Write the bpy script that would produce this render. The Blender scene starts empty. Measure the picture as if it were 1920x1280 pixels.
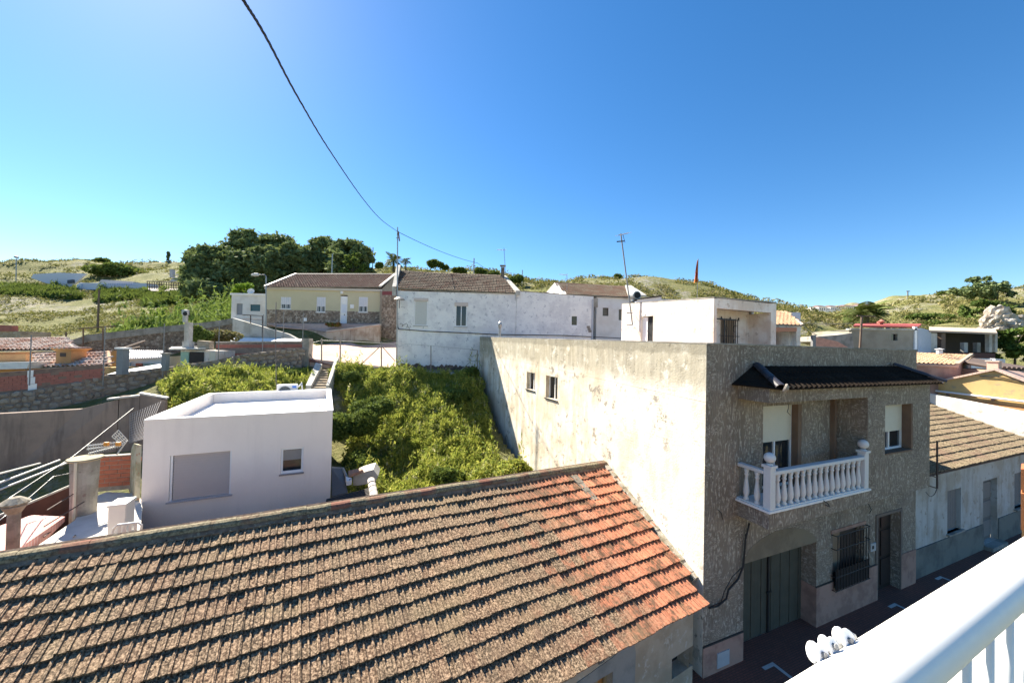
import bpy, bmesh, math, random
import numpy as np
from mathutils import Vector, Matrix
random.seed(7); rng = np.random.default_rng(7)
SC = bpy.context.scene
COL = SC.collection
# ---------------------------------------------------------------- camera
FPX = 700.0; HCAM = 7.83
_rho, _p = 0.022, 0.0143
_f = np.array([0, math.cos(_p), math.sin(_p)]); _u0 = np.array([0, -math.sin(_p), math.cos(_p)]); _r0 = np.array([1., 0, 0])
_r = _r0*math.cos(_rho)+_u0*math.sin(_rho); _up = _u0*math.cos(_rho)-_r0*math.sin(_rho)
CO = np.array([0, 0, HCAM])
cam_d = bpy.data.cameras.new('camera'); cam = bpy.data.objects.new('camera', cam_d); COL.objects.link(cam)
cam_d.sensor_width = 36; cam_d.lens = 36*FPX/1920; cam_d.clip_start = 0.05; cam_d.clip_end = 6000
cam.matrix_world = Matrix(((_r[0], _up[0], -_f[0], 0), (_r[1], _up[1], -_f[1], 0), (_r[2], _up[2], -_f[2], HCAM), (0, 0, 0, 1)))
SC.camera = cam
# ---------------------------------------------------------------- light
SUN_AZ = math.radians(48)   # left of +Y
SUN_EL = math.radians(43)
w = bpy.data.worlds.new('World'); SC.world = w; w.use_nodes = True
wn = w.node_tree; bg = wn.nodes['Background']
sky = wn.nodes.new('ShaderNodeTexSky'); sky.sky_type = 'NISHITA'; sky.sun_disc = False
sky.sun_elevation = SUN_EL; sky.sun_rotation = -SUN_AZ; sky.air_density = 1.0; sky.dust_density = 0.25; sky.ozone_density = 2.5; sky.altitude = 600
hs = wn.nodes.new('ShaderNodeHueSaturation'); hs.inputs['Saturation'].default_value = 1.3; hs.inputs['Value'].default_value = 1.0
wn.links.new(sky.outputs[0], hs.inputs['Color']); wn.links.new(hs.outputs[0], bg.inputs['Color'])
bg.inputs['Strength'].default_value = 0.06
sl = bpy.data.lights.new('sun', 'SUN'); sl.energy = 5.0; sl.angle = math.radians(0.53); sl.color = (1.0, 0.92, 0.79)
so = bpy.data.objects.new('sun', sl); COL.objects.link(so)
_S = Vector((-math.sin(SUN_AZ)*math.cos(SUN_EL), math.cos(SUN_AZ)*math.cos(SUN_EL), math.sin(SUN_EL)))
so.rotation_euler = _S.to_track_quat('Z', 'Y').to_euler(); so.location = (0, 0, 60)
SC.view_settings.view_transform = 'Standard'; SC.view_settings.look = 'None'
SC.view_settings.exposure = 1.78; SC.view_settings.gamma = 1.0; SC.view_settings.use_curve_mapping = False
# ---------------------------------------------------------------- survey: the place measured from the photograph
def ray(x, y): return _f+_r*(x-960)/FPX+_up*(640-y)/FPX
def bp(x, y, Y): d = ray(x, y); return CO+d*Y/d[1]
def bpz(x, y, z): d = ray(x, y); return CO+d*(z-HCAM)/d[2]
def bpl(x, y, P, n): d = ray(x, y); return CO+d*(np.dot(np.array(P)-CO, n)/np.dot(d, n))
_a = math.radians(22.87)
D1 = np.array([math.cos(_a), math.sin(_a), 0]); D2 = np.array([-math.sin(_a), math.cos(_a), 0]); ZZ = np.array([0, 0, 1.])
def bpv(x, y, v): return bpl(x, y, D2*v, D2)
def bpu(x, y, u): return bpl(x, y, D1*u, D1)
def UV(u, v, z=0): return D1*u+D2*v+ZZ*z
def A(*p): return np.array(p, dtype=float)
# ---------------------------------------------------------------- helpers
class MB:
    """collects faces, becomes one mesh"""
    def __init__(s): s.v = []; s.f = []; s.m = []; s.mi = 0
    def face(s, pts):
        b = len(s.v); s.v += [tuple(map(float, p)) for p in pts]; s.f.append(tuple(range(b, b+len(pts)))); s.m.append(s.mi)
    def add(s, vs, fs):
        b = len(s.v); s.v += [tuple(map(float, p)) for p in vs]
        for f in fs: s.f.append(tuple(b+i for i in f)); s.m.append(s.mi)
    def hexa(s, b4, t4):
        """solid between bottom quad and top quad"""
        s.add(list(b4)+list(t4), [(3, 2, 1, 0), (4, 5, 6, 7), (0, 1, 5, 4), (1, 2, 6, 5), (2, 3, 7, 6), (3, 0, 4, 7)])
    def box(s, O, e1, e2, e3):
        O, e1, e2, e3 = map(np.array, (O, e1, e2, e3))
        q = [O, O+e1, O+e1+e2, O+e2]
        s.hexa(q, [p+e3 for p in q])
    def ubox(s, u0, u1, v0, v1, z0, z1):
        s.box(UV(u0, v0, z0), D1*(u1-u0), D2*(v1-v0), ZZ*(z1-z0))
    def xbox(s, x0, x1, y0, y1, z0, z1):
        s.box(A(x0, y0, z0), A(x1-x0, 0, 0), A(0, y1-y0, 0), A(0, 0, z1-z0))
    def prism(s, poly, z0, z1):
        n = len(poly); b = [(p[0], p[1], z0) for p in poly]; t = [(p[0], p[1], z1) for p in poly]
        s.add(b+t, [tuple(range(n))[::-1], tuple(range(n, 2*n))]+[(i, (i+1) % n, n+(i+1) % n, n+i) for i in range(n)])
    def slab(s, poly, d):
        """polygon in 3D extruded by the vector d"""
        n = len(poly); b = [np.array(p) for p in poly]; t = [p+np.array(d) for p in b]
        s.add(b+t, [tuple(range(n))[::-1], tuple(range(n, 2*n))]+[(i, (i+1) % n, n+(i+1) % n, n+i) for i in range(n)])
    def tube(s, pts, r, n=8, cap=True):
        pts = [np.array(p, dtype=float) for p in pts]; vs = []; fs = []
        if not hasattr(r, '__len__'): r = [r]*len(pts)
        up = None
        for i, p in enumerate(pts):
            t = pts[min(i+1, len(pts)-1)]-pts[max(i-1, 0)]; t = t/(np.linalg.norm(t)+1e-9)
            if up is None:
                up = A(0, 0, 1) if abs(t[2]) < .9 else A(1, 0, 0)
            a = np.cross(up, t); a /= np.linalg.norm(a)+1e-9; b = np.cross(t, a); up = b
            for k in range(n):
                an = 2*math.pi*k/n; vs.append(p+(a*math.cos(an)+b*math.sin(an))*r[i])
        for i in range(len(pts)-1):
            for k in range(n): fs.append((i*n+k, i*n+(k+1) % n, (i+1)*n+(k+1) % n, (i+1)*n+k))
        if cap: fs += [tuple(range(n))[::-1], tuple(range((len(pts)-1)*n, len(pts)*n))]
        s.add(vs, fs)
    def lathe(s, O, prof, n=16, ax=None, e=None):
        """profile (radius, height) turned about an axis"""
        O = np.array(O, dtype=float); ax = ZZ if ax is None else np.array(ax); ax = ax/np.linalg.norm(ax)
        e1 = np.cross(ax, A(0, 1, 0) if abs(ax[1]) < .9 else A(1, 0, 0)); e1 /= np.linalg.norm(e1); e2 = np.cross(ax, e1)
        vs = []; fs = []
        for r, h in prof:
            for k in range(n):
                an = 2*math.pi*k/n; vs.append(O+ax*h+(e1*math.cos(an)+e2*math.sin(an))*r)
        for i in range(len(prof)-1):
            for k in range(n): fs.append((i*n+k, i*n+(k+1) % n, (i+1)*n+(k+1) % n, (i+1)*n+k))
        fs += [tuple(range(n))[::-1], tuple(range((len(prof)-1)*n, len(prof)*n))]
        s.add(vs, fs)
    def build(s, name, mat, parent=None, smooth=False, bevel=0, **kw):
        me = bpy.data.meshes.new(name)
        vs = s.v
        if parent is not None:
            inv = parent_inv(parent)
            vs = [tuple(inv @ Vector(p)) for p in vs]
        me.from_pydata(vs, [], s.f)
        mats = mat if isinstance(mat, (list, tuple)) else [mat]
        for m in mats: me.materials.append(m)
        if len(mats) > 1: me.polygons.foreach_set('material_index', s.m)
        bm = bmesh.new(); bm.from_mesh(me)
        bmesh.ops.recalc_face_normals(bm, faces=bm.faces)
        bm.to_mesh(me); bm.free()
        if smooth: me.polygons.foreach_set('use_smooth', [True]*len(me.polygons))
        o = bpy.data.objects.new(name, me); COL.objects.link(o)
        if parent is not None: o.parent = parent
        if bevel:
            b = o.modifiers.new('b', 'BEVEL'); b.width = bevel; b.segments = 1; b.limit_method = 'ANGLE'
        for k, vv in kw.items(): o[k] = vv
        return o
INV = {}
def parent_inv(p):
    while p.parent is not None: p = p.parent
    return INV.get(p.name, Matrix.Identity(4))
def thing(name, label, cat, loc=(0, 0, 0), rz=0, group=None):
    o = bpy.data.objects.new(name, None); COL.objects.link(o); o.empty_display_size = .2
    o.location = tuple(map(float, loc)); o.rotation_euler = (0, 0, rz)
    o['label'] = label; o['category'] = cat; o['_m'] = 1
    if group: o['group'] = group
    INV[o.name] = (Matrix.Translation(Vector(tuple(map(float, loc)))) @ Matrix.Rotation(rz, 4, 'Z')).inverted()
    return o
def tag(o, label, cat, group=None):
    o['label'] = label; o['category'] = cat
    if group: o['group'] = group
    return o
def struct(o): o['kind'] = 'structure'; return o
def copy_tree(o, parent=None):
    c = o.copy(); COL.objects.link(c); c.parent = parent
    if o.name in INV: pass
    for ch in o.children: copy_tree(ch, c)
    return c
def put(mesh, name, parent, M=None, loc=None):
    """another object with shared mesh data"""
    o = bpy.data.objects.new(name, mesh); COL.objects.link(o); o.parent = parent
    if M is not None: o.matrix_local = (INV[parent.name] if parent is not None and parent.name in INV else Matrix.Identity(4)) @ M
    return o
def mat4(O, e1, e2, e3):
    return Matrix(((e1[0], e2[0], e3[0], O[0]), (e1[1], e2[1], e3[1], O[1]), (e1[2], e2[2], e3[2], O[2]), (0, 0, 0, 1)))
def nrm(v): v = np.array(v, dtype=float); return v/np.linalg.norm(v)
def wall(mb, O, e, n, W, z0, za, zb=None, th=.25, holes=(), rev=None):
    """wall from O along e, outer face towards n; holes (a0,a1,z0,z1) cut in the face; top runs from za to zb"""
    O = np.array(O, dtype=float); e = nrm(e); n = nrm(n); zb = za if zb is None else zb; rev = rev or th
    if not hasattr(rev, '__len__'): rev = [rev]*max(1, len(holes))
    top = lambda a: za+(zb-za)*a/W
    P = lambda a, z, d=0: A(O[0], O[1], 0)+e*a-n*d+ZZ*z
    xs = sorted({0., float(W)} | {float(h[0]) for h in holes} | {float(h[1]) for h in holes})
    for i in range(len(xs)-1):
        a0, a1 = xs[i], xs[i+1]; am = (a0+a1)/2
        hs_ = sorted([h for h in holes if h[0] < am < h[1]], key=lambda h: h[2]); z = z0
        for h in hs_:
            if h[2] > z+1e-6: mb.face([P(a0, z), P(a1, z), P(a1, h[2]), P(a0, h[2])])
            z = h[3]
        mb.face([P(a0, z), P(a1, z), P(a1, top(a1)), P(a0, top(a0))])
    for h, d in zip(holes, rev):
        a0, a1, h0, h1 = h
        mb.face([P(a0, h0), P(a0, h1), P(a0, h1, d), P(a0, h0, d)]); mb.face([P(a1, h0), P(a1, h1), P(a1, h1, d), P(a1, h0, d)])
        mb.face([P(a0, h1), P(a1, h1), P(a1, h1, d), P(a0, h1, d)])
        if h0 > z0+1e-6: mb.face([P(a0, h0), P(a1, h0), P(a1, h0, d), P(a0, h0, d)])
    mb.face([P(0, za), P(W, zb), P(W, zb, th), P(0, za, th)])
    mb.face([P(0, z0), P(0, za), P(0, za, th), P(0, z0, th)]); mb.face([P(W, z0), P(W, zb), P(W, zb, th), P(W, z0, th)])
    for i in range(len(xs)-1):   # back face, holes open too
        a0, a1 = xs[i], xs[i+1]; am = (a0+a1)/2
        hs_ = sorted([h for h in holes if h[0] < am < h[1]], key=lambda h: h[2]); z = z0
        for h in hs_:
            if h[2] > z+1e-6: mb.face([P(a0, z, th), P(a1, z, th), P(a1, h[2], th), P(a0, h[2], th)])
            z = h[3]
        mb.face([P(a0, z, th), P(a1, z, th), P(a1, top(a1), th), P(a0, top(a0), th)])
def quads_mesh(name, V, mat, parent=None, smooth=False):
    """V: (n,4,3) numpy array of loose quads, fast"""
    n = len(V); me = bpy.data.meshes.new(name)
    V = V.reshape(-1, 3)
    if parent is not None:
        inv = np.array(INV[parent.name]); V = V@inv[:3, :3].T+inv[:3, 3]
    me.vertices.add(4*n); me.vertices.foreach_set('co', V.astype('f').ravel())
    me.loops.add(4*n); me.loops.foreach_set('vertex_index', np.arange(4*n, dtype='i'))
    me.polygons.add(n); me.polygons.foreach_set('loop_start', np.arange(0, 4*n, 4, dtype='i'))
    try: me.polygons.foreach_set('loop_total', np.full(n, 4, dtype='i'))
    except Exception: pass
    me.materials.append(mat); me.update(); me.validate()
    o = bpy.data.objects.new(name, me); COL.objects.link(o)
    if parent is not None: o.parent = parent
    return o
def leaves(C, size, elong=1.8, upb=0.0):
    """one bent leaf quad at each centre; size array; upb: how far blades point up"""
    n = len(C); d = rng.normal(size=(n, 3)); d[:, 2] = d[:, 2]*.8+upb; d /= np.linalg.norm(d, axis=1)[:, None]
    t = rng.normal(size=(n, 3)); a = np.cross(d, t); a /= np.linalg.norm(a, axis=1)[:, None]
    s = np.asarray(size).reshape(-1, 1)*np.ones((n, 1))
    V = np.stack([C-d*s*elong*.5, C+a*s*.42, C+d*s*elong*.5, C-a*s*.42], 1)
    return V
# ---------------------------------------------------------------- materials
class N:
    def __init__(s, name, rough=.85, spec=.3):
        s.mat = bpy.data.materials.new(name); s.mat.use_nodes = True; s.t = s.mat.node_tree
        s.b = s.t.nodes['Principled BSDF']; s.b.inputs['Roughness'].default_value = rough
        s.b.inputs['Specular IOR Level'].default_value = spec
        g = s.t.nodes.new('ShaderNodeNewGeometry'); s.pos = g.outputs['Position']; s.nor = g.outputs['Normal']
    def L(s, a, b): s.t.links.new(a, b)
    def sock(s, x, inp):
        if isinstance(x, (int, float)): inp.default_value = x
        elif isinstance(x, (tuple, list)): inp.default_value = tuple(x)+((1,) if len(x) == 3 and len(inp.default_value) == 4 else ())
        else: s.L(x, inp)
    def map(s, sc=(1, 1, 1), rot=(0, 0, 0), vec=None):
        m = s.t.nodes.new('ShaderNodeMapping'); s.L(vec or s.pos, m.inputs[0]); m.inputs['Scale'].default_value = sc; m.inputs['Rotation'].default_value = rot; return m.outputs[0]
    def noise(s, scale, detail=4, rough=.55, vec=None, dist=0):
        n = s.t.nodes.new('ShaderNodeTexNoise'); s.L(vec or s.pos, n.inputs['Vector']); n.inputs['Scale'].default_value = scale
        n.inputs['Detail'].default_value = detail; n.inputs['Roughness'].default_value = rough; n.inputs['Distortion'].default_value = dist; return n.outputs['Fac']
    def noisec(s, scale, detail=2, vec=None):
        n = s.t.nodes.new('ShaderNodeTexNoise'); s.L(vec or s.pos, n.inputs['Vector']); n.inputs['Scale'].default_value = scale; n.inputs['Detail'].default_value = detail; return n.outputs['Color']
    def vor(s, scale, feature='F1', vec=None, out='Distance', rnd=1):
        n = s.t.nodes.new('ShaderNodeTexVoronoi'); s.L(vec or s.pos, n.inputs['Vector']); n.inputs['Scale'].default_value = scale; n.feature = feature
        n.inputs['Randomness'].default_value = rnd; return n.outputs[out]
    def wave(s, scale, dist, vec=None, detail=2, dscale=1):
        n = s.t.nodes.new('ShaderNodeTexWave'); s.L(vec or s.pos, n.inputs['Vector']); n.inputs['Scale'].default_value = scale
        n.inputs['Distortion'].default_value = dist; n.inputs['Detail'].default_value = detail; n.inputs['Detail Scale'].default_value = dscale; return n.outputs['Fac']
    def ramp(s, x, pts):
        r = s.t.nodes.new('ShaderNodeValToRGB'); s.sock(x, r.inputs[0]); e = r.color_ramp.elements
        while len(e) < len(pts): e.new(.5)
        for el, (p, c) in zip(e, pts):
            el.position = p; el.color = (c, c, c, 1) if isinstance(c, (int, float)) else tuple(c)+(1,)
        return r.outputs[0]
    def step(s, x, a, b): return s.ramp(x, [(a, 0), (b, 1)])
    def mix(s, f, a, b, mode='MIX'):
        m = s.t.nodes.new('ShaderNodeMix'); m.data_type = 'RGBA'; m.blend_type = mode
        s.sock(f, m.inputs[0]); s.sock(a, m.inputs[6]); s.sock(b, m.inputs[7]); return m.outputs[2]
    def math(s, op, a, b=0, c=0):
        m = s.t.nodes.new('ShaderNodeMath'); m.operation = op; s.sock(a, m.inputs[0]); s.sock(b, m.inputs[1])
        if op in ('MULTIPLY_ADD',): s.sock(c, m.inputs[2])
        m.use_clamp = False; return m.outputs[0]
    def dot(s, vec, c=None):
        m = s.t.nodes.new('ShaderNodeVectorMath'); m.operation = 'DOT_PRODUCT'; s.L(c or s.pos, m.inputs[0]); m.inputs[1].default_value = tuple(vec); return m.outputs['Value']
    def white(s, x, y):
        cv = s.t.nodes.new('ShaderNodeCombineXYZ'); s.sock(x, cv.inputs[0]); s.sock(y, cv.inputs[1])
        wn_ = s.t.nodes.new('ShaderNodeTexWhiteNoise'); wn_.noise_dimensions = '2D'; s.L(cv.outputs[0], wn_.inputs['Vector']); return wn_.outputs['Value']
    def rnd(s):
        o = s.t.nodes.new('ShaderNodeObjectInfo'); return o.outputs['Random']
    def isl(s):
        g = s.t.nodes.new('ShaderNodeNewGeometry'); return g.outputs['Random Per Island']
    def attr(s, name):
        a = s.t.nodes.new('ShaderNodeAttribute'); a.attribute_name = name; return a.outputs['Fac']
    def col(s, c): s.sock(c, s.b.inputs['Base Color']); return s
    def bump(s, h, strength=.5, dist=.02):
        b = s.t.nodes.new('ShaderNodeBump'); b.inputs['Strength'].default_value = strength; b.inputs['Distance'].default_value = dist
        s.L(h, b.inputs['Height']); s.L(b.outputs[0], s.b.inputs['Normal']); return s
def plaster(name, c1, c2, scale=1.2, amt=(.45, .6), fine=25, bump=.3, rough=.9, streak=None, sc=0.0, c3=None):
    n = N(name, rough, .2)
    f = n.step(n.noise(scale, 6, .6), *amt); col = n.mix(f, c1, c2)
    if streak is not None:
        sf = n.step(n.noise(1.0, 5, .6, n.map((3.5, 3.5, .35))), .5, .72); col = n.mix(n.math('MULTIPLY', sf, sc or .5), col, streak)
    if c3 is not None:
        col = n.mix(n.step(n.noise(scale*3.1, 7, .65), .58, .64), col, c3)
    g = n.noise(fine, 4, .6); col = n.mix(n.math('MULTIPLY', g, .22), col, tuple(x*.55 for x in c1))
    n.col(col); n.bump(n.math('ADD', g, n.noise(fine*.15, 3)), bump, .015); return n.mat
def simple(name, c, rough=.6, metal=0, var=.12, spec=.4, scale=8):
    n = N(name, rough, spec); n.b.inputs['Metallic'].default_value = metal
    n.col(n.mix(n.noise(scale, 4), tuple(min(1, x*(1+var)) for x in c), tuple(x*(1-var) for x in c))); return n.mat
def leafmat(name, cols, scale=1.0, trans=.25, rough=.8):
    """per leaf colour from the palette, drifting slowly through space"""
    n = N(name, rough, .08)
    k = n.math('ADD', n.math('MULTIPLY', n.isl(), .55), n.math('MULTIPLY', n.step(n.noise(scale, 4, .65), .36, .64), .45))
    c = n.ramp(k, [((i+.5)/len(cols), q) for i, q in enumerate(cols)])
    n.col(c)
    tr = n.t.nodes.new('ShaderNodeBsdfTranslucent'); n.L(n.mix(.3, c, (.3, .35, .05)), tr.inputs['Color'])
    mx = n.t.nodes.new('ShaderNodeMixShader'); mx.inputs[0].default_value = trans
    n.L(n.b.outputs[0], mx.inputs[1]); n.L(tr.outputs[0], mx.inputs[2]); n.L(mx.outputs[0], n.t.nodes['Material Output'].inputs[0])
    return n.mat
def tilemat(name, base, lich, e, s, w, l, zone=None, dark=(.05, .035, .025), lamt=(.4, .6), org=None, groove_shade=()):
    """clay tiles: every tile its own tone (from its place on the roof), lichen and soot over them"""
    n = N(name, .9, .15)
    ox, oy = (0, 0) if org is None else (float(np.dot(org, e)), float(np.dot(org, s)))
    xr = n.math('DIVIDE', n.math('SUBTRACT', n.dot(e), ox), w); yr = n.math('DIVIDE', n.math('SUBTRACT', n.dot(s), oy-.004), l)
    x = n.math('FLOOR', xr); y = n.math('FLOOR', yr)
    r = n.white(x, y)
    c = n.mix(r, base, tuple(q*.62 for q in base)); c = n.mix(n.step(n.noise(30, 3), .55, .75), c, tuple(min(1, q*1.35) for q in base))
    lf = n.step(n.math('ADD', n.noise(1.1, 4), n.math('MULTIPLY', n.math('SUBTRACT', r, .5), .25)), *lamt)
    if zone is not None:   # direction, start, end: lichen thins out along that direction
        q = n.math('DIVIDE', n.math('SUBTRACT', n.math('ADD', n.dot(zone[0]), n.math('MULTIPLY', n.math('SUBTRACT', n.noise(1.6, 5, .65), .5), zone[3])), zone[1]), zone[2]-zone[1])
        z = n.step(n.math('ADD', q, n.math('MULTIPLY', n.math('SUBTRACT', r, .5), .7)), .15, .85)
        old = n.ramp(n.noise(27, 5, .8), [(.41, tuple(q*.12 for q in lich)), (.5, lich), (.60, tuple(min(1, q*2.7) for q in lich))])
        old = n.mix(n.math('MULTIPLY', r, .07), old, base)
        young = n.mix(n.math('MULTIPLY', n.step(n.math('ADD', n.noise(5.5, 6, .75), n.math('MULTIPLY', n.math('SUBTRACT', r, .5), .16)), .5, .6), .8), c, tuple(q*.55 for q in lich))
        c = n.mix(z, old, young)
        big = n.noise(.55, 4, .6); c = n.mix(n.math('MULTIPLY', n.step(big, .45, .7), .35), c, (.13, .085, .06)); c = n.mix(n.math('MULTIPLY', n.step(n.noise(.8, 3), .52, .68), .22), c, (.30, .25, .14))
    else:
        old = n.ramp(n.noise(22, 3, .7), [(.36, tuple(q*.45 for q in lich)), (.5, lich), (.66, tuple(min(1, q*1.5) for q in lich))])
        c = n.mix(lf, c, old)
    c = n.mix(n.step(n.noise(7, 4), .6, .75), c, dark)
    if groove_shade:
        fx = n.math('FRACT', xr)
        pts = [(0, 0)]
        for g_ in groove_shade: pts += [(g_-.045, 0), (g_, 1), (g_+.045, 0)]
        gr = n.ramp(fx, pts); c = n.mix(n.math('MULTIPLY', gr, n.math('MULTIPLY', n.step(n.noise(9, 4), .35, .55), .75)), c, tuple(q*.35 for q in dark))  # dark lines beside the ribs: groove shading painted into the colour
        c = n.mix(n.math('MULTIPLY', n.step(n.math('FRACT', yr), .86, 1.0), .5), c, tuple(q*.5 for q in dark))  # upper end of each row painted darker, as shade under the next lip
    n.col(c); n.bump(n.noise(60, 4, .7), .6, .012); return n.mat
# ---------------------------------------------------------------- palette
WHITE = simple('white_paint', (.80, .79, .77), .6)
RAILW = simple('rail_enamel', (.85, .83, .78), .32, spec=.5, var=.04, scale=30)
GLASS = N('dark_glass', .06, .6).col((.015, .02, .025)).mat
BLACKMETAL = simple('black_iron', (.03, .028, .028), .5, .3)
GALV = simple('galvanised_steel', (.35, .35, .34), .45, .7)
GREYPOST = simple('grey_post_paint', (.22, .22, .22), .6, .2)
RUST = simple('rusty_dark_steel', (.09, .065, .055), .8, .1)
CABLE = simple('black_cable', (.02, .02, .02), .6)
CONC = plaster('weathered_concrete', (.36, .34, .30), (.22, .21, .18), 1.5, streak=(.12, .11, .09), sc=.5)
CONCL = plaster('pale_concrete', (.55, .53, .48), (.40, .38, .33), 1.5, streak=(.25, .23, .2), sc=.4)
WOODOLD = simple('old_wood', (.16, .11, .08), .85)
SHUTCREAM = simple('cream_shutter', (.62, .55, .42), .5, var=.06)
SHUTGREY = simple('grey_shutter', (.52, .52, .49), .5, var=.05)
SHUTPINK = simple('pale_shutter', (.56, .48, .43), .5, var=.04)
ALU = simple('white_aluminium', (.78, .78, .78), .4)
BRICK = simple('red_hollow_brick', (.42, .14, .08), .85, var=.35, scale=12)
BRICKD = simple('dull_red_brick', (.34, .13, .10), .9, var=.3, scale=6)
MORTAR = plaster('mortar', (.42, .38, .33), (.28, .25, .21), 4)
CURT = simple('curtain', (.35, .45, .48), .9, var=.2)
def side_wall_mat():
    n = N('peeling_white_limewash', .92, .15)
    base = n.mix(n.step(n.noise(.8, 5, .6), .42, .62), (.77, .71, .61), (.62, .52, .39))
    v = n.dot(D2); z = n.dot(ZZ)
    # tan vertical rain marks
    st = n.step(n.noise(1.0, 6, .65, n.map((2.2, 2.2, .5))), .47, .62)
    base = n.mix(n.math('MULTIPLY', st, .6), base, (.46, .36, .23))
    # limewash left clean towards the street
    cl = n.step(n.math('ADD', n.math('MULTIPLY', v, -.05), n.math('ADD', n.noise(.6, 4), .55)), .42, .7)
    base = n.mix(n.math('MULTIPLY', cl, .65), base, (.80, .75, .66))
    # ghost of block courses
    br = n.t.nodes.new('ShaderNodeTexBrick'); cv = n.t.nodes.new('ShaderNodeCombineXYZ'); n.L(v, cv.inputs[0]); n.L(z, cv.inputs[1]); n.L(cv.outputs[0], br.inputs['Vector'])
    br.inputs['Scale'].default_value = 3.2; br.inputs['Mortar Size'].default_value = .05; br.inputs['Mortar Smooth'].default_value = .6
    gm = n.math('MULTIPLY', n.step(n.noise(.45, 3), .52, .62), n.math('MULTIPLY', n.math('SUBTRACT', 1, br.outputs['Fac']), n.step(n.noise(6, 3), .4, .6)))
    base = n.mix(n.math('MULTIPLY', gm, .5), base, (.44, .37, .26))
    # flaked patches down to grey render
    fl = n.math('MULTIPLY', n.step(n.noise(3.2, 7, .72), .575, .595), n.step(n.noise(.55, 3), .42, .55))
    base = n.mix(n.math('MULTIPLY', fl, .9), base, (.30, .27, .22))
    # bare parapet band: raw render, streaked
    zt = n.math('ADD', n.math('SUBTRACT', z, n.math('MULTIPLY', v, .028)), n.math('MULTIPLY', n.noise(1.3, 6, .7), .45))
    band = n.step(n.math('SUBTRACT', zt, 6.25), .45, .85)
    bc = n.mix(n.step(n.noise(1.0, 6, .65, n.map((5, 5, .6))), .42, .6), (.42, .38, .28), (.29, .26, .19))
    bc = n.mix(n.step(n.noise(2.4, 6, .7), .56, .62), bc, (.62, .58, .48))
    base = n.mix(n.math('MULTIPLY', band, .8), base, bc)
    capb = n.step(n.math('SUBTRACT', zt, 7.0), .72, .8)
    base = n.mix(n.math('MULTIPLY', capb, .6), base, (.22, .20, .15))
    g = n.noise(22, 5, .65); base = n.mix(n.math('MULTIPLY', n.step(g, .5, .75), .25), base, (.30, .26, .18))
    n.col(base); n.bump(n.math('ADD', n.math('MULTIPLY', g, .6), n.math('ADD', n.noise(3, 6, .6), n.math('MULTIPLY', fl, -.5))), .55, .03); return n.mat
SIDEW = side_wall_mat()
def stucco_mat(name='combed_brown_stucco', c=(.255, .21, .155), hl=(.56, .50, .41)):
    n = N(name, .9, .2)
    a = n.noise(9.5, 1.5, .5, n.map((1, 1, .16)), 1.6); b = n.noise(7.5, 1.5, .5, n.map((.45, .45, 2.0)), 2.4)
    sel = n.step(n.noise(.9, 2), .5, .58); mixn = n.mix(sel, a, b)
    rdg = n.ramp(n.math('ABSOLUTE', n.math('SUBTRACT', mixn, .5)), [(0, 1), (.02, 1), (.06, 0)])
    rdg = n.math('MULTIPLY', rdg, n.step(n.noise(12, 3), .38, .6))
    c2 = n.mix(n.step(n.noise(1.3, 4), .4, .65), c, tuple(q*.72 for q in c)); c2 = n.mix(n.math('MULTIPLY', n.noise(2.2, 3), .35), c2, (.22, .16, .15))
    n.col(n.mix(n.math('MULTIPLY', rdg, .75), c2, hl)); n.bump(n.math('ADD', n.math('MULTIPLY', rdg, .8), n.noise(40, 3)), .5, .015); return n.mat
STUCCO = stucco_mat()
PINKST = plaster('pink_stone_plinth', (.42, .26, .20), (.30, .18, .14), 2.5, fine=40, bump=.25)
WALLW = plaster('rough_white_limewash', (.82, .81, .79), (.68, .67, .67), 1.4, fine=10, bump=.7, c3=(.50, .50, .52))
WALLW2 = plaster('white_render', (.76, .74, .72), (.68, .65, .62), 1.2, bump=.3)
WALLWS = plaster('stained_white_render', (.80, .75, .68), (.68, .58, .48), 1.4, streak=(.45, .33, .26), sc=.45, bump=.4, c3=(.5, .42, .34))
WALLS = plaster('smooth_white_wall', (.88, .80, .73), (.85, .77, .70), .8, fine=60, bump=.06, rough=.8, streak=(.62, .55, .50), sc=.22)
ROOFWH = plaster('white_roof_membrane', (.80, .80, .80), (.72, .72, .72), .9, fine=20, bump=.1, rough=.7)
CREAMW = plaster('cream_paint', (.58, .53, .36), (.54, .49, .33), .5, bump=.1)
OCHREW = plaster('ochre_render', (.62, .43, .19), (.52, .35, .15), .9, bump=.3, c3=(.45, .35, .2))
ORANGEW = plaster('orange_render', (.56, .31, .14), (.48, .26, .12), .9, bump=.2)
PINKW = plaster('dusty_pink_render', (.36, .25, .21), (.26, .17, .14), .8, streak=(.16, .11, .09), sc=.5)
GREYR = plaster('dark_grey_render', (.29, .225, .185), (.19, .15, .13), .5, streak=(.06, .05, .05), sc=.6, bump=.4)
BEIGEG = plaster('grey_beige_render', (.33, .30, .24), (.27, .24, .19), .7, bump=.3)
TANW = plaster('tan_render', (.44, .36, .26), (.33, .26, .18), 1.6, streak=(.2, .15, .1), sc=.5, bump=.5, c3=(.5, .46, .4))
TERRW = plaster('stained_terrace_wall', (.50, .42, .33), (.34, .25, .18), 1.6, streak=(.16, .11, .08), sc=.8, bump=.5)
STONEM = N('field_stone', .9, .2)
_r1 = STONEM.rnd()
STONEM.col(STONEM.mix(STONEM.noise(9, 5, .7), STONEM.ramp(STONEM.math('ADD', STONEM.math('MULTIPLY', STONEM.isl(), .5), STONEM.math('MULTIPLY', _r1, .5)), [(0, (.20, .155, .12)), (.35, (.36, .29, .22)), (.7, (.46, .40, .33)), (1, (.56, .50, .43))]), (.12, .10, .08)))
STONEM.bump(STONEM.noise(14, 5, .7), .8, .04); STONEM = STONEM.mat
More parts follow.
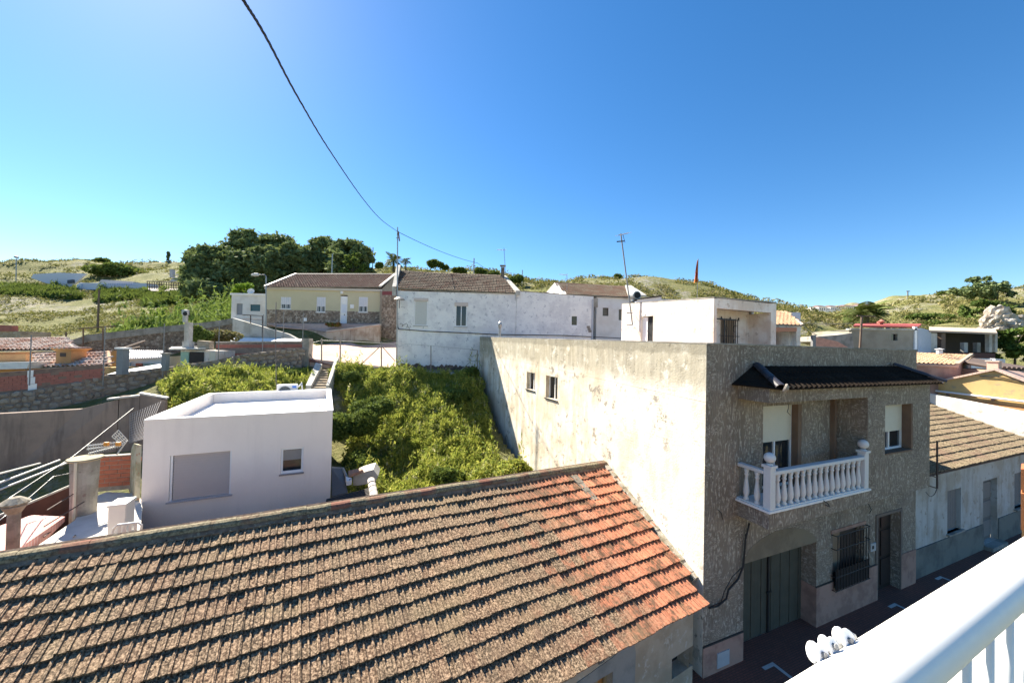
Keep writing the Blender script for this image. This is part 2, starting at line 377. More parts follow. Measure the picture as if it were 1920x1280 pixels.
def clad_mat():
    n = N('stone_cladding', .85, .25)
    d = n.vor(5.5, 'DISTANCE_TO_EDGE'); c = n.vor(5.5, out='Color')
    k = n.dot((.4, .3, .3), c); col = n.ramp(k, [(.2, (.16, .12, .09)), (.5, (.30, .23, .17)), (.8, (.42, .36, .29))])
    e = n.step(d, .02, .06); n.col(n.mix(e, (.13, .11, .09), col)); n.bump(e, .6, .03); return n.mat
CLAD = clad_mat()
def terrain_mat():
    n = N('hillside_earth_and_grass', .95, .1)
    g = n.ramp(n.noise(.22, 8, .7), [(.3, (.06, .07, .025)), (.42, (.13, .14, .04)), (.50, (.20, .205, .07)), (.62, (.30, .26, .12)), (.72, (.38, .33, .25))])
    g2 = n.ramp(n.noise(2.5, 6, .7), [(.3, (.05, .06, .02)), (.5, (.15, .15, .06)), (.7, (.30, .26, .14))])
    c = n.mix(.5, g, g2)
    rock = n.math('MULTIPLY', n.step(n.noise(.045, 4, .6), .5, .6), n.step(n.noise(.9, 6, .7), .46, .56))
    c = n.mix(n.math('MULTIPLY', rock, .8), c, n.ramp(n.noise(3, 6, .7), [(.35, (.14, .13, .12)), (.6, (.40, .37, .33))]))
    n.col(c); n.bump(n.math('ADD', n.noise(1.2, 7, .7), n.math('MULTIPLY', n.noise(6, 5, .7), .4)), 1.0, .5); return n.mat
TERR = terrain_mat()
PINKPAVE = plaster('pink_paving', (.50, .36, .29), (.42, .29, .23), 1.2, fine=30, bump=.1)
STREET = N('red_paved_street', .8, .3)
_b = STREET.t.nodes.new('ShaderNodeTexBrick'); STREET.L(STREET.map((1, 1, 1), (0, 0, -_a)), _b.inputs['Vector']); _b.inputs['Scale'].default_value = 4.5
_b.inputs['Color1'].default_value = (.24, .09, .06, 1); _b.inputs['Color2'].default_value = (.19, .07, .05, 1); _b.inputs['Mortar'].default_value = (.05, .04, .035, 1); _b.inputs['Mortar Size'].default_value = .02
STREET.col(STREET.mix(STREET.math('MULTIPLY', STREET.noise(.8, 5), .5), _b.outputs['Color'], (.10, .06, .045))); STREET.bump(_b.outputs['Fac'], -.4, .01); STREET = STREET.mat
ASPH = plaster('asphalt', (.06, .058, .055), (.045, .043, .04), 2, fine=60)
PAINTW = simple('worn_white_marking', (.45, .45, .43), .8, var=.3, scale=25)
GRASSL = leafmat('weed_leaves', [(.07, .11, .02), (.18, .23, .04), (.33, .35, .07), (.44, .42, .10), (.24, .30, .06), (.10, .15, .03), (.60, .55, .33)], 1.3, trans=.38)
DARKL = leafmat('dark_shrub_leaves', [(.045, .075, .022), (.08, .125, .03), (.14, .19, .05), (.06, .09, .025)], 1.1)
PINEL = leafmat('pine_needles', [(.07, .11, .055), (.13, .18, .08), (.24, .28, .13), (.09, .135, .06)], .35, trans=.2)
LIMEL = leafmat('lime_leaves', [(.12, .22, .02), (.20, .32, .04), (.09, .16, .02)], 1.0)
CANEL = leafmat('cane_leaves', [(.10, .17, .03), (.20, .28, .07), (.14, .2, .05), (.30, .34, .16)], .3)
SCRUBL = leafmat('hill_scrub', [(.06, .075, .025), (.13, .14, .04), (.22, .20, .07), (.30, .25, .12), (.12, .13, .04), (.36, .30, .18)], .07, trans=.2)
BARK = simple('bark', (.10, .08, .06), .95)
PALML = leafmat('palm_fronds', [(.05, .08, .02), (.11, .14, .04), (.18, .18, .07)], .6, trans=.1)
# ================================================================= TERRAIN
ctl = []
def cp(px, py, Y): ctl.append(bp(px, py, Y))
def cw(x, y, z): ctl.append(A(x, y, z))
for q in [(0, 503, 170), (60, 502, 170), (150, 500, 165), (250, 497, 165), (355, 499, 160), (430, 503, 150), (560, 500, 140), (700, 503, 130), (800, 505, 125), (950, 519, 120), (1010, 531, 110),
          (0, 535, 110), (150, 545, 105), (300, 552, 100), (0, 585, 75), (120, 590, 72), (260, 585, 72), (350, 568, 76), (0, 622, 52), (150, 626, 50), (250, 612, 50), (400, 590, 50), (430, 600, 43),
          (480, 560, 75), (600, 556, 78), (680, 556, 78), (360, 560, 78),
          (1080, 525, 100), (1190, 519, 104), (1300, 527, 104), (1380, 548, 104), (1450, 573, 102), (1520, 600, 95), (1580, 622, 88), (1150, 560, 70), (1300, 590, 68), (1400, 600, 66), (1500, 630, 62),
          (1510, 604, 300), (1570, 598, 280), (1640, 594, 250), (1700, 568, 190), (1760, 556, 165), (1830, 549, 150), (1920, 543, 140), (2100, 520, 140),
          (1620, 612, 120), (1700, 610, 95), (1800, 612, 80), (1880, 612, 70), (1920, 625, 60), (2100, 640, 50),
          # upper lot, street in front of the cream house
          (740, 692, 25.4), (650, 688, 25.4), (560, 690, 24.5), (800, 699, 25.2), (895, 702, 25.0), (905, 700, 24.8), (920, 735, 23.4), (940, 790, 21.5), (970, 840, 19.6), (1000, 885, 17.6),
          (860, 740, 23.0), (760, 740, 23.2), (660, 745, 22.8), (850, 830, 19.5), (740, 840, 19.6), (660, 830, 20.2), (900, 905, 16.6), (800, 930, 15.8), (720, 905, 17.0),
          (590, 730, 22.8), (450, 720, 20.3), (400, 722, 19.3), (330, 765, 17.6), (350, 705, 20.0), (520, 715, 21.8)]: cp(*q)
for q in [(-3, 13.5, 1.3), (-6, 12.5, 1.2), (0, 12, 1.2), (4, 11, 1.0), (-8, 16, 2.2), (-10, 13, 2.0), (-14, 18, 4.4), (-16.3, 16.8, 3.2), (-19.5, 15.2, 2.9), (-24, 13.5, 2.9), (-14, 12.5, 2.2), (-12, 9, .6), (-16, 9, .5), (-18, 12, .6), (-22, 9, .5), (-9, 6, .5), (-13.5, 14.5, 2.6),
          (5, 4, 0), (12, 9, 0), (20, 13, 0), (30, 18, 0), (60, 32, 0), (100, 55, 4), (-4, 1, 0), (-12, -2, 0), (-30, -5, 0), (0, -6, 0), (30, 0, 0), (60, -10, 0), (0, -60, 0), (-60, -40, 0), (80, -80, 0), (-60, 0, 1),
          (8, 18, 2), (10, 26, 4.5), (3, 27, 6), (8, 32, 7.8), (20, 25, 2.2), (26, 22, 1), (24, 32, 3), (32, 32, 3), (40, 42, 4), (30, 50, 6), (15, 45, 7.5),
          (-9, 27, 6.3), (-9, 34, 7.7), (-14, 27, 6.5), (-15, 33, 7.7), (-13, 36, 9.3), (-18, 36, 9.3), (-23, 36, 9.3), (-18, 44, 9.6), (-25, 45, 9.8), (-26, 38, 9.3), (-22, 30, 7.6), (-24, 26, 5.5), (-28, 24, 5.0), (-30, 30, 5.4), (-20, 26, 6.4), (-34, 36, 6.5), (-26, 33, 6.6),
          (0, 34, 8), (-6, 45, 9.5), (5, 60, 10), (-200, 120, 30), (-150, 40, 12), (-300, -100, 10), (-120, 220, 20), (0, 220, 15), (120, 250, 18), (200, 400, 25), (340, 330, 60), (260, 160, 30), (260, 60, 20), (0, 1500, 30), (1500, 1500, 60), (-1500, 1500, 30), (-1500, 0, 20), (1500, 0, 20), (1500, -1500, 0), (-1500, -1500, 0), (0, -1500, 0), (600, 1400, 40), (0, 400, 10), (-300, 500, 15)]: cw(*q)
C0 = np.array(ctl)
def _dd(P, Q): return np.sqrt(((P[:, None, :2]-Q[None, :, :2])**2).sum(-1)+.05)
_W = np.linalg.solve(np.block([[_dd(C0, C0)+np.eye(len(C0))*.02, np.ones((len(C0), 1))], [np.ones((1, len(C0))), np.zeros((1, 1))]]), np.append(C0[:, 2], 0))
def hfun(X, Y):
    P = np.stack([X, Y], 1); out = np.empty(len(P))
    for i in range(0, len(P), 20000): out[i:i+20000] = _dd(P[i:i+20000], C0)@_W[:-1]+_W[-1]
    u = P@D1[:2]; v = P@D2[:2]
    st = (v < 6.9) & (u > -40) & (u < 60) & (v > -30); out[st] = np.minimum(out[st], 0)-.004
    out[(v < 6.9) & (v > -3)] = -.004
    fp_ = (u > 7.6) & (u < 18.3) & (v > 6) & (v < 24.2); out[fp_] = np.minimum(out[fp_], -.05)
    fp_ = (u > 18.2) & (u < 34) & (v > 6) & (v < 11); out[fp_] = np.minimum(out[fp_], -.05)
    return out
def hz(x, y): return float(hfun(np.array([x]), np.array([y]))[0])
nth, nr = 460, 330
th = np.concatenate([np.linspace(-math.pi, -1.15, 30, endpoint=False), np.linspace(-1.15, 1.15, nth), np.linspace(1.15, math.pi, 31)[1:]])
rr = np.exp(np.linspace(math.log(2.5), math.log(2600), nr))
T_, R_ = np.meshgrid(th, rr, indexing='ij'); X_ = (np.sin(T_)*R_).ravel(); Y_ = (np.cos(T_)*R_).ravel()
Z_ = hfun(X_, Y_)
def fbm(x, y, s):
    z = np.zeros_like(x); g = np.random.default_rng(3)
    for k in range(26):
        a = g.uniform(0, 2*math.pi); f = s*2**g.uniform(0, 3); z += np.sin((x*math.cos(a)+y*math.sin(a))*f+g.uniform(0, 6.28))/(f/s)**.9
    return z/4
far_ = np.clip((np.hypot(X_, Y_)-45)/40, 0, 1)
Z_ += far_*fbm(X_, Y_, .12)*.9*np.clip(np.hypot(X_, Y_)/100, .5, 4)
Z_ += (1-far_)*((X_*D2[0]+Y_*D2[1]) > 7.2)*fbm(X_, Y_, 1.1)*.06
me = bpy.data.meshes.new('ground'); na = len(th)
idx = (np.arange(na-1)[:, None]*nr+np.arange(nr-1)[None, :]).ravel()
F_ = np.stack([idx, idx+nr, idx+nr+1, idx+1], 1)
me.vertices.add(len(X_)); me.vertices.foreach_set('co', np.stack([X_, Y_, Z_], 1).astype('f').ravel())
me.loops.add(F_.size); me.loops.foreach_set('vertex_index', F_.astype('i').ravel())
me.polygons.add(len(F_)); me.polygons.foreach_set('loop_start', np.arange(0, F_.size, 4, dtype='i')); me.update(); me.validate()
me.polygons.foreach_set('use_smooth', [True]*len(me.polygons)); me.materials.append(TERR)
g = bpy.data.objects.new('ground', me); COL.objects.link(g); struct(g)
# street and painted marks
mb = MB(); mb.ubox(-14, 45, -1.2, 6.9, -.3, .004); struct(mb.build('street', STREET))
for px, py, k in [(1428, 1250, 1), (1664, 1136, 1), (1752, 1084, 1), (1840, 1052, 1)]:
    P = bpz(px, py, .008); mb = MB(); mb.box(P+ZZ*0, D1*.42, D2*-.09, ZZ*.004); mb.box(P+D1*.33-D2*.09, D1*.09, D2*-.4, ZZ*.004)
    struct(mb.build('road_marking', PAINTW))

# ================================================================= TILES
def flat_tile(name, mat, w=.26, l=.40, th=.018):
    """interlocking clay tile with a rib in the middle and a roll at one side; origin at the lower left corner, y up the slope"""
    prof = [(0, .034), (.028, .030), (.040, .006), (.112, .004), (.124, .026), (.142, .026), (.154, .004), (.238, .006), (w+.012, .036)]
    vs = []; n = len(prof)
    for x, z in prof: vs.append((x, 0, z+.052))
    for x, z in prof: vs.append((x, l, z+.002))
    for x, z in prof: vs.append((x, .004, z+.052-th-.030))
    me = bpy.data.meshes.new(name)
    me.from_pydata(vs, [], [(i, i+1, n+i+1, n+i) for i in range(n-1)]+[(2*n+i, 2*n+i+1, i+1, i) for i in range(n-1)]); me.materials.append(mat); me.update(); return me
def barrel_tile(name, mat, w=.2, l=.36, h=.06, n=6):
    prof = [(w*.5-w*.5*math.cos(math.pi*i/n), h*math.sin(math.pi*i/n)) for i in range(n+1)]; m = len(prof)
    vs = [(x, 0, z+.025) for x, z in prof]+[(x*.88+w*.06, l, z*.85) for x, z in prof]+[(x, .003, max(z+.025-.02, -.01)) for x, z in prof]
    me = bpy.data.meshes.new(name)
    me.from_pydata(vs, [], [(i, i+1, m+i+1, m+i) for i in range(m-1)]+[(2*m+i, 2*m+i+1, i+1, i) for i in range(m-1)]); me.materials.append(mat); me.update(); return me
def pan_tiles(name, mat, w=.2, l=.36, h=.05, n=4, lip=.03):
    """Spanish S profile: channel and cover in one piece"""
    prof = [(w*.5*i/n, -h*.35*math.sin(math.pi*i/n)) for i in range(n)]+[(w*.5+w*.5*i/n, h*math.sin(math.pi*i/n)) for i in range(n+1)]; m = len(prof)
    vs = [(x, 0, z+lip) for x, z in prof]+[(x, l, z+.004) for x, z in prof]+[(x, .003, z+lip-.022) for x, z in prof]
    me = bpy.data.meshes.new(name)
    me.from_pydata(vs, [], [(i, i+1, m+i+1, m+i) for i in range(m-1)]+[(2*m+i, 2*m+i+1, i+1, i) for i in range(m-1)]); me.materials.append(mat); me.update(); return me
def dist2cam(P): return np.linalg.norm(np.array(P)-CO)
def inframe(P, mx=150, my=120):
    d = np.array(P)-CO; y = d@_f
    if y < .3: return False
    return -mx < 960+FPX*(d@_r)/y < 1920+mx and -my < 640-FPX*(d@_up)/y < 1280+my
def lay_roof(parent, mesh, O, e, s, nn, W, S, w, l, limit=300, keep=None, jit=.004, name='tile', stuffname='tiles', seed=1, wav=.003):
    """tiles over the rectangle O + e*[0,W] + s*[0,S]; the nearest `limit` are parts, the others one joined part"""
    rg = random.Random(seed); cells = []
    for r in range(int(S/l)):
        for c in range(int(W/w)):
            P = O+e*(c*w)+s*(r*l)
            if keep is None or keep(P+e*w*.5+s*l*.5, c, r): cells.append((dist2cam(P) if inframe(P) else 1e6+dist2cam(P), c, r, P))
    cells.sort(key=lambda q: q[0]); rest = []
    base = np.array([v.co[:] for v in mesh.vertices]); faces = [tuple(p.vertices) for p in mesh.polygons]
    for i, (_, c, r, P) in enumerate(cells):
        a = rg.gauss(0, .010); e_ = nrm(e+s*a); s_ = nrm(s-e*a); tz = rg.gauss(0, jit); P = P+nn*(tz+wav*(math.sin(c*w*1.1+1)+math.sin(c*w*2.7+r*.6)*.6))+s*(rg.gauss(0, jit*1.5)+wav*math.sin(c*w*.9+r*.25))
        s_ = nrm(s_+nn*rg.gauss(0, .008))
        if i < limit: put(mesh, name, parent, mat4(P, e_, s_, nn))
        else: rest.append((P, e_, s_))
    if rest:
        vs = []; fs = []
        for k, (P, e_, s_) in enumerate(rest):
            vs.append(P+base[:, :1]*e_+base[:, 1:2]*s_+base[:, 2:3]*nn); b = k*len(base); fs += [tuple(b+i for i in f) for f in faces]
        V = np.concatenate(vs); inv = np.array(INV[parent.name]) if parent.name in INV else np.eye(4); V = V@inv[:3, :3].T+inv[:3, 3]
        me = bpy.data.meshes.new(stuffname); me.from_pydata(V.tolist(), [], fs); me.materials.append(mesh.materials[0])
        o = bpy.data.objects.new(stuffname, me); COL.objects.link(o); o.parent = parent; o['kind'] = 'stuff'; return o

# ================================================================= FOREGROUND TILE-ROOFED HOUSE
R1 = bpu(1135, 870, 7.86); E1 = bp(1326, 1136, 8.55); R1 = R1-ZZ*.02
DT = nrm(ray(2120, 714)); NT = nrm(np.cross(DT, (R1-E1))); NT = NT if NT[2] > 0 else -NT
ST = nrm(np.cross(NT, DT)); ST = ST if ST[2] > 0 else -ST
SLEN = float((R1-E1)@ST)
HX = float((R1-E1)@DT)       # the right edge runs askew along the neighbour's wall
th_ = thing('tiled_house', 'low foreground house under a lichen-covered clay tile roof with red tiles at its right end', 'house', (E1[0], E1[1], 0))
LICH = (.175, .126, .082)
TROOF = tilemat('old_clay_roof_tile', (.56, .22, .125), LICH, DT, ST, .26, .342, zone=(DT, float(E1@DT)-3.8, float(E1@DT)-1.0, 3.2), dark=(.10, .075, .05), org=E1-DT*18.2, groove_shade=(.16, .42, .60, .93))
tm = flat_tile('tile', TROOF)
def keepA(P, c, r):
    q = P-E1; sy = q@ST; x = q@DT
    if x > HX*(sy/SLEN)-.02: return False
    # mortar strip replaces a run of tiles near the ridge
    return True
W_A = 18.2
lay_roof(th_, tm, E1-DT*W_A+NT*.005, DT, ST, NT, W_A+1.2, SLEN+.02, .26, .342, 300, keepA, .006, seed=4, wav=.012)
# sheathing under the tiles, so no light leaks
mb = MB(); mb.slab([E1-DT*W_A+ST*.06-NT*.05, E1+ST*.06-NT*.05, R1-NT*.05, R1-DT*(W_A+HX)-NT*.05], -NT*.06); mb.build('roof_bed', CONC, th_)
# ridge: mortar bedding with worn ridge tiles
RIDM = tilemat('ridge_tile_clay', (.22, .10, .07), (.20, .17, .11), DT, ZZ, .4, 9, lamt=(.35, .55))
mb = MB(); mb.slab([R1-DT*(W_A+HX)-ST*.2+NT*.05, R1-ST*.2+NT*.05, R1+NT*.10+ST*.12, R1-DT*(W_A+HX)+NT*.10+ST*.12], -NT*.14); mb.build('ridge_mortar', plaster('ridge_mortar', (.24, .17, .12), (.15, .10, .07), 5, bump=.6, c3=(.34, .29, .2)), th_)
rb = [bpy.data.meshes.new('ridge_tile')]
def half_pipe(l, r, n=7, taper=.9, tk=.018):
    vs = []; fs = []
    for y, k in ((0, 1), (l, taper)):
        for rr_ in (r*k, r*k-tk):
            for i in range(n+1): a = math.pi*i/n; vs.append((y, -math.cos(a)*rr_, math.sin(a)*rr_*.85))
    m = n+1
    for i in range(n): fs += [(i, i+1, 2*m+i+1, 2*m+i), (m+i+1, m+i, 3*m+i, 3*m+i+1), (i+1, i, m+i, m+i+1), (2*m+i, 2*m+i+1, 3*m+i+1, 3*m+i)]
    return vs, fs
v_, f_ = half_pipe(.44, .135); rb[0].from_pydata(v_, [], f_); rb[0].materials.append(RIDM)
nH = nrm(A(-DT[1], DT[0], 0)); nz = nrm(np.cross(DT, nH)); nz = nz if nz[2] > 0 else -nz
for i in range(int((W_A+HX-1)/.4)):
    P = R1-DT*(.02+i*.4)+NT*.03-ZZ*.01; e_ = nrm(-DT+nz*.035+nH*random.gauss(0, .012)); put(rb[0], 'ridge_tile', th_, mat4(P+ZZ*random.gauss(0, .006), e_, nrm(np.cross(nz, e_)), nz))
# verge fillet against the tall wall, loose mortar patches
vd = R1-E1; vl = np.linalg.norm(vd)
mb = MB(); vtop = bpu(1305, 1085, 7.86); vb = MB()
for i in range(26):
    a = R1+(vtop-R1)*(i/26); b = R1+(vtop-R1)*((i+1)/26); w1 = .14+.05*random.random(); h1 = .11+.03*random.random()
    vb.slab([a-DT*w1-ZZ*.03, a+DT*.05-ZZ*.03, b+DT*.05-ZZ*.03, b-DT*w1-ZZ*.03], NT*h1)
vb.build('verge_mortar', plaster('verge_mortar', (.40, .36, .29), (.26, .22, .15), 4, bump=.6, c3=(.62, .58, .52)), th_)
mb = MB(); a = R1-DT*1.62-ST*.28; b = a-ST*1.0+DT*.04
for i in range(6):
    p = a+(b-a)*i/6; q = a+(b-a)*(i+1)/6; wd = .13
    mb.slab([p-DT*wd, p+DT*wd*.9, q+DT*wd, q-DT*wd*.8], NT*(.075+.012*random.random()))
mb.build('mortar_strip', plaster('strip_mortar', (.28, .25, .20), (.2, .17, .13), 5, bump=.5), th_)
# front wall and body
fw = E1-DT*.16+ST*.36; DTh = nrm(A(DT[0], DT[1], 0)); NF = A(DTh[1], -DTh[0], 0)
eaz = float(fw[2])-.13
FWO = A(fw[0], fw[1], 0)-DTh*W_A
def fpx(px, py): # point on the front wall plane
    P = bpl(px, py, A(fw[0], fw[1], 0), NF); return float((P-FWO)@DTh), float(P[2])
x0, ztop = fpx(1078, 1275); x1, _ = fpx(1148, 1262)
xw0, zw1 = fpx(1261, 1232); xw1, _ = fpx(1300, 1210)
xw0 -= .02; zdoor = fpx(1140, 1262)[1]; zwin = fpx(1275, 1225)[1]
mb = MB(); wall(mb, FWO, DTh, NF, W_A, -.4, eaz+.25, eaz-.02, .4, [(x0-.25, x1, -.39, zdoor), (xw0, xw1-.02, .5, zwin)], [.22, .3])
# side and rear walls, rear slope
bk = R1+nH*(1.9 if nH[1] > 0 else -1.9)-ZZ*1.0
L0 = R1-DT*(W_A+HX)
mb.face([A(*(E1-DT*W_A)[:2], 0)+nH*.4, A(*(E1-DT*W_A)[:2], float((E1-DT*W_A)[2]))+nH*.4, L0, A(L0[0], L0[1], 0)])
bs = 1 if nH[1] > 0 else -1
q1 = R1+nH*bs*3.0-ZZ*1.5; q0 = L0+nH*bs*3.0-ZZ*1.5
mb.face([A(q0[0], q0[1], 0), A(q1[0], q1[1], 0), q1, q0]); mb.face([L0, q0, A(q0[0], q0[1], 0), A(L0[0], L0[1], 0)])
mb.face([A(fw[0], fw[1], 0), A(R1[0], R1[1], 0), R1-ZZ*.1, fw-ZZ*.1]); mb.face([A(R1[0], R1[1], 0), A(q1[0], q1[1], 0), q1, R1])
mb.build('wall', plaster('old_tan_wall', (.46, .38, .28), (.37, .30, .21), 1.6, fine=18, bump=.5, c3=(.52, .46, .38)), th_)
mb = MB(); mb.slab([R1+NT*0-DT*(W_A+HX), R1, q1+DT*.02, q0], -ZZ*.08); mb.build('rear_roof_slope', RIDM, th_)
# grey cement patch round the door
gp = MB(); zz = zdoor
def fp(a, z, d=.012): return A(FWO[0], FWO[1], 0)+DTh*a+NF*d+ZZ*z
for poly in ([(x1, -.3), (x1+.62, -.3), (x1+.66, zz+.1), (x1+.6, zz+.36), (x1+.3, zz+.36), (x1, zz+.28)], [(x0-.25, zz), (x1, zz), (x1, zz+.28), (x1-.4, zz+.24), (x0-.2, zz+.16), (x0-1.1, zz+.12), (x0-1.3, zz-.1), (x0-.25, zz-.1)], ):
    gp.slab([fp(a, z, .0) for a, z in poly], NF*.014)
gp.build('cement_patch', plaster('grey_cement', (.30, .29, .26), (.22, .22, .20), 2.0), th_)
dr = MB(); dr.box(fp(x0-.25, -.3, -.22), DTh*(x1-x0+.25), -NF*.05, ZZ*(zdoor+.3)); d_ = dr.build('door', simple('varnished_orange_door', (.48, .20, .05), .5), th_)
dr = MB(); dr.box(fp(x1-.30, -.3, -.2), DTh*.07, NF*.04, ZZ*(zdoor+.3)); dr.box(fp(x1-.05, -.3, -.2), DTh*.05, NF*.05, ZZ*(zdoor+.3)); dr.build('door_frame', simple('ochre_door_frame', (.36, .27, .14), .6), d_)
pl = MB(); pa, pz = fpx(1121, 1243); pl.box(fp(pa, pz-.01, .014), DTh*.15, NF*.012, ZZ*.15); pt = pl.build('number_plate', simple('grey_plate', (.12, .14, .13), .5), th_)
def text_obj(txt, size, O, e, up, mat, parent, name='lettering', ext=.004):
    c = bpy.data.curves.new(name, 'FONT'); c.body = txt; c.size = size; c.extrude = ext; c.align_x = 'CENTER'; c.align_y = 'CENTER'
    t = bpy.data.objects.new(name, c); COL.objects.link(t); dg = bpy.context.evaluated_depsgraph_get(); m = bpy.data.meshes.new_from_object(t.evaluated_get(dg))
    bpy.data.objects.remove(t); m.materials.clear(); m.materials.append(mat); o = bpy.data.objects.new(name, m); COL.objects.link(o); o.parent = parent
    Mx = mat4(O, e, up, np.cross(e, up)); top = parent if parent.name in INV else parent.parent
    o.matrix_local = INV[top.name] @ Mx if top is not None and top.name in INV else Mx
    return o
text_obj('4', .12, fp(pa+.075, pz+.065, .028), DTh, ZZ, simple('pale_digit', (.7, .72, .7), .5), pt)
mb = MB(); mb.box(fp(xw0, .5, -.3), DTh*(xw1-xw0-.02), -NF*.03, ZZ*(zwin-.5)); wd = mb.build('window', GLASS, th_)
mb = MB(); mb.box(fp(xw0+.02, .5, -.12), DTh*.03, NF*.03, ZZ*(zwin-.55)); mb.build('window_frame', WOODOLD, wd)

# ================================================================= BALCONY BUILDING
bb = thing('balcony_building', 'two-storey grey-brown stucco building with a white balustraded balcony and a long peeling white side wall', 'building', UV(7.89, 6.52))
U0, U1, V0, V1 = 7.89, 18.1, 6.52, 24.35
mb = MB(); ho = lambda v: V1-v   # wall runs from the far end to the street corner
wall(mb, UV(U0-.006, V1), -D2, -D1, V1-V0-.001, 0, 8.44, 8.0, .22, [(ho(16.72), ho(15.8), 5.78, 6.62), (ho(14.71), ho(13.68), 5.62, 6.60)], .2)
mb.build('side_wall', SIDEW, bb)
for v0, v1, z0, z1 in [(15.8, 16.72, 5.78, 6.62), (13.68, 14.71, 5.62, 6.60)]:
    mb = MB(); mb.ubox(U0+.2, U0+.24, v0, v1, z0, z1); wn_ = mb.build('side_window', GLASS, bb)
    mb = MB(); mb.ubox(U0+.16, U0+.2, v0, v0+.05, z0, z1); mb.ubox(U0+.16, U0+.2, v1-.05, v1, z0, z1); mb.ubox(U0+.16, U0+.2, v0+.05, v1-.05, z1-.05, z1); mb.ubox(U0+.16, U0+.2, (v0+v1)/2-.02, (v0+v1)/2+.02, z0, z1-.05); mb.build('frame', ALU, wn_)
    mb = MB(); mb.ubox(U0-.05, U0, v0-.06, v1+.06, z0-.05, z0-.01); mb.build('sill', BLACKMETAL, wn_)
mb = MB()  # ledge of the first-floor slab seen as a shallow step
mb.slab([UV(U0-.012, V1-.05, 7.42), UV(U0-.012, V0+.05, 6.60), UV(U0, V0+.05, 6.60), UV(U0, V1-.05, 7.42)], ZZ*.012); mb.build('slab_ledge', SIDEW, bb)
W_ = U1-U0
# front wall
hol = [(9.32-U0, 12.4-U0, .0, 2.42), (10.0-U0, 11.65-U0, 4.13, 6.4), (13.2-U0, 14.85-U0, .9, 2.52), (15.65-U0, 17.05-U0, .0, 2.6)]
mb = MB(); wall(mb, UV(U0, V0), D1, -D2, W_, -.1, 8.0, 8.0, .5, hol, [.5, .25, .2, .28]); mb.build('front_wall', STUCCO, bb)
mb = MB(); mb.ubox(U1-.25, U1-.003, V0+.5, V1, -.1, 8.0); mb.ubox(U0+.22, U1-.25, V1-.2, V1-.003, 0, 8.4); mb.build('rear_wall', CONC, bb)
mb = MB(); mb.ubox(U0+.22, U1-.25, V0+.5, V1-.2, 7.2, 7.3); mb.ubox(U0+.22, U1-.25, V0+.5, V1-.2, 3.6, 3.8); mb.build('roof_terrace', PINKPAVE, bb)
mb = MB(); mb.ubox(U0-.01, U1, V0-.02, V0+.24, 8.0, 8.035); mb.slab([UV(U0-.01, V0, 8.0), UV(U0+.23, V0, 8.0), UV(U0+.23, V1, 8.445), UV(U0-.01, V1, 8.445)], ZZ*.035); mb.build('coping', CONC, bb)
# plinth
for q_ in ((U0, 9.30, .71), (12.42, 13.2, 1.12), (13.2, 14.85, .86), (14.85, 15.6, 1.12), (17.1, 18.06, 1.15)): mb = MB(); mb.ubox(q_[0], q_[1], V0-.03, V0, 0, q_[2]); mb.build('plinth', PINKST, bb)
mb = MB(); mb.ubox(12.37, 12.42, V0-.03, V0+.48, 0, 1.12); mb.build('plinth', PINKST, bb)
mb = MB(); mb.ubox(U0, 9.30, V0-.035, V0, .71, .74); mb.ubox(12.37, 13.2, V0-.035, V0, 1.12, 1.15); mb.ubox(14.85, 15.6, V0-.035, V0, 1.12, 1.15); mb.build('plinth_joint', simple('dark_joint', (.05, .045, .04)), bb)
mb = MB(); mb.box(UV(8.35, V0-.05, .1), D1*.42, D2*.02, ZZ*.36); mb.build('meter_cover', simple('grey_metal_cover', (.42, .43, .44), .5), bb)
# garage door: vertical planks in two leaves
GDM = simple('old_grey_green_door', (.075, .07, .05), .8, var=.3, scale=3); gdr = MB(); gdr.ubox(9.33, 12.38, V0+.40, V0+.43, 0, 2.41); gd = gdr.build('garage_door', GDM, bb)
for i in range(22):
    u = 9.33+i*.1385; mb = MB(); mb.ubox(u+.006, u+.132, V0+.375+.006*(i % 3), V0+.40, .02, 2.40); mb.build('plank', GDM, gd)
mb = MB(); mb.ubox(10.82, 10.88, V0+.34, V0+.375, .02, 2.40); mb.ubox(10.75, 10.95, V0+.32, V0+.345, 1.12, 1.16); mb.build('handle', BLACKMETAL, gd)
ar = MB(); pts = [UV(9.25+3.2*t, V0-.008, 2.42+.62*math.sin(math.pi*min(1, t*1.02))**.5*(1 if t > .02 else .9)) for t in np.linspace(0, 1, 14)]
ar.slab([UV(9.25, V0-.008, 2.42)]+pts+[UV(12.45, V0-.008, 2.42)], D2*.008); ar.build('arch_panel', plaster('smooth_brown_render', (.24, .20, .14), (.19, .155, .11), 2), bb)
# grille window on the ground floor
mb = MB(); mb.ubox(13.2, 14.85, V0+.19, V0+.22, .9, 2.52); gw = mb.build('street_window', simple('dark_shutter', (.05, .04, .035), .6), bb)
mb = MB(); mb.ubox(13.3, 13.9, V0+.17, V0+.19, 1.2, 2.45); mb.build('curtain', simple('tan_curtain', (.28, .2, .13), .9), gw)
for i in range(12):
    u = 13.2+i*.15; mb = MB(); mb.tube([UV(u, V0-.13, .92), UV(u, V0-.13, 2.5)], .012, 6); mb.build('bar', BLACKMETAL, gw)
mb = MB()
for z in (.9, 1.3, 2.1, 2.5): mb.tube([UV(13.12, V0, z), UV(13.12, V0-.13, z), UV(14.93, V0-.13, z), UV(14.93, V0, z)], .014, 6)
mb.ubox(13.14, 14.9, V0-.125, V0-.10, .92, 1.5); mb.build('grille_frame', BLACKMETAL, gw)
mb = MB(); mb.ubox(13.1, 14.95, V0-.02, V0, 2.52, 2.62); mb.build('lintel', PINKST, gw)
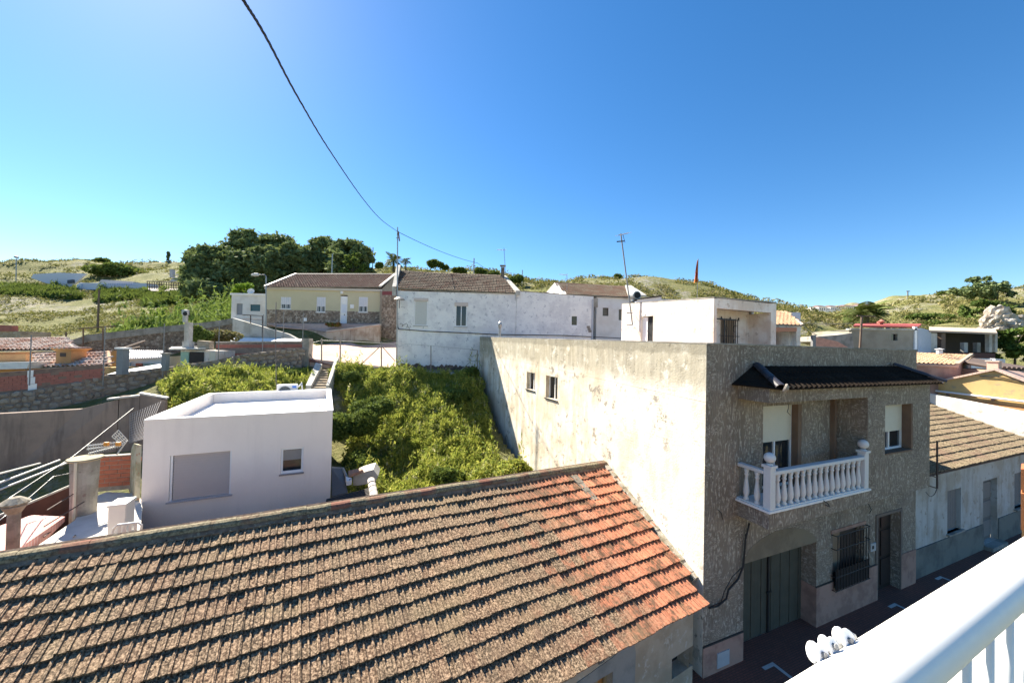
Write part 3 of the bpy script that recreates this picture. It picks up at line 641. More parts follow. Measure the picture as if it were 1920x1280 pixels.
mb = MB(); mb.ubox(15.22, 15.5, V0-.03, V0, 1.6, 1.85); mb.build('letter_box', simple('pale_grey_box', (.45, .45, .44)), bb)
mb = MB(); mb.ubox(15.28, 15.36, V0-.04, V0-.03, 1.68, 1.78); mb.build('doorbell', BLACKMETAL, bb)
# street door
mb = MB(); mb.ubox(15.66, 17.04, V0+.24, V0+.28, 0, 2.59); sd = mb.build('street_door', simple('near_black_door', (.02, .017, .015), .5), bb)
for u in (15.72, 16.40):
    for z0, z1 in ((.15, 1.0), (1.1, 1.95), (2.05, 2.5)): mb = MB(); mb.ubox(u, u+.58, V0+.215, V0+.24, z0, z1); mb.build('panel', simple('black_brown_panel', (.028, .022, .02), .45), sd)
mb = MB(); mb.ubox(15.53, 15.65, V0-.025, V0, 0, 2.7); mb.ubox(17.05, 17.15, V0-.025, V0, 0, 2.7); mb.ubox(15.65, 17.05, V0-.025, V0, 2.61, 2.7); mb.build('door_surround', plaster('brown_surround', (.20, .16, .13), (.16, .13, .11)), sd)
# bay
BU0, BU1, BV = 13.27, 16.85, 5.76
mb = MB(); wall(mb, UV(BU0, BV), D1, -D2, BU1-BU0, 3.7, 7.06, 7.06, .3, [(14.19-BU0, 15.79-BU0, 4.98, 6.37)], .28)
mb.ubox(BU0, BU0+.2, BV+.3, V0, 3.7, 7.06); mb.ubox(BU1-.2, BU1, BV+.3, V0, 3.7, 7.06); mb.ubox(BU0+.2, BU1-.2, BV+.3, V0, 3.7, 3.85); mb.build('bay', STUCCO, bb)
RECM = plaster('brown_reveal', (.22, .145, .10), (.18, .12, .085), 1)
mb = MB(); mb.ubox(15.70, 15.788, BV+.004, BV+.27, 5.0, 6.36); mb.ubox(14.2, 15.69, BV-.03, BV+.27, 4.95, 4.99); mb.build('reveal', RECM, bb)
def roller(parent, u0, u1, v, z0, z1, zb, mat, dirn=None, nm='window'):
    """glass, frame and a roller shutter lowered to zb"""
    mb = MB(); mb.ubox(u0, u1, v+.06, v+.08, z0, z1); w_ = mb.build(nm, GLASS, parent)
    mb = MB(); mb.ubox(u0, u0+.05, v+.02, v+.06, z0, z1); mb.ubox(u1-.05, u1, v+.02, v+.06, z0, z1); mb.ubox((u0+u1)/2-.03, (u0+u1)/2+.03, v+.02, v+.06, z0, z1); mb.ubox(u0+.05, u1-.05, v+.025, v+.06, z0, z0+.06); mb.build('frame', ALU, w_)
    n = int((z1-zb)/.055)
    for i in range(n): mb = MB(); z = z1-(i+1)*.055; mb.hexa([UV(u0+.04, v, z), UV(u1-.04, v, z), UV(u1-.04, v+.02, z), UV(u0+.04, v+.02, z)], [UV(u0+.04, v+.012, z+.05), UV(u1-.04, v+.012, z+.05), UV(u1-.04, v+.02, z+.05), UV(u0+.04, v+.02, z+.05)]); mb.build('shutter_slat', mat, w_)
    return w_
roller(bb, 14.2, 15.69, BV+.2, 4.99, 6.36, 5.48, SHUTCREAM)
roller(bb, 10.02, 11.5, V0+.16, 4.13, 6.38, 5.35, SHUTCREAM, nm='balcony_door')
mb = MB(); mb.ubox(11.5, 11.648, V0+.004, V0+.24, 4.13, 6.39); mb.build('reveal', RECM, bb)
mb = MB(); mb.ubox(13.0, 13.1, V0-.12, V0, 4.13, 6.9); mb.build('pilaster', RECM, bb)
# balcony slab, beam, brackets
mb = MB(); mb.ubox(9.02, BU0, 5.72, V0, 3.7, 4.08); mb.build('balcony_slab', STUCCO, bb)
mb = MB(); mb.ubox(8.97, BU0, 5.67, V0, 4.08, 4.13); mb.build('slab_edge', WHITE, bb)
mb = MB(); mb.ubox(9.02, BU0, 5.74, 5.98, 6.64, 7.02); mb.ubox(9.02, 9.26, 5.98, V0, 6.64, 7.02); mb.ubox(9.26, BU0, 5.98, V0, 6.98, 7.02); mb.build('beam', STUCCO, bb)
# tiled canopy, black with soot
CANM = tilemat('sooty_black_tile', (.022, .015, .010), (.028, .020, .014), D1, D2, .2, .33, lamt=(.5, .7), dark=(.008, .008, .008))
ct = pan_tiles('canopy_tile', CANM)
sC = nrm(UV(0, 1.0, .48)); nC = nrm(np.cross(D1, sC))
nC = nC if nC[2] > 0 else -nC; OC = UV(9.0, 5.50, 6.98)
lay_roof(bb, ct, OC, D1, sC, nC, 7.9, 1.1, .2, .345, 300, lambda P, c, r: (P@D1 > 8.95+.62*(P@D2-5.5)) and (P@D1 < 16.95-.45*(P@D2-5.5)), .002, name='canopy_tile', stuffname='canopy_tiles')
hp = [UV(9.0, 5.5, 7.02), UV(8.78, V0, 7.03), UV(9.62, V0, 7.49)]
mb = MB(); mb.slab([UV(9.0, 5.5, 6.97), UV(16.95, 5.5, 6.97), UV(16.5, V0, 7.45), UV(9.62, V0, 7.45)], ZZ*.02); mb.slab([UV(9.0, 5.5, 6.98), UV(9.62, V0, 7.47), UV(8.78, V0, 6.99)], ZZ*.03); mb.build('canopy_bed', CANM, bb)
v_, f_ = half_pipe(.42, .11); rh = bpy.data.meshes.new('hip_tile'); rh.from_pydata(v_, [], f_); rh.materials.append(simple('blackened_hip_tile', (.03, .028, .035), .5, var=.4))
a = UV(9.0, 5.47, 7.03); b = UV(9.66, V0, 7.53); e_ = nrm(b-a)
for i in range(3):
    k = nrm(np.cross(e_, ZZ)); put(rh, 'hip_tile', bb, mat4(a+(b-a)*i*.31, nrm(e_), nrm(np.cross(np.cross(k, e_), e_))*-1, nrm(np.cross(k, e_))))
a = UV(16.98, 5.47, 7.03); b = UV(16.3, V0, 7.55); e_ = nrm(b-a)
for i in range(3):
    k = nrm(np.cross(e_, ZZ)); put(rh, 'hip_tile', bb, mat4(a+(b-a)*i*.31, nrm(e_), nrm(np.cross(np.cross(k, e_), e_))*-1, nrm(np.cross(k, e_))))
mb = MB(); mb.lathe(UV(9.02, 5.42, 7.04), [(.10, 0), (.11, .03), (.06, .08), (.0, .1)], 10, ax=e_*-1); mb.build('mortar_plug', MORTAR, bb)
# balustrade
BALM = simple('white_cast_stone', (.66, .65, .64), .6, var=.08, scale=14)
bl = thing('balustrade', 'white cast balustrade of turned balusters with ball finials on the stucco balcony', 'balustrade', UV(9.07, 5.76, 4.13))
prof = [(.055, 0), (.055, .05), (.036, .07), (.045, .10), (.060, .15), (.062, .22), (.048, .34), (.034, .46), (.030, .54), (.045, .56), (.045, .585), (.033, .60), (.050, .66), (.055, .70)]
bm_ = MB(); bm_.lathe((0, 0, 0), [(r*1.1, h*1.1) for r, h in prof], 12); bal0 = bm_.build('baluster', BALM, None, smooth=True); bmesh_ = bal0.data; bpy.data.objects.remove(bal0)
for i in range(15): put(bmesh_, 'baluster', bl, Matrix.Translation(Vector(UV(9.42+i*.245, 5.78, 4.16))))
for v in (6.05, 6.32): put(bmesh_, 'baluster', bl, Matrix.Translation(Vector(UV(9.09, v, 4.16))))
for u in (9.12, 13.10):
    mb = MB(); mb.ubox(u-.095, u+.095, 5.69, 5.87, 4.13, 5.12); mb.build('post', BALM, bl, bevel=.012)
    mb = MB(); mb.ubox(u-.12, u+.12, 5.665, 5.895, 5.12, 5.18); mb.build('post_cap', BALM, bl)
    mb = MB(); mb.lathe(UV(u, 5.78, 5.18), [(.07, 0), (.07, .02), (.035, .05)]+[(.125*math.sin(math.pi*t), .165-.125*math.cos(math.pi*t)) for t in np.linspace(.1, .97, 12)], 18); mb.build('ball_finial', BALM, bl, smooth=True)
mb = MB(); mb.ubox(9.21, 13.01, 5.70, 5.86, 4.94, 5.03); mb.ubox(9.02, 9.17, 5.87, V0, 4.94, 5.03); mb.build('handrail', BALM, bl, bevel=.012)
mb = MB(); mb.ubox(9.21, 13.01, 5.70, 5.86, 4.13, 4.17); mb.ubox(9.02, 9.17, 5.87, V0, 4.13, 4.17); mb.build('base_rail', BALM, bl)
# cables on the facade
def cable(name, pts, r, label, cat='cable', sag=0, n=20, group=None, mat=None):
    P = []
    for i in range(len(pts)-1):
        for k in range(n):
            t = k/n; q = np.array(pts[i])*(1-t)+np.array(pts[i+1])*t; q = q-ZZ*sag*4*t*(1-t); P.append(q)
    P.append(np.array(pts[-1])); mb = MB(); mb.tube(P, r, 6); o = mb.build(name, mat or CABLE, None, smooth=True); return tag(o, label, cat, group)
cable('facade_cable', [bpv(x, y, V0-.06) for x, y in [(1405, 980), (1398, 1010), (1394, 1060), (1384, 1085), (1366, 1105), (1362, 1122), (1345, 1136), (1330, 1139)]], .022, 'thick black cable bundle drooping from the balcony slab to the tiled eave', n=4)
cable('facade_cable', [bpv(x, y, V0-.09) for x, y in [(1398, 1000), (1392, 1062), (1372, 1082), (1358, 1108), (1352, 1128), (1328, 1139)]], .009, 'thin loose cable beside the thick black bundle under the balcony', n=4)
cable('hook_cable', [bpv(x, y, V0-.03) for x, y in [(1346, 955), (1353, 962), (1355, 974)]], .008, 'short stub of bent cable sticking out of the stucco left of the balcony', n=3)
cable('hook_cable', [bpv(x, y, 5.66) for x, y in [(1544, 938), (1553, 944), (1556, 950), (1548, 946)]], .01, 'dark bent hook on the front edge of the balcony slab', n=3)
cable('lamp_wire', [bpv(x, y, 5.9) for x, y in [(1479, 757), (1478, 766), (1476, 772), (1482, 778)]], .007, 'bare wire with bulb holder hanging from the balcony beam', n=3)
cable('hook_cable', [bpv(x, y, V0-.05) for x, y in [(1626, 938), (1630, 948), (1634, 955), (1630, 962)]], .01, 'bent cable end hanging under the slab above the grilled window', n=3)

# ================================================================= ROOFTOP ROOM
ru0, ru1, rv0, rv1 = 11.95, 15.44, 9.6, 14.66
rt = thing('rooftop_room', 'white washed room on the roof terrace with a grilled window in its porch', 'building', UV(ru0, rv0, 7.3))
mb = MB()
wall(mb, UV(ru0, rv1), -D2, -D1, rv1-rv0, 7.3, 10.02, 9.74, .15, [(rv1-13.34, rv1-12.58, 7.31, 9.32)], .15)
mb.ubox(ru0+.15, ru1, rv0, rv0+.15, 9.40, 9.76)
mb.ubox(ru1-.32, ru1, rv0, rv0+.9, 7.3, 9.40); mb.ubox(ru1-.15, ru1-.002, rv0+.9, rv1, 7.3, 9.78); mb.ubox(ru0+.15, ru1-.15, rv1-.15, rv1, 7.3, 9.8)
wall(mb, UV(ru0+.15, rv0+.9), D1, -D2, ru1-.47-ru0, 7.3, 9.6, 9.6, .12, [(1.35, 2.25, 7.9, 9.12)], .12)
mb.build('wall', WALLWS, rt)
mb = MB(); mb.slab([UV(ru0, rv0-.01, 9.76), UV(ru1+.02, rv0-.01, 9.80), UV(ru1+.02, rv1, 9.95), UV(ru0, rv1, 10.02)], ZZ*.04); mb.ubox(ru0+.15, ru1-.15, rv0+.15, rv1-.15, 9.5, 9.6); mb.build('roof', CONC, rt)
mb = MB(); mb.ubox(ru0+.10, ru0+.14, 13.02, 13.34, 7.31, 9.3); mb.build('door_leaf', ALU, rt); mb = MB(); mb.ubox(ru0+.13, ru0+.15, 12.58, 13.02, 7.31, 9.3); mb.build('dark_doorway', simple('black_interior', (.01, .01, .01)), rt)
mb = MB(); mb.tube([UV(ru0-.04, 13.25, 9.32), UV(ru0-.04, 13.12, 9.5), UV(ru0-.04, 13.0, 9.32)], .01, 5); mb.build('wire_hook', GALV, rt)
mb = MB(); mb.ubox(ru0+1.5, ru0+2.4, rv0+1.0, rv0+1.02, 7.9, 9.12); rw = mb.build('window', simple('brown_blind', (.25, .19, .13), .7), rt)
for i in range(8): mb = MB(); u = ru0+1.5+i*.128; mb.tube([UV(u, rv0+.82, 7.75), UV(u, rv0+.82, 9.15)], .014, 6); mb.build('bar', BLACKMETAL, rw)
mb = MB()
for z in (7.95, 8.45, 9.1): mb.tube([UV(ru0+1.42, rv0+.82, z), UV(ru0+2.5, rv0+.82, z)], .014, 6)
for u in (ru0+1.45, ru0+1.95, ru0+2.45): mb.lathe(UV(u, rv0+.82, 9.12), [(.01, 0), (.035, .05), (.0, .12)], 6)
for u in (ru0+1.72, ru0+2.2):
    for z in (8.2, 8.75): mb.tube([UV(u+.05*math.cos(t), rv0+.81, z+.14*math.sin(t)) for t in np.linspace(0, 6.28, 12)], .008, 4)
mb.build('grille_frame', BLACKMETAL, rw)
mb = MB(); mb.ubox(ru0+.16, ru0+1.25, rv0+.10, rv0+.14, 9.0, 9.05); mb.ubox(ru0+.68, ru0+.73, rv0+.10, rv0+.14, 7.3, 9.0); mb.build('tee_post', BLACKMETAL, rt)
# ================================================================= WHITE FLAT-ROOFED HOUSE
A_ = bp(270, 787, 10.4); B_ = bp(624, 770, 12.5); Cc = bp(620, 731, 18.4); Dd = bp(393, 738, 15.9)
ZT = 5.56
def fl(p, z): return A(p[0], p[1], z)
wh = thing('white_house', 'small modern white cube house with a flat roof, closed roller shutter and rooftop cooling unit', 'house', fl(A_, 0))
eF = nrm(fl(B_-A_, 0)); nFr = A(eF[1], -eF[0], 0); WF = float(np.linalg.norm(fl(B_-A_, 0)))
def hpx(px, py): P = bpl(px, py, fl(A_, 0), nFr); return float((P-A_)@eF), float(P[2])
a0, z1 = hpx(319, 852); a1, z0 = hpx(432, 930); b0, y1 = hpx(527, 841); b1, y0 = hpx(568, 884)
z1 = max(hpx(319, 853)[1], hpx(432, 848)[1])-.02; z0 = (hpx(319, 938)[1]+hpx(432, 928)[1])/2
mb = MB(); wall(mb, fl(A_, 0), eF, nFr, WF, 0, ZT, ZT, .18, [(a0, a1, z0, z1), (b0, b1, y0, y1)], [.12, .12])
def side(p, q, z0_, z1_, t=.18):
    e = nrm(fl(q-p, 0)); n = A(e[1], -e[0], 0); mb.slab([fl(p, z0_), fl(q, z0_), fl(q, z1_), fl(p, z1_)], -n*t)
eS = nrm(fl(Cc-B_, 0)); side(fl(B_, 0)-nFr*.18+eS*0.0, Cc, 0, ZT); side(Cc-eS*.18, Dd, 0, ZT); eL = nrm(fl(Dd-A_, 0)); side(Dd-eL*.18, fl(A_, 0)-nFr*.18, 0, ZT)
mb.build('wall', WALLS, wh)
ins = lambda p: fl(p, 0)+(fl((A_+B_+Cc+Dd)/4, 0)-fl(p, 0))*.03
mb = MB(); mb.slab([ins(p)+ZZ*(ZT-.50) for p in (A_, B_, Cc, Dd)], ZZ*.12); mb.build('roof', ROOFWH, wh)
mb = MB()
for p, q in ((A_, B_), (B_, Cc), (Cc, Dd), (Dd, A_)):
    e = nrm(fl(q-p, 0)); n = A(e[1], -e[0], 0); p2 = fl(p, ZT)+n*.015; q2 = fl(q, ZT)+n*.015; mb.slab([p2, q2-e*.21, q2-n*.21-e*.21, p2-n*.21], ZZ*.025)
mb.build('parapet_cap', ROOFWH, wh)
def hp_(a, z, d=0): return fl(A_, 0)+eF*a+nFr*d+ZZ*z
mb = MB(); mb.box(hp_(a0+.02, z0, -.10), eF*(a1-a0-.04), -nFr*.02, ZZ*(z1-z0)); rs = mb.build('large_window', simple('shutter_gap_shade', (.25, .2, .17)), wh)  # backing coloured dark to stand for the shade between slats
n_ = int((z1-z0)/.075)
for i in range(n_):
    z = z0+.02+i*.075; mb = MB(); mb.hexa([hp_(a0+.07, z, -.045), hp_(a1-.05, z, -.045), hp_(a1-.05, z, -.10), hp_(a0+.07, z, -.10)], [hp_(a0+.07, z+.060, -.09), hp_(a1-.05, z+.060, -.09), hp_(a1-.05, z+.060, -.10), hp_(a0+.07, z+.060, -.10)]); mb.build('shutter_slat', SHUTPINK, rs)
mb = MB(); mb.box(hp_(a0+.005, z0, -.04), eF*.05, -nFr*.05, ZZ*(z1-z0-.003)); mb.box(hp_(a1-.045, z0, -.04), eF*.04, -nFr*.05, ZZ*(z1-z0-.003)); mb.build('guide_rail', ALU, rs)
mb = MB(); mb.box(hp_(a0-.05, z0-.045, .05), eF*(a1-a0+.1), -nFr*.16, ZZ*.04); mb.build('sill', simple('lilac_grey_sill', (.42, .40, .42), .6), rs)
mb = MB(); mb.box(hp_(b0+.03, y0+.02, -.09), eF*(b1-b0-.06), -nFr*.02, ZZ*(y1-y0-.03)); sw = mb.build('small_window', GLASS, wh)
mb = MB(); t = .055
mb.box(hp_(b0+.003, y0+.003, -.04), eF*t, -nFr*.05, ZZ*(y1-y0-.006)); mb.box(hp_(b1-t-.003, y0+.003, -.04), eF*t, -nFr*.05, ZZ*(y1-y0-.006)); mb.box(hp_(b0+t, y0+.003, -.04), eF*(b1-b0-2*t), -nFr*.05, ZZ*.07); mb.box(hp_(b0+t, y1-t-.003, -.04), eF*(b1-b0-2*t), -nFr*.05, ZZ*t); mb.build('frame', ALU, sw)
mb = MB(); mb.box(hp_(b0+.05, y0+.5*(y1-y0), -.085), eF*(b1-b0-.1), -nFr*.004, ZZ*.4*(y1-y0)); mb.build('blind', simple('grey_blind', (.28, .26, .24), .8), sw)
mb = MB(); mb.box(hp_(b0-.03, y0-.045, .05), eF*(b1-b0+.06), -nFr*.14, ZZ*.04); mb.build('sill', simple('dark_sill', (.24, .22, .22), .6), sw)
mb = MB(); q = bpz(596, 761, ZT-.38); mb.tube([q, q+ZZ*.0+A(.10, .0, .03)], .03, 8); mb.lathe(fl(bpz(606, 741, ZT-.36), ZT-.38), [(.05, 0), (.05, .12), (.03, .14)], 8); mb.build('roof_drain', BLACKMETAL, wh)
# cooling unit
P = bpz(519, 748, ZT-.38); q = bpz(556, 746, ZT-.38); eA = nrm(fl(q-P, 0)); nA = A(eA[1], -eA[0], 0)
ac = thing('cooling_unit', 'white air conditioning unit with round fan and blue sticker on the white flat roof', 'air conditioner', P)
mb = MB(); mb.box(P+ZZ*.05, eA*.84, -nA*.32, ZZ*.60); mb.build('casing', simple('cream_white_metal', (.70, .69, .66), .45, var=.04), ac, bevel=.01)
mb = MB(); mb.lathe(P+eA*.30+ZZ*.34+nA*.0, [(.245, 0), (.245, .012), (.20, .02)], 24, ax=nA); fan = mb.build('fan_grille', simple('dark_fan', (.10, .11, .10), .6), ac)
mb = MB()
for r in (.08, .13, .18, .23): mb.tube([P+eA*(.30+r*math.cos(t_))+ZZ*(.34+r*math.sin(t_))+nA*.03 for t_ in np.linspace(0, 6.283, 21)], .005, 4)
for k in range(10): an = k*.628; mb.tube([P+eA*.30+ZZ*.34+nA*.03, P+eA*(.30+.235*math.cos(an))+ZZ*(.34+.235*math.sin(an))+nA*.03], .004, 4)
mb.build('grille_wire', simple('grey_wire', (.3, .31, .3)), fan); mb = MB(); mb.lathe(P+eA*.30+ZZ*.34+nA*.02, [(.035, 0), (.03, .03)], 10, ax=nA); mb.build('hub', WHITE, fan)
mb = MB(); mb.box(P+eA*.60+ZZ*.48+nA*.004, eA*.18, -nA*.004, ZZ*.11); mb.build('sticker', simple('blue_sticker', (.06, .2, .62), .4, var=.05), ac)
for k in (.08, .70): mb = MB(); mb.box(P+eA*k+nA*.03, eA*.06, -nA*.38, ZZ*.05); mb.build('foot', BLACKMETAL, ac)
mb = MB(); mb.tube([P+eA*.84-nA*.1+ZZ*.5, P+eA*.95-nA*.1+ZZ*.62, P+eA*1.0-nA*.1+ZZ*.72, P+eA*1.03-nA*.1+ZZ*.4, P+eA*1.12-nA*.08+ZZ*.1, P+eA*1.3+ZZ*.03], .03, 8); mb.build('hose', WHITE, ac, smooth=True)
# thin mast behind it
cable('antenna_mast', [bp(518, 738, 17.6), bp(517, 640, 17.6), bp(517.5, 566, 17.6)], .018, 'tall thin jointed mast rising behind the rooftop cooling unit', 'mast', n=3, mat=simple('dark_mast', (.10, .09, .085)))

# ================================================================= COURTYARD LEFT OF THE WHITE HOUSE
ZF = 3.3
fr = [bpz(*q, ZF) for q in [(258, 1050), (30, 1065), (62, 1028), (140, 975), (165, 935), (200, 922), (255, 924), (268, 940)]]
mb = MB(); mb.slab(fr, -ZZ*.25); tf = mb.build('terrace_floor', plaster('pale_cement_floor', (.66, .62, .55), (.56, .52, .46), 1.5, fine=30, bump=.15)); struct(tf)
cw_ = MB(); cw_.prism([p[:2] for p in fr], .3, ZF-.25); struct(cw_.build('terrace_base', plaster('dull_red_base', (.16, .07, .055), (.10, .05, .045), 1.5)))
# hollow brick wall
P0 = bpz(181, 928, ZF-.1); P1 = bpz(250, 922, ZF-.1); eB = nrm(fl(P1-P0, 0)); nB = A(eB[1], -eB[0], 0); LB = float(np.linalg.norm(fl(P1-P0, 0)))
zb1 = float(bpl(200, 856, P0, nB)[2])
bw = thing('brick_wall', 'bare orange hollow-brick wall on the terrace beside the white house', 'wall', fl(P0, ZF))
mb = MB(); mb.box(fl(P0, ZF), eB*LB, -nB*.12, ZZ*(zb1-ZF)); mb.build('mortar', MORTAR, bw)
nrow = 7; hr = (zb1-ZF-.12)/nrow
for r in range(nrow):
    x = -(.12 if r % 2 else 0)*1.0
    while x < LB-.04:
        wdt = .29*random.uniform(.9, 1.1); xa = max(x, 0); xb = min(x+wdt, LB)
        if xb-xa > .05:
            mb = MB(); z = ZF+.12+r*hr; pr = random.uniform(.008, .022); mb.box(fl(P0, z+.010)+eB*(xa+.008)+nB*pr, eB*(xb-xa-.016), -nB*.05, ZZ*(hr-.02)); mb.build('brick', BRICK, bw)
        x += wdt
mb = MB(); mb.box(fl(P0, zb1)-eB*.03+nB*.02, eB*(LB+.05), -nB*.16, ZZ*.03); mb.build('mortar_cap', MORTAR, bw)
# round tank on a pier
rp = thing('round_capped_pier', 'grey rendered pier with a round concrete lid and a pale pipe on its corner', 'pillar', fl(bpz(160, 958, ZF), ZF))
c = bp(160, 858, 9.7); zc = float(c[2])
mb = MB(); mb.lathe(fl(c, zc-.05), [(.0, 0), (.31, 0), (.34, .03), (.33, .06), (.05, .09), (0, .09)], 24); mb.build('lid', plaster('lichened_lid', (.40, .35, .24), (.30, .26, .18), 6), rp)
mb = MB(); mb.lathe(fl(c, 2.6), [(.24, 0), (.24, 1.0), (.27, zc-2.6-.06)], 22); mb.build('pier', plaster('pier_render', (.36, .34, .29), (.26, .24, .20), 2.5, bump=.6, c3=(.2, .15, .13)), rp)
mb = MB(); q = fl(c, 0)+nB*.33; mb.tube([q+ZZ*(ZF-.05), q+ZZ*(zc-.03)], .028, 8); mb.build('pipe', simple('cream_pipe', (.52, .48, .38), .5), rp)
# rubble fragment between brick wall and white house
rw_ = thing('broken_wall', 'ragged plastered rubble wall with exposed red brick against the white house corner', 'wall', fl(P1, ZF))
mb = MB(); f0 = P1; f1 = bpz(262, 940, ZF); pts = [fl(f0, ZF-.1), fl(f1, ZF-.1), bpl(266, 818, f0, nB), bpl(258, 824, f0, nB), bpl(250, 838, f0, nB), bpl(246, 858, f0, nB)]
nb_ = np.cross(fl(f1-f0, 0), ZZ); nb_ = nrm(nb_); mb.slab([pts[0], pts[1], fl(f1, float(pts[2][2])), fl(f0+(f1-f0)*.5, float(pts[3][2])), fl(f0+(f1-f0)*.2, float(pts[4][2])), fl(f0, float(pts[5][2]))], nrm(A(-.9, .3, 0))*.22)
mb.build('plaster_face', plaster('mouldy_plaster', (.50, .46, .34), (.32, .30, .19), 3, bump=.9, c3=(.38, .15, .09)), rw_)
for i in range(14):
    t_ = random.random(); z = random.uniform(ZF+.5, ZF+1.25); p = fl(f0+(f1-f0)*t_*.8, z); mb = MB(); e = nrm(fl(f1-f0, 0)); mb.box(p+nb_*.03, e*random.uniform(.1, .2), -nb_*.06, ZZ*.09); mb.build('brick', BRICK, rw_)
# plastic chair and pale box
pc = thing('plastic_chair', 'white plastic garden chair on the terrace against the white house', 'chair', bpz(252, 1000, ZF)); b_ = A(-7.55, 6.95, ZF); ex = A(.92, .39, 0); ey = A(-.39, .92, 0)
PW = simple('white_plastic', (.72, .70, .64), .4, var=.05)
mb = MB(); mb.box(b_+ZZ*.40, ex*.42, ey*.42, ZZ*.03); mb.build('seat', PW, pc)
for i, j in ((0, 0), (1, 0), (0, 1), (1, 1)): mb = MB(); mb.box(b_+ex*.38*i+ey*.38*j, ex*.04, ey*.04, ZZ*(.40 if not j else .40)); mb.build('leg', PW, pc)
mb = MB(); mb.tube([b_+ey*.42+ZZ*.42, b_+ey*.46+ZZ*.8, b_+ey*.46+ex*.06+ZZ*.86, b_+ey*.46+ex*.36+ZZ*.86, b_+ey*.46+ex*.42+ZZ*.8, b_+ey*.42+ex*.42+ZZ*.42], .022, 6); mb.build('back_frame', PW, pc)
for k in range(4): mb = MB(); mb.box(b_+ey*.44+ex*(.07+k*.08)+ZZ*.43, ex*.045, ey*.02, ZZ*.42); mb.build('back_slat', PW, pc)
mb = MB(); mb.tube([b_+ZZ*.40, b_+ZZ*.62, b_+ey*.44+ZZ*.62], .02, 6); mb.tube([b_+ex*.42+ZZ*.40, b_+ex*.42+ZZ*.62, b_+ey*.44+ex*.42+ZZ*.62], .02, 6); mb.build('armrest', PW, pc)
bx = thing('storage_box', 'white lidded box standing behind the plastic chair', 'box', bpz(262, 975, ZF)); b_ = A(-9.0, 8.45, ZF)
mb = MB(); mb.box(b_, ex*.3, ey*.4, ZZ*.72); mb.build('body', PW, bx, bevel=.01); mb = MB(); mb.box(b_-ex*.02-ey*.02+ZZ*.72, ex*.34, ey*.44, ZZ*.05); mb.build('lid', PW, bx)
# red sheet roof further left, dark yard
rs_ = thing('red_tiled_terrace', 'sloping terrace of small pale red tiles at the far left behind the ridge', 'roof', bpz(60, 1000, 3.0))
q = [bp(0, 1052, 7.2), bp(34, 1052, 7.7), bp(122, 968, 9.3), bp(60, 965, 9.2), bp(0, 985, 8.1), bp(-60, 1010, 7.2)]
REDT = N('pale_red_tiles', .6, .3); _b2 = REDT.t.nodes.new('ShaderNodeTexBrick'); REDT.L(REDT.map((1, 1, 1), (0, 0, .6)), _b2.inputs['Vector']); _b2.inputs['Scale'].default_value = 5; _b2.offset = 0
_b2.inputs['Color1'].default_value = (.62, .30, .26, 1); _b2.inputs['Color2'].default_value = (.58, .26, .22, 1); _b2.inputs['Mortar'].default_value = (.7, .5, .45, 1); _b2.inputs['Mortar Size'].default_value = .02; _b2.inputs['Brick Width'].default_value = .5
REDT.col(_b2.outputs['Color']); REDT = REDT.mat
mb = MB(); mb.slab(q, -ZZ*.12); mb.build('tile_surface', REDT, rs_)
mb = MB(); mb.prism([p[:2] for p in q], .3, 2.6); mb.build('base', CONC, rs_)
lw = thing('low_wall', 'low dull red yard wall with a pale worn coping left of the round pier', 'wall', bp(60, 960, 9.6))
p = bp(-40, 985, 8.6); r_ = bp(142, 908, 10.4); zl = [float(p[2]), float(r_[2])]
mb = MB(); mb.slab([fl(p, .3), fl(r_, .3), r_, p], nrm(A(-.4, .9, 0))*.18); mb.build('wall', plaster('dull_maroon_wall', (.13, .06, .05), (.08, .045, .04), 1.2), lw)
mb = MB(); mb.slab([p+ZZ*.0, r_+ZZ*.0, r_+ZZ*.05, p+ZZ*.05], nrm(A(-.4, .9, 0))*.2); mb.build('coping', CONCL, lw)
# foreground chimney pipe
cpz = thing('chimney_pipe', 'grey cement pipe chimney with a lichened conical cap at the left behind the ridge', 'chimney', fl(bp(27, 1030, 7.1), 2.5))
c = bp(27, 950, 7.1)
mb = MB(); mb.lathe(fl(c, 2.4), [(.085, 0), (.085, float(c[2])-2.4-.12), (.16, float(c[2])-2.4+.02), (.15, float(c[2])-2.4+.04)], 16); mb.build('pipe', plaster('cement_pipe', (.34, .27, .22), (.24, .19, .15), 6), cpz, smooth=False)
mb = MB(); mb.lathe(fl(c, float(c[2])+.08), [(.0, -.02), (.19, -.02), (.20, .01), (.08, .10), (0, .12)], 14); mb.build('cap', plaster('lichened_cap', (.34, .30, .24), (.14, .12, .09), 9), cpz)
mb = MB(); [mb.tube([fl(c, float(c[2])+.03)+A(math.cos(t_)*.13, math.sin(t_)*.13, 0), fl(c, float(c[2])+.08)+A(math.cos(t_)*.13, math.sin(t_)*.13, 0)], .015, 5) for t_ in (0, 2, 4)]; mb.build('cap_stud', CONC, cpz)
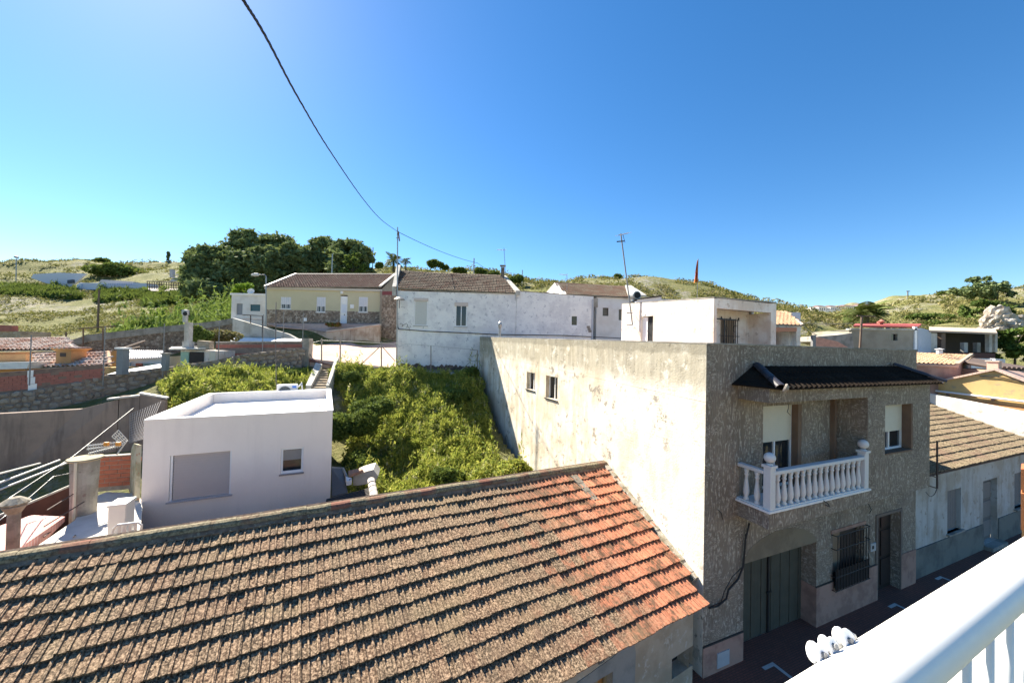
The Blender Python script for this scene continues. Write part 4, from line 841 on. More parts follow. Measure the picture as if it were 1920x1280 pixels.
# drying frame of steel tubes over the dark yard
PALE = simple('pale_steel_tube', (.50, .50, .48), .5, .2)
for (a_, b_), l_ in zip([((-20, 912), (112, 862)), ((-20, 925), (137, 863)), ((-10, 890), (75, 868))], ['upper pale steel tube of the drying frame over the dark yard', 'lower pale steel tube of the drying frame, ending at the round pier', 'short back tube of the drying frame by the grey wall']):
    mb = MB(); mb.tube([bp(*a_, 8.5), bp(*b_, 10.6)], .022, 6); tag(mb.build('drying_tube', PALE), l_, 'tube', 'tubes over the dark yard')
for a_, b_, l_ in [((88, 956), (137, 926), 'short rusty bar sticking out below the round pier'), ((82, 987), (158, 940), 'longest dark rusty bar lying over the red tiled terrace'), ((82, 1006), (112, 983), 'short dark bar lying on the pale terrace floor'), ((88, 1024), (143, 982), 'dark rusty bar nearest the ridge on the pale terrace floor'), ((138, 1006), (150, 995), 'tiny rusty offcut on the terrace floor')]:
    mb = MB(); mb.tube([bp(*a_, 8.4), bp(*b_, 9.3)], .014, 5); tag(mb.build('rusty_bar', RUST), l_, 'metal bar', 'rusty bars on the terrace')
cable('terrace_wire', [bp(0, 945, 7), bp(60, 905, 9), bp(137, 855, 10.5), bp(250, 765, 15)], .008, 'thin grey wire rising from the left edge to the grey yard wall', n=2, mat=GALV)
cable('terrace_wire', [bp(-5, 978, 7), bp(60, 928, 8.5), bp(100, 893, 9.8), bp(135, 886, 10)], .008, 'thin sagging wire ending at the side of the round pier', n=3, mat=GALV)
# mesh panel
mp = thing('wire_mesh_panel', 'sagging light wire mesh with small square holes in front of the grey yard wall', 'wire mesh', bp(265, 800, 15.2))
mb = MB(); c00, c10, c11, c01 = bp(244, 792, 15.6), bp(268, 826, 13.8), bp(300, 760, 16.0), bp(300, 757, 16.4)
q0, q1, q2, q3 = bp(243, 830, 15.3), bp(272, 822, 13.2), bp(302, 752, 15.7), bp(244, 776, 15.8)
for k in range(13):
    t_ = k/12; mb.tube([q0*(1-t_)+q3*t_, q1*(1-t_)+q2*t_], .006, 3); mb.tube([q0*(1-t_)+q1*t_, q3*(1-t_)+q2*t_], .006, 3)
mb.build('mesh', simple('light_wire', (.42, .38, .36)), mp)
# toppled antenna on the pier and brick wall
an = thing('fallen_antenna', 'toppled rooftop television antenna with a grid reflector lying above the brick wall', 'antenna', bp(200, 840, 10.5))
for a_, b_ in (((163, 836), (228, 828)), ((163, 842), (232, 833)), ((166, 850), (225, 835))): mb = MB(); mb.tube([bp(*a_, 9.9), bp(*b_, 10.6)], .018, 6); [mb.tube([bp(a_[0]+(b_[0]-a_[0])*t_, a_[1]+(b_[1]-a_[1])*t_-3, 9.9+.7*t_), bp(a_[0]+(b_[0]-a_[0])*t_+1, a_[1]+(b_[1]-a_[1])*t_+3, 9.9+.7*t_)], .008, 4) for t_ in np.linspace(.03, .97, 14)]; mb.build('boom', PALE, an)
mb = MB(); g0, g1, g2, g3 = bp(210, 818, 10.5), bp(222, 806, 10.5), bp(240, 826, 10.6), bp(228, 834, 10.6)
for k in range(5): t_ = k/4; mb.tube([g0*(1-t_)+g1*t_, g3*(1-t_)+g2*t_], .012, 4); mb.tube([g0*(1-t_)+g3*t_, g1*(1-t_)+g2*t_], .012, 4)
mb.build('reflector', PALE, an); mb = MB(); mb.tube([bp(219, 852, 10.5), bp(238, 826, 10.6)], .02, 6); mb.build('mast', PALE, an)
for x in (194, 216): mb = MB(); mb.box(bp(x, 836, 10.2), A(.1, 0, 0), A(0, .06, 0), ZZ*.1); mb.build('orange_clip', simple('orange_plastic', (.6, .25, .04), .5), an)

# ================================================================= LOT: weeds, shrubs, lower sheds
def inpoly(x, y, poly):
    c = np.zeros(len(x), bool); j = len(poly)-1
    for i in range(len(poly)):
        xi, yi = poly[i][:2]; xj, yj = poly[j][:2]
        c ^= ((yi > y) != (yj > y)) & (x < (xj-xi)*(y-yi)/(yj-yi+1e-12)+xi); j = i
    return c
def scatter(poly, n):
    P = np.array([p[:2] for p in poly]); lo, hi = P.min(0), P.max(0); out = []
    while sum(map(len, out)) < n:
        q = rng.uniform(lo, hi, (n, 2)); out.append(q[inpoly(q[:, 0], q[:, 1], P)])
    return np.concatenate(out)[:n]
def weeds(name, poly, nclump, per, hgt, size, mat, label, cat, seedv=0, flat=1.0, rad=.28):
    c = scatter(poly, nclump); z = hfun(c[:, 0], c[:, 1])
    hn = np.abs(fbm(c[:, 0]+seedv, c[:, 1], 1.4))*1.5+.25; hh = hgt*hn*rng.uniform(.4, 1.0, nclump)*(1+1.3*(rng.uniform(0, 1, nclump) > .86)); rad = rad*rng.uniform(.5, 1.5, nclump); kp = fbm(c[:, 0]*1.0+5, c[:, 1]+seedv, 2.3) > -.55; hh = hh*np.where(kp, 1, .15); rad = rad[np.repeat(np.arange(nclump), per)]
    k = np.repeat(np.arange(nclump), per); n = len(k)
    an = rng.uniform(0, 2*np.pi, n); rr_ = rng.uniform(0, 1, n)**.6; t = rng.uniform(0, 1, n)**.8
    C = np.stack([c[k, 0]+np.cos(an)*rr_*rad*(1.1-t*.5), c[k, 1]+np.sin(an)*rr_*rad*(1.1-t*.5), z[k]+t*hh[k]*(1-.35*rr_)], 1)
    bl = rng.uniform(0, 1, n) < .35; V = np.concatenate([leaves(C[~bl], size*rng.uniform(.6, 1.4, (~bl).sum())[:, None], 2.0, .3), leaves(C[bl]+A(0, 0, size), size*rng.uniform(.4, .8, bl.sum())[:, None], 6.5, 1.6)])
    o = quads_mesh(name, V, mat); tag(o, label, cat); o['kind'] = 'stuff'; return o
lot = [bp(628, 692, 25.3), bp(740, 694, 25.3), bp(893, 704, 24.7), A(-1.75, 23.6, 0), A(-1.3, 21.6, 0), A(-1.0, 19.6, 0), A(-.3, 17.2, 0), A(1.3, 14.9, 0), A(2.2, 14.4, 0), A(-.3, 12.3, 0), A(-3.6, 11.7, 0), A(-5.4, 13.2, 0), A(-6.5, 15.0, 0), A(-7.6, 17.5, 0), A(-8.2, 19.5, 0), A(-9.9, 22.6, 0), bp(610, 712, 24)]
weeds('weeds', lot, 6500, 34, .66, .085, GRASSL, 'waist-high tangle of green and yellow weeds filling the sloping empty lot', 'weeds')
lot2 = [bp(318, 742, 18.3), bp(300, 722, 19.6), bp(430, 700, 21.5), bp(575, 690, 24.2), bp(598, 700, 23.6), bp(560, 735, 20.2), bp(400, 738, 18.2), bp(330, 765, 17.3)]
weeds('weeds', lot2, 2500, 30, .44, .085, GRASSL, 'bright yellow-green weeds on the bank between the stone wall and the white house', 'weeds', 9)
def bush(name, c, r, n, size, mat, label, cat='shrub', group=None, sq=.8, core=True, blobs=14, seed=0):
    rg = np.random.default_rng(seed+11); bc = rg.normal(size=(blobs, 3)); bc /= np.linalg.norm(bc, axis=1)[:, None]; bc *= rg.uniform(.25, .8, (blobs, 1)); bc[:, 2] = np.abs(bc[:, 2])*.9-.1
    k = rng.integers(0, blobs, n); d = rng.normal(size=(n, 3)); d /= np.linalg.norm(d, axis=1)[:, None]; rad = rng.uniform(.5, 1, n)**.5*.48
    C = np.array(c)+(bc[k]+d*rad[:, None])*np.array(r)*np.array([1, 1, sq])
    V = leaves(C, size*rng.uniform(.6, 1.4, n)[:, None], 2.0); o = quads_mesh(name, V, mat); tag(o, label, cat, group); return o
for i, (px, py, Y, r, lb) in enumerate([(662, 800, 18.6, 1.25, 'large dark green shrub leaning on the right wall of the white cube house'), (700, 765, 20.0, 1.0, 'dark rounded shrub in the weeds behind the large one'), (672, 870, 17.2, .9, 'dark brown-green shrub low beside the white house'),
                                     (655, 710, 23.6, .7, 'dark shrub at the foot of the concrete stairs'), (960, 890, 15.2, .75, 'bushy green clump nearest the ridge by the peeling wall'), (835, 900, 15.8, .7, 'grey-green shrub among weeds near the middle of the ridge'), (545, 705, 23.0, .6, 'dark shrub by the stone wall left of the stairs')]):
    c = bp(px, py, Y); bush('shrub', c, (r, r, r), int(9000*r), .085, DARKL if i not in (4,) else GRASSL, lb, group='shrubs in the empty lot', seed=i)
bush('shrub', bp(860, 745, 22.4), (.8, .8, .8), 4000, .08, DARKL, 'dark shrub at the top right of the lot below the wire gate', group='shrubs in the empty lot', seed=31)
bush('shrub', bp(885, 700, 24.2), (.5, .5, .6), 2500, .08, DARKL, 'small dark bush beside the end of the peeling wall', group='shrubs in the empty lot', seed=32)
# bare slope strip along the tall wall is the ground itself; sheds below the lot
DARKT = simple('dark_fibre_cement', (.05, .045, .042), .9, var=.4)
sh = thing('lean_to', 'dark corrugated lean-to roof in the shade between the white house and the ridge', 'roof', bp(650, 935, 10.5))
q = [bp(612, 938, 11.4), bp(700, 915, 12.2), bp(705, 955, 10.2), bp(600, 985, 9.4)]
mb = MB()
for i in range(14):
    t0, t1 = i/14, (i+.5)/14; a = q[0]*(1-t0)+q[3]*t0; b = q[1]*(1-t0)+q[2]*t0; a2 = q[0]*(1-t1)+q[3]*t1; b2 = q[1]*(1-t1)+q[2]*t1
    mb.slab([a+ZZ*.05, b+ZZ*.05, b2+ZZ*.05, a2+ZZ*.05], -ZZ*.06)
mb.slab(q, -ZZ*.05); mb.build('sheet', DARKT, sh); mb = MB(); mb.prism([p[:2] for p in q], 0, float(min(p[2] for p in q))-.1); mb.build('wall', GREYR, sh)
for i in range(5):
    a = bp(696+i*1.5, 903+i*8, 12.2-i*.35); m_ = bpy.data.meshes.get('lean_ridge') or (lambda: (lambda m: (m.from_pydata(*(lambda vf: (vf[0], [], vf[1]))(half_pipe(.4, .12))), m.materials.append(simple('grey_ridge_tile', (.40, .37, .33), .9)), m)[2])(bpy.data.meshes.new('lean_ridge')))()
    e_ = nrm(q[2]-q[1]); put(m_, 'ridge_tile', sh, mat4(a+ZZ*.05, e_, nrm(np.cross(ZZ, e_)), nrm(np.cross(e_, nrm(np.cross(ZZ, e_))))))
gs = thing('grey_cistern', 'dark grey cistern with a pale rim between the white house and the pale hut', 'tank', bp(645, 910, 12.6))
mb = MB(); mb.slab([bp(622, 930, 12.6), bp(652, 922, 12.8), bp(643, 878, 14.0), bp(622, 877, 13.8)], -ZZ*.4); mb.build('cover', simple('slate_grey', (.11, .115, .12), .6), gs)
mb = MB(); mb.tube([bp(622, 877, 13.85), bp(643, 878, 14.05), bp(653, 900, 13.2), bp(658, 900, 13.0)], .05, 6); mb.build('rim', simple('rim_grey', (.3, .31, .3)), gs)
mb = MB(); mb.slab([bp(648, 893, 13.2), bp(660, 896, 13.2), bp(659, 900, 12.9), bp(650, 902, 12.9)], -ZZ*.15); mb.build('white_tray', WHITE, gs)
ph = thing('pale_hut', 'pale grey plastered hut wall with a ragged tile edge below the weeds', 'hut', bp(690, 900, 13.4))
pts = [(662, 910), (662, 893), (676, 887), (688, 883), (700, 880), (709, 892), (706, 901), (698, 905), (676, 909)]
mb = MB(); mb.slab([bp(x, y, 13.4) for x, y in pts], A(-.2, .8, 0)); mb.build('wall', CONCL, ph)
PT = simple('old_pan_tile', (.36, .22, .16), .9, var=.35)
for i in range(7): mb = MB(); x = 655+i*3.6; mb.tube([bp(x, 884-i*.8, 13.9), bp(x+2, 892-i*1.5, 13.3)], .055, 6); mb.build('tile', PT, ph)

# ================================================================= GREY YARD WALL, STONE WALL, BRICK WALL (left)
gw0 = bp(-30, 777, 14.3); gw1 = bp(222, 749, 16.2); gw2 = bp(262, 743, 16.35); gw3 = bp(310, 750, 16.6)
yw = thing('grey_yard_wall', 'long dark grey-brown rendered yard wall with a stepped top left of the white house', 'wall', fl(gw0, 3))
nW = nrm(A(-(gw3-gw0)[1], (gw3-gw0)[0], 0))
def strip(parts, zb, name, mat, parent, dn):
    mb = MB()
    for i in range(len(parts)-1):
        a, b = parts[i], parts[i+1]; mb.slab([fl(a, zb), fl(b, zb), b, a], dn)
    return mb.build(name, mat, parent)
mb = MB(); mb.slab([fl(gw0, 1.5), fl(gw1, 1.5), gw1, bp(150, 767, 15.7), gw0], nW*.25); g1b = bp(223, 743, 16.2)
mb.slab([fl(gw1, 1.5)+A(.02, 0, 0), fl(gw2, 1.5), bp(262, 741, 16.35), g1b+A(.02, 0, 0)], nW*.28); mb.slab([fl(gw2, 1.5)+A(.02, 0, 0), fl(gw3, 1.5), gw3, bp(263, 737, 16.35)], nW*.25); mb.build('wall', GREYR, yw)
mb = MB(); mb.slab([bp(200, 750, 16.0), bp(262, 743, 16.33), bp(262, 740, 16.33), bp(200, 747, 16.0)], nW*.3); mb.slab([bp(260, 739, 16.33), bp(312, 748, 16.6), bp(312, 745, 16.6), bp(260, 736, 16.33)], nW*.3); mb.build('coping', simple('pale_coping', (.5, .46, .42)), yw)
def stone_mesh(w, h, d, seed):
    rg = random.Random(seed); n = 7; r0 = []; r1 = []
    for k in range(n):
        an = 2*math.pi*k/n+rg.uniform(-.25, .25); rr_ = rg.uniform(.82, 1.08); c, s = math.cos(an), math.sin(an)
        m = 1/max(abs(c), abs(s))**.75; r0.append((c*rr_*m*w/2, 0, s*rr_*m*h/2)); r1.append((c*rr_*m*w/2*.72, d*rg.uniform(.8, 1.1), s*rr_*m*h/2*.72))
    vs = r0+r1+[(0, d*1.2, 0)]; return vs, [(k, (k+1) % n, n+(k+1) % n, n+k) for k in range(n)]+[(n+k, n+(k+1) % n, 2*n) for k in range(n)]
stone_meshes = []
for s_ in range(14):
    v_, f_ = stone_mesh(1, 1, 1, s_); m_ = bpy.data.meshes.new('stone'); m_.from_pydata(v_, [], f_); m_.materials.append(STONEM); stone_meshes.append((m_, np.array(v_), f_))
def stone_wall(parent, top, bot, n_out, course, limit, sw=(.9, 2.0), seed=3, name='stone'):
    """irregular courses of field stones between two polylines of equal length"""
    rg = random.Random(seed); L = [0]
    for i in range(len(top)-1): L.append(L[-1]+float(np.linalg.norm(fl(top[i+1]-top[i], 0))))
    def at(a):
        i = max(k for k in range(len(L)-1) if L[k] <= a); t = (a-L[i])/(L[i+1]-L[i]); return top[i]*(1-t)+top[i+1]*t, bot[i]*(1-t)+bot[i+1]*t, nrm(fl(top[i+1]-top[i], 0))
    cells = []; k = 0
    hmax = max(float(t[2]-b[2]) for t, b in zip(top, bot)); rows = int(hmax/course)+1
    for r in range(rows):
        a = rg.uniform(0, course)
        while a < L[-1]-.05:
            wd = course*rg.uniform(*sw); T, B, e = at(min(a+wd/2, L[-1]-.01)); z = float(T[2])-course*(r+.5)+rg.uniform(-.03, .03)
            if z > float(B[2]): cells.append((fl(T, z), e, wd, course*rg.uniform(.85, 1.2)))
            a += wd*1.04
    cells.sort(key=lambda q: dist2cam(q[0]) if inframe(q[0], 40, 40) else 1e6); VV = []; FF = []; b = 0
    for i, (P, e, wd, h_) in enumerate(cells):
        m_, v_, f_ = stone_meshes[rg.randrange(14)]; an = rg.uniform(-.12, .12); e2 = e*math.cos(an)+ZZ*math.sin(an); u2 = np.cross(e2, n_out)*-1; u2 = u2 if u2[2] > 0 else -u2
        dd = n_out*rg.uniform(.04, .09)
        if i < limit: put(m_, name, parent, mat4(P, e2*wd, dd, u2*h_))
        else: VV.append(P+v_[:, :1]*e2*wd+v_[:, 1:2]*dd+v_[:, 2:3]*u2*h_); FF += [tuple(b+j for j in f) for f in f_]; b += len(v_)
    if VV:
        V = np.concatenate(VV); inv = np.array(INV[parent.name]); V = V@inv[:3, :3].T+inv[:3, 3]; me = bpy.data.meshes.new('stones'); me.from_pydata(V.tolist(), [], FF); me.materials.append(STONEM)
        o = bpy.data.objects.new('stones', me); COL.objects.link(o); o.parent = parent; o['kind'] = 'stuff'
stw = thing('stone_wall', 'long dry field-stone retaining wall rising from the left edge towards the stairs', 'wall', bp(0, 770, 17.6))
tp = [bp(-40, 742, 17.4), bp(60, 731, 18.0), bp(130, 718, 18.6), bp(195, 703, 19.2), bp(300, 689, 20.4), bp(400, 676, 21.6), bp(455, 664, 22.6), bp(566, 652, 24.6)]
bt = [bp(-40, 785, 17.4), bp(60, 783, 18.0), bp(130, 775, 18.6), bp(195, 762, 19.2), bp(300, 738, 20.4), bp(400, 712, 21.6), bp(455, 712, 22.6), bp(566, 706, 24.6)]
nS = nrm(A(.45, -.9, 0))
mb = MB()
for i in range(len(tp)-1): mb.slab([bt[i]-ZZ*.6, bt[i+1]-ZZ*.6, tp[i+1], tp[i]], -nS*.45)
mb.build('wall_core', plaster('earth_mortar', (.24, .19, .15), (.15, .12, .10), 3, bump=.6), stw)
stone_wall(stw, tp, bt, nS, .26, 300, seed=5)
rbw = thing('brick_garden_wall', 'dull red brick wall streaked with cement standing on the stone wall at the left edge', 'wall', bp(0, 730, 17.6))
q0, q1 = bp(-40, 705, 17.45), bp(192, 686, 19.1); b0_, b1_ = bp(-40, 741, 17.45), bp(192, 707, 19.1)
mb = MB(); mb.slab([b0_-ZZ*.1, b1_-ZZ*.1, q1, q0], -nS*.2); mb.slab([q0+ZZ*.003, q1+ZZ*.003, q1+ZZ*.09, q0+ZZ*.09], -nS*.22); mb.build('mortar', plaster('brown_mortar', (.24, .17, .13), (.18, .12, .1), 3), rbw)
eR = nrm(q1-q0); LR = float(np.linalg.norm(q1-q0))
for r in range(8):
    x = .0 if r % 2 else -.14
    while x < LR-.1:
        t_ = max(x, 0)/LR; top_ = q0+(q1-q0)*t_; zb_ = float((b0_+(b1_-b0_)*t_)[2]); z = float(top_[2])-.12-(r+1)*.115
        if z > zb_-.05 and random.random() > .04 and abs(x-6.05) > .2:
            mb = MB(); mb.box(fl(top_, z)+nS*random.uniform(.01, .03), eR*.27, -nS*.05, ZZ*.10); mb.build('brick', BRICKD, rbw)
        x += .285
mb = MB(); t_ = .405; p = q0+(q1-q0)*t_
for k in range(3): mb.box(p+eR*(-.12+.02*k)+nS*.04-ZZ*(.25+.33*k), eR*(.2+.05*k), -nS*.08, ZZ*.32)
mb.build('white_daub', WHITE, rbw)
# ================================================================= generic building kit
def win(parent, P, e, n, w, h, depth=.08, frame=ALU, pane=GLASS, mull=1, sill=None, shut=None, nm='window', ft=.06):
    """window: P lower left corner on the wall face; frame, panes, optional shutter share closed from the top"""
    P = np.array(P); mb = MB(); d = -n*depth
    mb.box(P+d, e*ft, -n*.04, ZZ*h); mb.box(P+d+e*(w-ft), e*ft, -n*.04, ZZ*h); mb.box(P+d+e*ft, e*(w-2*ft), -n*.04, ZZ*ft); mb.box(P+d+e*ft+ZZ*(h-ft), e*(w-2*ft), -n*.04, ZZ*ft)
    for k in range(1, mull): mb.box(P+d+e*(w*k/mull-ft*.4), e*ft*.8, -n*.04, ZZ*(h-ft))
    f = mb.build(nm, frame, parent)
    mb = MB(); mb.box(P+d-n*.03+e*.01, e*(w-.02), -n*.01, ZZ*(h-.01)); mb.build('pane', pane, f)
    if sill is not None: mb = MB(); mb.box(P-e*.06-ZZ*.06+n*.06, e*(w+.12), -n*(.06+depth), ZZ*.055); mb.build('sill', sill, f)
    if shut:
        mb = MB(); m_, k = shut; z0 = h*(1-k); mb.box(P+d+n*.005+e*.03+ZZ*z0, e*(w-.06), -n*.02, ZZ*(h*k)); mb.build('shutter', m_, f)
    return f
def block(parent, O, e, W, dvec, z0, za, zb=None, mat=None, holes=(), rev=.15, nm='wall', th=.25):
    """four walls; front has holes"""
    O = fl(np.array(O), 0); e = nrm(fl(e, 0)); dv = fl(np.array(dvec), 0); n = A(e[1], -e[0], 0); zb = za if zb is None else zb
    mb = MB(); wall(mb, O, e, n, W, z0, za, zb, th, holes, rev)
    p = [O, O+e*W, O+e*W+dv, O+dv]
    mb.face([fl(p[1], z0), fl(p[2], z0), fl(p[2], zb), fl(p[1], zb)]); mb.face([fl(p[2], z0), fl(p[3], z0), fl(p[3], za), fl(p[2], zb)]); mb.face([fl(p[3], z0), fl(p[0], z0), fl(p[0], za), fl(p[3], za)])
    return mb.build(nm, mat, parent), n
def flat_roof(parent, O, e, W, dvec, z, mat, th=.15, over=0.0, drop=.25, nm='roof'):
    O = fl(np.array(O), 0); e = nrm(fl(e, 0)); dv = fl(np.array(dvec), 0); dn = nrm(dv)
    mb = MB(); mb.slab([fl(p, z-drop) for p in (O-e*over-dn*over, O+e*(W+over)-dn*over, O+e*(W+over)+dv+dn*over, O-e*over+dv+dn*over)], ZZ*th); return mb.build(nm, mat, parent)
def tiled_slope(parent, EL, ER, RL, RR, mesh, w, l, limit, name='tile', sn='tiles', bed=None, over=.0, seed=1, keep=None):
    """tiled roof plane between eave left/right and ridge left/right"""
    e = nrm(ER-EL); n = nrm(np.cross(e, RL-EL)); n = n if n[2] > 0 else -n; s = nrm(np.cross(n, e)); s = s if s[2] > 0 else -s
    S = float(((RL+RR)/2-EL)@s); xl = float((RL-EL)@e); xr = float((RR-EL)@e); W = float(np.linalg.norm(ER-EL))
    def kp(P, c, r):
        q = P-EL; t = (q@s)/S; x = q@e; ok = xl*t-.05 <= x <= W+(xr-W)*t+.05
        return ok and (keep is None or keep(P))
    O = EL+e*min(0, xl)-e*0+n*.01
    nr_ = max(1, int(round(S/l))); l2 = S/nr_
    lay_roof(parent, mesh, O, e, s, n, max(W, xr)-min(0, xl), S+.001, w, l2, limit, kp, .003, name, sn, seed)
    mb = MB(); mb.slab([EL, ER, RR, RL], -n*.06); mb.build('roof_bed', bed or CONC, parent); return e, s, n, S
def ridge(parent, a, b, mat, r=.12, nm='ridge_tile', step=.4, each=True):
    e = nrm(b-a); L = float(np.linalg.norm(b-a)); v_, f_ = half_pipe(step+.04, r); m = bpy.data.meshes.new(nm); m.from_pydata(v_, [], f_); m.materials.append(mat)
    y = nrm(np.cross(ZZ, e)); z = nrm(np.cross(e, y))
    for i in range(int(L/step)): put(m, nm, parent, mat4(a+e*i*step, nrm(e+z*.03), y, z))
def pole(name, label, cat, P, h, r=.05, mat=GREYPOST, group=None, lean=(0, 0)):
    mb = MB(); P = np.array(P); mb.tube([P, P+A(lean[0], lean[1], h)], [r, r*.8], 8); return tag(mb.build(name, mat, None), label, cat, group)

# ================================================================= WHITE HOUSE BEHIND THE LOT
WX = A(1, .012, 0); WY0 = 26.0
def wp(px, py, dy=0.0): return bpl(px, py, A(0, WY0+dy, 0), nrm(A(-.012, 1, 0)))
lh = thing('long_white_house', 'long rough white house with tiled roof and two street windows behind the weed lot', 'house', fl(wp(742, 690), 6))
O = fl(wp(743, 640), 0); eW = nrm(WX); nW2 = A(eW[1], -eW[0], 0)
def wx(px, py=600): return float((wp(px, py)-O)@eW)
W1_ = wx(968, 560); ZE = float(wp(743, 545)[2]); ZE2 = float(wp(968, 551)[2])
def wr(x0, y0, x1, y1): a = wp(x0, y1); b = wp(x1, y0); return (float((a-O)@eW), float((b-O)@eW), float(a[2]), float(b[2]))
h1 = wr(776, 564, 802, 610); h2 = wr(853, 572, 876, 612)
b_, n_ = block(lh, O, eW, W1_, A(-1.2, 6.2, 0), 5.0, ZE, ZE2, WALLW, [h1, h2], .12)
# dark bare footing where the limewash has fallen
mb = MB(); xs = np.linspace(.02, wx(897), 60); rg = random.Random(2); tops = [5.95+float(.52-.02*x)+rg.uniform(-.09, .12) for x in xs]
for i in range(len(xs)-1): mb.face([O+eW*xs[i]+nW2*.012+ZZ*5.2, O+eW*xs[i+1]+nW2*.012+ZZ*5.2, O+eW*xs[i+1]+nW2*.012+ZZ*tops[i+1], O+eW*xs[i]+nW2*.012+ZZ*tops[i]])
mb.build('bare_footing', plaster('bare_dark_masonry', (.17, .12, .10), (.10, .075, .065), 3, bump=.8), lh)
f1 = win(lh, O+eW*h1[0]+ZZ*h1[2], eW, nW2, h1[1]-h1[0], h1[3]-h1[2], .04, mull=1, sill=CONCL); mb = MB(); mb.box(O+eW*(h1[0]+.06)-nW2*.03+ZZ*(h1[2]+.05), eW*(h1[1]-h1[0]-.12), -nW2*.03, ZZ*(h1[3]-h1[2]-.08)); mb.build('shutter', SHUTGREY, f1)
mb = MB(); mb.box(O+eW*(h1[0]-.04)+nW2*.05+ZZ*(h1[3]-.02), eW*(h1[1]-h1[0]+.08), -nW2*.12, ZZ*.2); mb.build('shutter_box', SHUTPINK, f1)
f2 = win(lh, O+eW*h2[0]+ZZ*h2[2], eW, nW2, h2[1]-h2[0], h2[3]-h2[2], .04, mull=2, sill=CONCL, ft=.07); mb = MB(); mb.box(O+eW*(h2[0]-.06)+nW2*.05+ZZ*(h2[3]-.08), eW*(h2[1]-h2[0]+.12), -nW2*.12, ZZ*.26); mb.build('shutter_box', SHUTPINK, f2)
mb = MB(); mb.box(O+eW*(h2[0]+.08)-nW2*.075+ZZ*(h2[2]+.1), eW*.32, -nW2*.01, ZZ*1.2); mb.box(O+eW*(h2[0]+.52)-nW2*.075+ZZ*(h2[2]+.1), eW*.3, -nW2*.01, ZZ*1.2); mb.build('curtain', CURT, f2)
TW = tilemat('brown_weathered_tile', (.15, .095, .07), (.20, .16, .12), eW, A(-.3, .9, .5), .24, .33, lamt=(.35, .6))
tw = flat_tile('tile', TW, .24, .39)
EL = wp(745, 541); ER = wp(967, 551)+ZZ*.03; RL = bp(752, 509, 28.9); RR = bp(941, 522, 29.1)
EL = EL+nW2*.12; ER = ER+nW2*.12
tiled_slope(lh, EL, ER, RL, RR, tw, .24, .34, 300, bed=CONC, seed=8)
ridge(lh, RL-eW*.1, RR, TW, .12)
mb = MB(); mb.slab([RL+ZZ*.0, RR, RR+A(-1, 3, -1.5), RL+A(-1, 3, -1.5)], -ZZ*.08); mb.build('rear_slope', TW, lh)
mb = MB(); mb.slab([ER-ZZ*.15-eW*.02, ER+eW*.3-ZZ*.15, RR+eW*.3-ZZ*.1, RR-eW*.02-ZZ*.1], ZZ*.34); mb.build('gable_coping', CONCL, lh); mb = MB(); mb.slab([EL-eW*.32-ZZ*.5, EL-eW*.05-ZZ*.5, RL-eW*.05-ZZ*.1, RL-eW*.35-ZZ*.1], ZZ*(.62)); mb.build('gable_coping', CONCL, lh)
mb = MB(); mb.face([fl(ER+eW*.01, ZE-.5), fl(RR, ZE-.5), RR, ER]); mb.face([fl(EL-eW*.01, ZE-.5), fl(RL, ZE-.5), RL, EL]); mb.build('gable', WALLW, lh)
# lower flat extension to the right
x2 = wx(1113, 560); zr = float(wp(1113, 556)[2]); zl_ = float(wp(972, 546)[2])
h3 = wr(1070, 591, 1084, 611)
ext = thing('white_extension', 'white flat-topped annex with scuffed parapet and one small window joined to the long white house', 'house', O+eW*(W1_+.02)+ZZ*6)
O2 = O+eW*(W1_+.02); hh3 = (h3[0]-W1_-.02, h3[1]-W1_-.02, h3[2], h3[3])
block(ext, O2, eW, x2-W1_-.02, A(-1.2, 5.5, 0), 5.0, zl_, zr, WALLW, [hh3], .12)
flat_roof(ext, O2+nW2*-.1, eW, x2-W1_-.02, A(-1.2, 5.3, 0), zr, CONC, drop=.3)
win(ext, O2+eW*hh3[0]+ZZ*hh3[2], eW, nW2, hh3[1]-hh3[0], hh3[3]-hh3[2], .04, pane=simple('olive_glass', (.06, .06, .035), .2), sill=None, ft=.07)
mb = MB()
for i in range(36): a = i/36*(x2-W1_-.05); zt_ = zl_+(zr-zl_)*i/36; mb.box(O2+eW*a+nW2*.02+ZZ*(zt_+.002), eW*(x2-W1_)/36, -nW2*.3, ZZ*random.uniform(.02, .07))
mb.build('coping', plaster('dark_coping', (.26, .23, .20), (.14, .13, .11), 4), ext)
mb = MB(); a = wx(1112)-W1_; mb.box(O2+eW*(a-.12)+nW2*.09+ZZ*5.2, eW*.10, -nW2*.09, ZZ*(zr-5.4)); mb.build('corner_pipe', simple('grey_blue_pipe', (.42, .44, .48)), ext)
mb = MB(); mb.box(O2+eW*(x2-W1_-.02)+nW2*.12+ZZ*(zr-.75), eW*.28, -nW2*.2, ZZ*.62); mb.build('cistern_box', CONC, ext)
for k in range(3):
    P = wp(1100+k*1.5, 615+k*4); mb = MB(); mb.box(P+nW2*.01, eW*.22, -nW2*.02, ZZ*.16); mb.build('bare_patch', simple('bare_plaster_patch', (.22, .19, .16)), ext)
